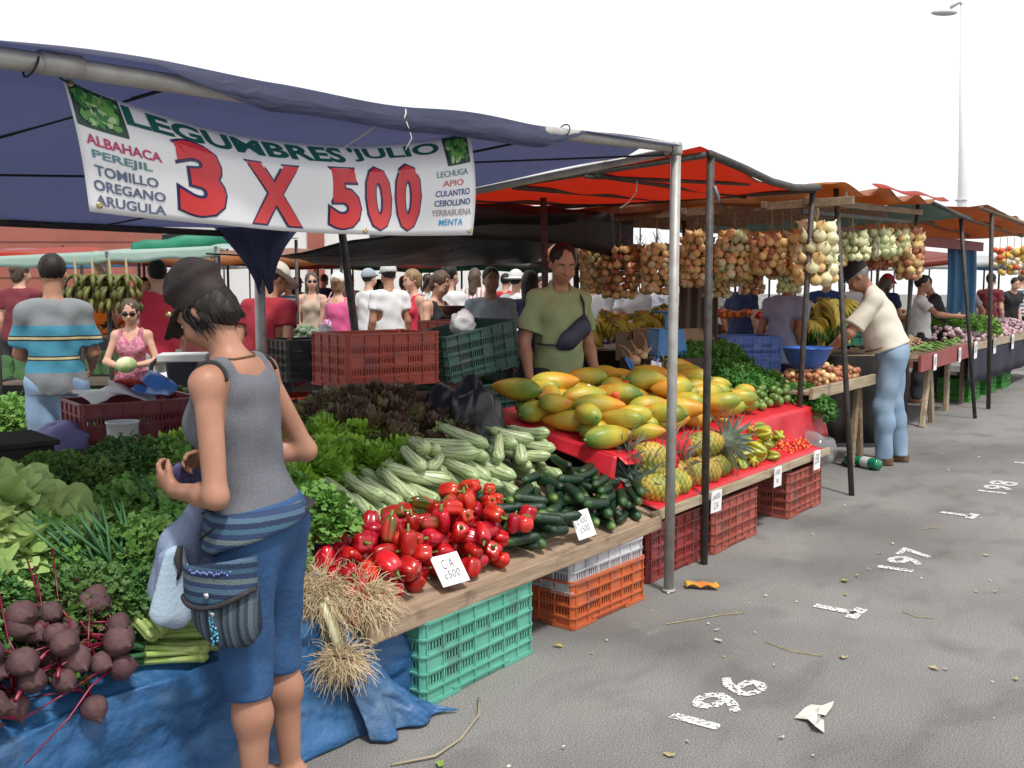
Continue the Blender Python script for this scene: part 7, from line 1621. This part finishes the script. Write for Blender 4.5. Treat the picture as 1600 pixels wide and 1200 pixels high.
fl = cloth('purple_print_bag_cloth', (.40, .12, .30), (.66, .50, .60), scale=30, ramp=(.45, .55)); p = at(508, 515, d=11.2)
sb = thing('shoulder_bag', 'purple patterned shoulder bag hanging on the woman in hot pink', 'bag', p, YAW - math.pi / 2); sdf_obj('bag_body', [cap((-.06, 0, -.14), (.06, 0, -.14), .10, .10, .05, (0, 1, 0), .5), cap((0, 0, -.1), (.02, 0, .06), .10, .06, .05, (0, 1, 0), .5)], .015, fl, sb); MB().tube([(-.03, 0, .05), (.02, .02, .30), (.07, .05, .42)], .02, 6, flat=.3).build('strap', fl, sb, True)
crumple('carrier_bag', 'white plastic bag on the tilted dark green crate', at(722, 506, d=6.2), (.09, .07, .08), mat('white_carrier_bag', (.7, .7, .72), rough=.35, bump=.3, trans=.3), 11, 'bag', .35)
crumple('carrier_bag', 'white plastic bag lying beside the big red crate', at(508, 535, d=7.0), (.08, .07, .11), mat('white_carrier_bag', (.7, .7, .72)), 12, 'bag', .35)
bowl_m = mat('dark_red_basin', (.10, .015, .02), rough=.4)
p = at(713, 492, d=9.3); tag(MB().lathe([(.001, 0), (.10, 0), (.16, .08), (.165, .085), (.155, .08), (.095, .012), (.001, .012)], 20).build('basin', bowl_m, None, True, loc=p), 'dark red basin held by the woman with the ponytail', 'basin')
# between vendor and steel pole: bananas on cartons, blue scale, blue-white carrier bag, brown cloth
def stall_block(label, px0, px1, row, d, depth, m, name='stall_table', cat='table'):
    a, b = at(px0, row, d=d), at(px1, row, d=d); z = (a.z + b.z) / 2; a.z = b.z = 0; t = thing(name, label, cat); table_on(t, a, b, depth, z, timber, m, z * .95); return a, b, z
a, b, z_ = stall_block('banana table behind the vendor with a dark skirt', 905, 1075, 548, 9.0, 1.0, matte)
for i, (px, rw, d) in enumerate(((1010, 560, 8.6), (1058, 552, 8.7), (1040, 556, 8.1))):
    p = at(px, rw, d=d); carton('cardboard carton of bananas ' + ('left of the blue scale', 'behind the blue scale', 'just in front of the banana table')[i], (p.x, p.y, p.z - .02), (.42, .34, .24), R(-30 + 10 * i))
P0 = at(930, 540, d=9.1); P1 = at(1060, 520, d=9.2)
for i in range(34):
    f = rg.random(); px = 912 + 150 * f; p = at(px, 528 - 22 * rg.random() - 8 * f, d=8.9 + rg.uniform(0, .5)); place(rg.choice(hb_y), p, rotm(rg.uniform(-.9, .3), rg.uniform(-.6, .6), rg.random() * 6.28), 'bunch of yellow bananas on the table between the vendor and the steel pole', 'yellow bananas behind the vendor', rg.uniform(.9, 1.15))
for i in range(9):
    p = at(1028 + 26 * rg.random(), 492 + 12 * rg.random(), d=9.3); place(rg.choice(hb_g), p, rotm(rg.uniform(-.9, .3), rg.uniform(-.6, .6), rg.random() * 6.28), 'bunch of green bananas on top of the yellow ones by the steel pole', 'green bananas behind the steel pole', 1.0)
blue_sc = mat('blue_enamel', (.03, .17, .42), (.04, .21, .48), rough=.4)
sc_ = thing('weighing_scale', 'blue hanging pan scale standing left of the steel pole', 'scale', at(1040, 556, d=7.3), YAW + math.pi / 2 + .4)
MB().box((0, 0, .10), (.21, .16, .20), taper=1.25).build('housing', blue_sc, sc_, bev=.01); MB().tube([(0, 0, .2), (0, 0, .31)], .012, 8).build('post', blue_sc, sc_); MB().lathe([(.001, .31), (.09, .315), (.10, .33), (.095, .33), (.001, .32)], 16).build('pan', blue_sc, sc_, True)
MB().box((sc_.location.x, sc_.location.y, sc_.location.z / 2 - .005), (.5, .45, sc_.location.z - .012), rot=(0, 0, R(-20))).build('plinth_box', mat('dark_brown_board', (.06, .045, .04), rough=.8, scale=4, bump=.2), None, bev=.006); tag(bpy.data.objects['plinth_box'], 'dark brown box under the blue scale', 'box')
cbag = mat('blue_white_carrier_bag', (.10, .28, .70), (.62, .68, .78), rough=.35, scale=9, ramp=(.46, .52), bump=.3, bscale=25, trans=.25)
p = at(1003, 585, d=6.75); kb = thing('carrier_bag', 'blue and white plastic carrier bag with two handles behind the papayas', 'bag', p, YAW - math.pi / 2)
sdf_obj('bag_body', [cap((-.05, 0, -.06), (.05, 0, -.06), .085, .09, .03, (0, 1, 0), .7)], .008, cbag, kb, lambda X, Y, Z, f: f + .008 * np.sin(X * 60 + Z * 50))
for s in (-1, 1): MB().tube([(s * .06, 0, .0), (s * .10, .0, .08), (s * .12, .02, .11), (s * .085, .03, .09), (s * .05, .02, .01)], [.03, .022, .015, .018, .03], 7, flat=.4).build('bag_handle', cbag, kb, True)
shelf_d = thing('rear_counter', 'dark rear counter behind the vendor\'s papaya table', 'counter', (0, 0, 0)); MB().box((6.3, 4.35, .39), (2.2, .5, .78)).build('counter_body', mat('dark_brown_board', (.06, .045, .04)), shelf_d, bev=.01)
brown_cl = cloth('brown_canvas', (.15, .11, .085), (.19, .14, .11), scale=3, bscale=20)
hc = thing('hanging_canvas', 'brown canvas hanging like a curtain between the steel pole and the dark pole', 'canvas', (0, 0, 0)); a, b = at(1062, 440, d=8.6), at(1122, 440, d=8.6)
MB().grid(lambda u, v: a.lerp(b, u) + UP * (.12 - .95 * v) + FW * .03 * math.sin(u * 22 + v), 40, 8).build('cloth', brown_cl, hc, True, thick=.006)
# blue crates, tomatoes, pale shirt man, blue bowl, bananas on the right
p = at(1158, 552, d=8.9)
for k, lb in enumerate(('blue crate at the top of the blue stack behind the dark pole', 'blue crate second from the top of the blue stack', 'blue crate third from the top of the blue stack', 'blue crate at the bottom of the blue stack')): crate(lb, (p.x, p.y, max(.0, 1.16 - .30 - .215 * k - .0)), R(-34), P_blue, 'low', group='blue crates stacked behind the onions')
crate('blue crate turned on the ground below the blue stack', (p.x, p.y, .0), R(-34), P_blue, 'low', group='blue crates stacked behind the onions')
for i in range(26):
    q = at(1120 + rg.random() * 70, 494 - 7 * rg.random(), d=9.0 + rg.uniform(-.1, .2)); place(ct, q, rotm(0, 0, 0), 'red or green tomato on top of the blue crates', 'tomatoes on the blue crates', 2.4)
bb = mat('blue_basin_plastic', (.025, .10, .40), (.03, .13, .48), rough=.35)
p = at(1260, 575, d=7.8); bo_ = thing('basin', 'blue plastic basin holding a few onions at the end of the basil heap', 'basin', p)
MB().lathe([(.001, 0), (.11, 0), (.155, .07), (.185, .15), (.195, .155), (.195, .165), (.178, .16), (.148, .075), (.10, .015), (.001, .012)], 26).build('bowl', bb, bo_, True)
for i in range(8): place(lo_[i % 2], p + Vector((rg.uniform(-.08, .08), rg.uniform(-.08, .08), .06 + .03 * rg.random())), rotm(rg.random(), rg.random(), rg.random()), 'onion lying in the blue basin', 'onions in the blue basin', 1.1)
a, b, z_ = stall_block('banana table behind the leaning pole and old man', 1245, 1420, 556, 9.3, 1.0, matte)
for i in range(34):
    p = at(1250 + 66 * rg.random(), 484 + 44 * rg.random(), d=9.4 + rg.uniform(-.2, .5)); yl = p.z > 1.2 or rg.random() < .35
    place(rg.choice(hb_y if yl else hb_g), p, rotm(rg.uniform(-.9, .3), rg.uniform(-.6, .6), rg.random() * 6.28), 'bunch of yellow bananas heaped left of the old man' if yl else 'bunch of green bananas in the lower part of the heap left of the old man', 'yellow bananas by the old man' if yl else 'green bananas by the old man', rg.uniform(.95, 1.2))
p = at(1322, 530, d=9.6); crate('dark green crate behind the leaning pole', (p.x, p.y, p.z - .05), R(-30), mat('teal_plastic', (.02, .20, .13), rough=.4), 'low')
p = at(1500, 665, d=9.2)
# cola bottles and odds on the ground below the onion table
gb = mat('green_pet_bottle', (.01, .22, .11), rough=.1, spec=.8); lb_ = mat('white_label', (.6, .62, .6), rough=.5)
for i, (px, py, rz, lb) in enumerate(((1328, 716, .3, 'green plastic bottle with a white label lying by the leaning pole'), (1352, 722, 1.1, 'green plastic bottle lying right of the leaning pole'))):
    p = at(px, py, z=.05); t = thing('plastic_bottle', lb, 'bottle', p, rz)
    o = MB().lathe([(.001, -.15), (.042, -.148), (.047, -.13), (.047, .05), (.044, .08), (.02, .13), (.014, .14), (.014, .16), (.001, .162)], 16).build('bottle_body', gb, t, True); o.rotation_euler = (0, R(90), 0)
    o = MB().lathe([(.0475, -.06), (.0482, -.058), (.0482, .02), (.0475, .022)], 16).build('label_band', lb_, t, True); o.rotation_euler = (0, R(90), 0)
# ------------------------------------------------------------------ far right stalls
red_bd = mat('red_brown_board', (.24, .05, .05), (.30, .07, .06), rough=.6, scale=5, bump=.1)
rt = thing('stall_table', 'trestle table with a red board front carrying green beans beyond the old man', 'table'); a, b = at(1436, 590, d=9.95), at(1514, 552, d=12.2); zt = .80; a.z = b.z = 0
axr = (b - a).normalized(); nnr = Vector((-axr.y, axr.x, 0)); angr = math.atan2(axr.y, axr.x); Lr = (b - a).length; cr = (a + b) / 2
MB().box((cr.x, cr.y, zt - .06), (Lr, .03, .17), rot=(0, 0, angr)).build('front_board', red_bd, rt, bev=.004); c2_ = cr + nnr * .5; MB().box((c2_.x - nnr.x * .13, c2_.y - nnr.y * .13, zt - .02), (Lr, .70, .03), rot=(0, 0, angr)).build('table_top', timber, rt)
for f in (.35, .42): 
    q = a.lerp(b, f) + nnr * .12; s = 1 if f < .4 else -1; MB().tube([(q.x - axr.x * .16 * s, q.y - axr.y * .16 * s, 0), (q.x + axr.x * .10 * s, q.y + axr.y * .10 * s, zt - .06)], .036, 6).build('leg', wood2, rt)
for f in (.92,): q = a.lerp(b, f) + nnr * .2; MB().tube([(q.x, q.y, 0), (q.x, q.y, zt - .05)], .036, 6).build('leg', wood2, rt)
for f, lb in ((.22, 'white price card on the red board front, nearest the old man'), (.72, 'white price card on the red board front, farther one')):
    q = a.lerp(b, f) - nnr * .03; price_card(lb, (q.x, q.y, zt - .16), angr, 0, [('\u00a2500', .6, pen)], .15, .17)
bean = mat('green_bean', (.12, .26, .05), (.20, .34, .08), rough=.5, scale=20)
for i in range(60):
    f = rg.uniform(.08, .95); q = a.lerp(b, f) + nnr * rg.uniform(.05, .26); o = MB().tube([(-.11, 0, 0), (0, .015 * rg.uniform(-1, 1), .02), (.11, 0, 0)], [.006, .013, .006], 6).build('bean_pod', bean, None, True, loc=(q.x, q.y, zt + .03 + .05 * rg.random()), rz=angr + rg.uniform(-.5, .9)); tag(o, 'long green bean pod in the heap on the red fronted table', 'bean', 'green beans on the red fronted table')
nut = mat('pale_brown_nuts', (.45, .30, .16), (.30, .18, .09), rough=.7, scale=40, bump=.8, bscale=60); garl = mat('garlic_in_net', (.60, .52, .50), (.42, .22, .34), rough=.6, scale=26, bump=.8, bscale=40); shal = mat('pink_onions_in_net', (.48, .18, .30), (.66, .50, .50), rough=.6, scale=24, bump=.8, bscale=40)
def mound(label, c, L_, D_, Hh, ang, m, cat, grain=.035, name='produce_heap'):
    b = MB(); r_ = random.Random(int(c[0] * 97 + c[1] * 31)); n = int(L_ * D_ / (grain * grain) * .55)
    for i in range(min(n, 420)):
        u, v = r_.uniform(-1, 1), r_.uniform(-1, 1); z = Hh * max(0, 1 - u * u) ** .6 * max(0, 1 - v * v) ** .6; x, y = u * L_ / 2, v * D_ / 2
        b.ell((c[0] + x * math.cos(ang) - y * math.sin(ang), c[1] + x * math.sin(ang) + y * math.cos(ang), c[2] + z + r_.uniform(-.3, .3) * grain), (grain * .55, grain * .5, grain * .45), (r_.random(), r_.random(), r_.random()), 6, 4)
    return tag(b.build(name, m, None, True), label, cat, None, 'stuff')
q = a.lerp(b, .35) + nnr * .5; mound('heap of pale brown peanuts behind the green beans', (q.x, q.y, zt + .02), 1.3, .6, .17, angr, nut, 'peanuts', .04)
q = a.lerp(b, .62) + nnr * .55; mound('small heap of reddish beans among the nets', (q.x, q.y, zt + .02), .5, .4, .10, angr, shal, 'beans', .04)
ft = thing('stall_table', 'long dark skirted table of netted garlic at the far right', 'table'); a, b = at(1512, 548, d=12.6), at(1625, 522, d=17.0); zf_ = .78; a.z = b.z = 0
axf, nnf, angf = table_on(ft, a, b, 1.1, zf_, wood2, cloth('dark_navy_skirt', (.018, .02, .04)), .52)
MB().grid(lambda u, v: a.lerp(b, u) + UP * (zf_ + .02 - .10 * v) - nnf * .02, 30, 2).build('edge_board', wood2, ft, thick=.01)
q = a.lerp(b, .15) + nnf * .4; mound('heap of netted garlic on the far right table', (q.x, q.y, zf_ + .02), 1.5, .8, .20, angf, garl, 'garlic', .06)
q = a.lerp(b, .5) + nnf * .4; mound('heap of netted pink onions at the right edge of the far table', (q.x, q.y, zf_ + .02), 1.6, .8, .20, angf, shal, 'onions', .06)
q = a.lerp(b, .82) + nnf * .4; mound('heap of pale netted garlic farthest along the right table', (q.x, q.y, zf_ + .02), 1.4, .8, .18, angf, garl, 'garlic', .06)
for i, f in enumerate((.04, .26, .5, .72)):
    q = a.lerp(b, f) - nnf * .05; price_card('white price card on the dark skirted table, ' + ('nearest of four', 'second of four', 'third of four', 'farthest of four')[i], (q.x, q.y, zf_ - .18), angf, 0, [('\u00a2600', .6, pen)], .17, .22)
for i in range(3):
    q = a.lerp(b, .14 + .2 * i) + nnf * .25; crate('leaf green crate on the ground under the far right table, ' + ('nearest', 'middle', 'farthest') [i], (q.x, q.y, 0), angf, P_lgreen, 'n')
scatter(celery, 8, *sorted((at(1470, 510, d=13.4).x, at(1510, 510, d=13.6).x + .4)), at(1490, 510, d=13.4).y - .3, at(1490, 510, d=13.4).y + .5, 0, 'green leafy bunch on the far stall by the boy in black', 'leafy bunches on the far stall', mind=.2, zf=lambda x, y: .88, sc=(1.2, 1.5))
hb = thing('hanging_tarp', 'blue tarp hanging as a side wall behind the far right stall', 'tarp'); a2, b2_ = at(1478, 440, d=16), at(1525, 440, d=16.5)
light_blue_tarp = tarp_mat('light_blue_tarp', (.08, .26, .46), (.15, .4, .65), .35)
MB().grid(lambda u, v: a2.lerp(b2_, u + .06 * math.sin(v * 3)) + UP * (.62 - 1.5 * v) + FW * .05 * math.sin(u * 20), 30, 10).build('sheet', light_blue_tarp, hb, True, thick=.004)
hf_m = [mat('hung_fruit_red', (.62, .08, .03)), mat('hung_fruit_yellow', (.70, .45, .08)), mat('hung_fruit_pale', (.66, .58, .40))]
for i in range(5):
    p = at(1562 + 11 * i, 398, d=17.5); t = thing('fruit_net', 'net of red and yellow fruit hanging at the far right, ' + ('first', 'second', 'third', 'fourth', 'fifth')[i] + ' from the left', 'fruit', p, 0, 'hanging fruit nets'); r_ = random.Random(i)
    MB().tube([(0, 0, .3), (0, 0, -.3)], .006, 4).build('net_cord', straw, t)
    for k in range(16): MB().ell((r_.uniform(-.08, .08), r_.uniform(-.08, .08), r_.uniform(-.32, .12)), (.05, .05, .05), None, 8, 6).build('fruit', r_.choice(hf_m), t, True)
nm_v, nm_f = text_geo('9', .16, .01)
# ------------------------------------------------------------------ rows of stalls behind, buildings, lamp
def far_stall(label, px, d, W, D_, zc, can_m, skirt_m, prods, drop=.25, slope=.2):
    c = gnd(px, d); t = thing('market_tent', label, 'tent', c, YAW - math.pi / 2); r_ = random.Random(int(px * d))
    def P(u, v): return ((u - .5) * W, D_ * v, zc + slope * v - .06 * 4 * u * (1 - u) + .03 * math.sin(u * 17 + px))
    MB().grid(P, 20, 6).build('canopy', can_m, t, True, thick=.004)
    MB().grid(lambda u, v: ((u - .5) * W, -.01, zc - .06 * 4 * u * (1 - u) + .03 * math.sin(u * 17 + px) - drop * .5 * v), 20, 2).build('valance', can_m, t, True, thick=.004)
    for x in (-.48, 0, .48):
        MB().tube([(x * W, .02, 0), (x * W + r_.uniform(-.05, .05), .02, zc)], .022, 6).build('pole', iron, t); MB().tube([(x * W, D_, 0), (x * W, D_, zc + slope)], .022, 6).build('pole', iron, t)
    MB().box((0, D_ * .5, .72), (W * .9, 1.0, .05)).build('table_top', timber, t); MB().box((0, D_ * .5 - .49, .36), (W * .9, .03, .70)).build('table_skirt', skirt_m, t)
    for i, pm in enumerate(prods):
        x0 = -W * .45 + W * .9 * (i + .5) / len(prods); b = MB()
        for k in range(70):
            u, v = r_.uniform(-1, 1), r_.uniform(-1, 1); b.ell((x0 + u * W * .42 / len(prods), D_ * .5 + v * .4, .76 + .16 * (1 - u * u) * (1 - v * v)), (.06, .06, .055), None, 6, 4)
        b.build('produce', pm, t, True)
    return t
veg = lambda i: (mat('far_greens', (.07, .18, .04), rnd=0, bump=.3), tom_m, mat('far_carrots', (.60, .22, .04)), on_y, mat('far_cabbage', (.25, .38, .16)), garl, lime_m)[i % 7]
fs = [(-20, 15, 6, 'red', red_tarp, 2.05), (170, 18, 6, 'faded pink', tarp_mat('faded_pink_tarp', (.55, .22, .24), (.8, .3, .3), .5), 2.1), (330, 14.5, 4, 'yellow edged', orange_tarp, 2.0), (500, 17, 6, 'brick red', tarp_mat('brick_tarp', (.34, .07, .05), (.55, .12, .08), .5), 2.02), (640, 20, 5, 'ochre', orange_tarp, 2.05), (760, 18.5, 6, 'bright green', dgreen_tarp, 1.98), (930, 17, 5, 'dark', black_tarp, 2.0), (1080, 16, 5, 'striped orange', orange_tarp, 2.1), (1260, 18, 6, 'dark red', tarp_mat('brick_tarp', (.34, .07, .05), (.55, .12, .08), .5), 2.05), (1440, 21, 6, 'pale', white_tarp, 2.1), (1620, 23, 6, 'blue', light_blue_tarp, 2.1), (90, 26, 9, 'teal', light_blue_tarp, 2.2), (420, 27, 9, 'white', white_tarp, 2.2), (760, 28, 9, 'dull red', red_tarp, 2.2), (1120, 27, 9, 'grey', gg, 2.2), (1450, 29, 9, 'cream', white_tarp, 2.2)]
for i, (px, d, W, cn, cm, zc) in enumerate(fs):
    far_stall('far %s roofed stall behind the crowd, %s' % (cn, 'at the left' if px < 250 else 'behind the red hatted man' if px < 450 else 'behind the pink shirt' if px < 560 else 'behind the white shirts' if px < 700 else 'left of the vendor' if px < 850 else 'behind the bananas' if px < 1000 else 'behind the onion strings' if px < 1300 else 'beyond the old man'), px, d, W, 2.6, zc, cm, (black_p, cloth('dark_navy_skirt', (.018, .02, .04)), red_bd)[i % 3], [veg(i + k) for k in range(4)])
plaster_w = mat('white_plaster', (.74, .74, .73), (.66, .66, .65), rough=.85, scale=.5, bump=.1, dirt=((.50, .49, .47), .35, .6)); plaster_b = mat('brick_brown_plaster', (.34, .115, .085), (.30, .095, .07), rough=.9, scale=.35, bump=.1, dirt=((.24, .09, .07), .8, .58)); glass_d = mat('window_glass', (.04, .05, .06), rough=.1)
def along(px, d): q = gnd(px, d); return q
bw = thing('market_building', 'long white plastered building with a brick brown pillar behind the stalls', 'building', along(470, 46), YAW - math.pi / 2)
MB().box((0, 4, 2.5), (30, 8, 5.0)).build('wall', plaster_w, bw); MB().box((0, 3.9, 5.08), (30.4, 8.5, .16)).build('roof_slab', mat('grey_roof', (.4, .4, .4)), bw)
for x in (.75, 12.0): MB().box((x, -.06, 2.5), (.75, .16, 5.0)).build('pillar', plaster_b, bw)
for x in (-5.5, 4, 8): 
    o = MB().box((x, -.01, 3.4), (1.6, .06, 1.1)).build('window', glass_d, bw); MB().box((x, -.05, 2.82), (1.8, .1, .08)).build('sill', plaster_w, o)
MB().tube([(-6.4, -.06, 0), (-6.4, -.06, 5)], .05, 8).build('downpipe', mat('pale_pipe', (.6, .6, .6)), bw)
bb_ = thing('brown_building', 'brick brown plastered building at the left above the pale green tent', 'building', along(60, 38), YAW - math.pi / 2)
MB().box((-2.8, 1.6, 2.7), (12.9, 3.2, 5.4)).build('wall', plaster_b, bb_); MB().box((-2.8, 1.55, 5.48), (13.2, 3.5, .16)).build('roof_slab', plaster_b, bb_)
for z in (1.9, 3.25): MB().box((-2.8, -.012, z), (12.9, .02, .035)).build('joint_band', mat('brown_joint', (.20, .07, .055)), bb_)
MB().box((-4, -.02, 1.4), (1.2, .06, 2.4)).build('door', mat('dark_door', (.05, .04, .04)), bb_)
lp = thing('street_lamp', 'tall white lamp post with a flat arm lamp above the far stalls', 'street lamp', gnd(1499, 42), YAW)
zt_ = at(1488, 8, d=42).z
MB().tube([(0, 0, 0), (0, .06, zt_ * .5), (0, .30, zt_)], [.21, .18, .15], 16).build('pole', mat('white_painted_post', (.80, .80, .80), (.77, .77, .77), rough=.6, scale=1), lp, True)
MB().tube([(0, .3, zt_ - .05), (0, .5, zt_ + .12), (0, .85, zt_ - .1)], .07, 8).build('arm', mat('grey_post', (.5, .5, .53)), lp, True)
o = MB().ell((0, 1.1, zt_ - .30), (.22, .55, .12), None, 14, 8).build('lamp_head', mat('grey_post', (.5, .5, .53)), lp, True)
for z in (4.4, 4.75, 5.1): MB().lathe([(.205, 0), (.24, .01), (.24, .06), (.205, .07)], 12, (0, .05 + z * .006, z)).build('clamp_band', mat('grey_post', (.5, .5, .53)), lp)
# ------------------------------------------------------------------ litter on the asphalt
pp = MB(); oc = [at(x, y, z=.005) for x, y in ((1241, 1122), (1262, 1128), (1273, 1143), (1288, 1145), (1287, 1130), (1279, 1124), (1290, 1118), (1300, 1108), (1303, 1104), (1285, 1103), (1268, 1105), (1258, 1114))]
cc = sum(oc, Vector()) / len(oc); pp.add([cc + UP * .012] + [q + UP * .01 * (i % 3) for i, q in enumerate(oc)] + [(cc + q) / 2 + UP * (.006 + .012 * (i % 2)) for i, q in enumerate(oc)], [(1 + i, 1 + (i + 1) % 12, 13 + (i + 1) % 12, 13 + i) for i in range(12)] + [(13 + i, 13 + (i + 1) % 12, 0) for i in range(12)])
tag(pp.build('paper_scrap', mat('trodden_paper', (.62, .59, .54), (.5, .47, .42), rough=.9, scale=20, bump=.4), None, thick=.002), 'torn piece of trodden paper lying beside the number 196', 'paper')
dry = mat('dry_leaf', (.42, .36, .18), (.28, .22, .10), rough=.8, scale=30); grn = mat('trodden_leaf', (.16, .28, .05), (.28, .34, .08), rough=.7, scale=30); pale_l = mat('pale_litter', (.56, .53, .47), (.46, .43, .36), rough=.9)
LIT = [(688, 1196, 'g', .05), (1318, 1028, 'd', .05), (1460, 1045, 'd', .05), (1588, 1062, 'd', .035), (1476, 1046, 'p', .03), (1320, 908, 'g', .06), (1340, 900, 'g', .03), (1322, 930, 'g', .04), (1395, 850, 'p', .03), (1270, 836, 'p', .03), (1357, 890, 'p', .022), (1180, 990, 'p', .02), (1122, 1002, 'p', .05), (1120, 985, 'p', .03), (1222, 1154, 'p', .03), (1046, 1180, 'd', .04), (1540, 868, 'd', .05), (1525, 925, 'd', .025), (1555, 925, 'd', .03), (1375, 865, 'p', .04), (1530, 715, 'p', .03), (1440, 905, 'p', .02), (1075, 1160, 'p', .02), (1270, 1182, 'p', .02), (880, 1170, 'p', .02), (1210, 1041, 'p', .02), (872, 1010, 'y', .045), (1150, 958, 'p', .02), (1060, 880, 'p', .02), (1482, 735, 'p', .03), (1500, 690, 'p', .03), (925, 1022, 'd', .025)]
yel = mat('yellow_peel', (.52, .40, .03), (.40, .32, .05), rough=.5)
for i, (px, py, k, s) in enumerate(LIT):
    p = at(px, py, z=.004); b = MB(); s *= .62; r_ = random.Random(i); n = 7; vs = [Vector((0, 0, .006))]
    for j in range(n): a = 6.28 * j / n; rr_ = s * r_.uniform(.35, 1.0); vs.append(Vector((rr_ * math.cos(a), rr_ * .6 * math.sin(a), .003 + .008 * r_.random())))
    o = b.add(vs, [(0, 1 + j, 1 + (j + 1) % n) for j in range(n)]).build({'g': 'leaf_scrap', 'd': 'dry_leaf', 'p': 'paper_bit', 'y': 'fruit_peel'}[k], {'g': grn, 'd': dry, 'p': pale_l, 'y': yel}[k], None, loc=p, rz=r_.random() * 6)
    tag(o, {'g': 'trodden green leaf scrap lying on the asphalt', 'd': 'small dry leaf lying on the asphalt', 'p': 'tiny pale bit of litter on the asphalt', 'y': 'yellow fruit peel on the asphalt by the orange crate'}[k], 'litter', {'g': 'green scraps on the asphalt', 'd': 'dry leaves on the asphalt', 'p': 'pale litter bits on the asphalt'}.get(k))
r_ = random.Random(9)
for i in range(70):
    x, y = r_.uniform(2.2, 10), r_.uniform(.2, 2.25); s = r_.uniform(.004, .012); o = MB().ell((0, 0, 0), (s, s * .7, s * .4), None, 6, 4).build('pebble', pale_l if i % 3 else dry, None, loc=(x, y, s * .4), rz=r_.random() * 6); tag(o, 'tiny pale crumb scattered on the asphalt', 'litter', 'crumbs on the asphalt')
for i, pts in enumerate((((1040, 975), (1085, 968), (1130, 960), (1165, 957)), ((1195, 1002), (1235, 1017), (1285, 1025)), ((1410, 955), (1430, 963), (1460, 966)), ((1440, 826), (1470, 824)))):
    o = MB().tube([at(x, y, z=.005) for x, y in pts], .0022, 5).build('straw_stalk', dry, None); tag(o, 'dry pale stalk lying on the asphalt, ' + ('nearest the steel pole', 'left of the faded bay mark', 'right of the faded bay mark', 'by the far bay mark')[i], 'litter')
rgm = mat('orange_rag', (.62, .16, .03), (.55, .35, .04), rough=.7, scale=8)
tag(MB().grid(lambda u, v: Vector(at(1072, 918, z=.01)) + RT * (.16 * u) + FW * (.06 * v - .03 * u) + UP * (.02 * abs(math.sin(u * 7 + v * 4))), 14, 6).build('orange_rag', rgm, None, True, thick=.003), 'orange and yellow rag lying at the foot of the dark pole', 'rag')
# the originals the copies were made from are not part of the market
for p_ in PROTO:
    for c_ in list(p_.children): bpy.data.objects.remove(c_)
    bpy.data.objects.remove(p_)
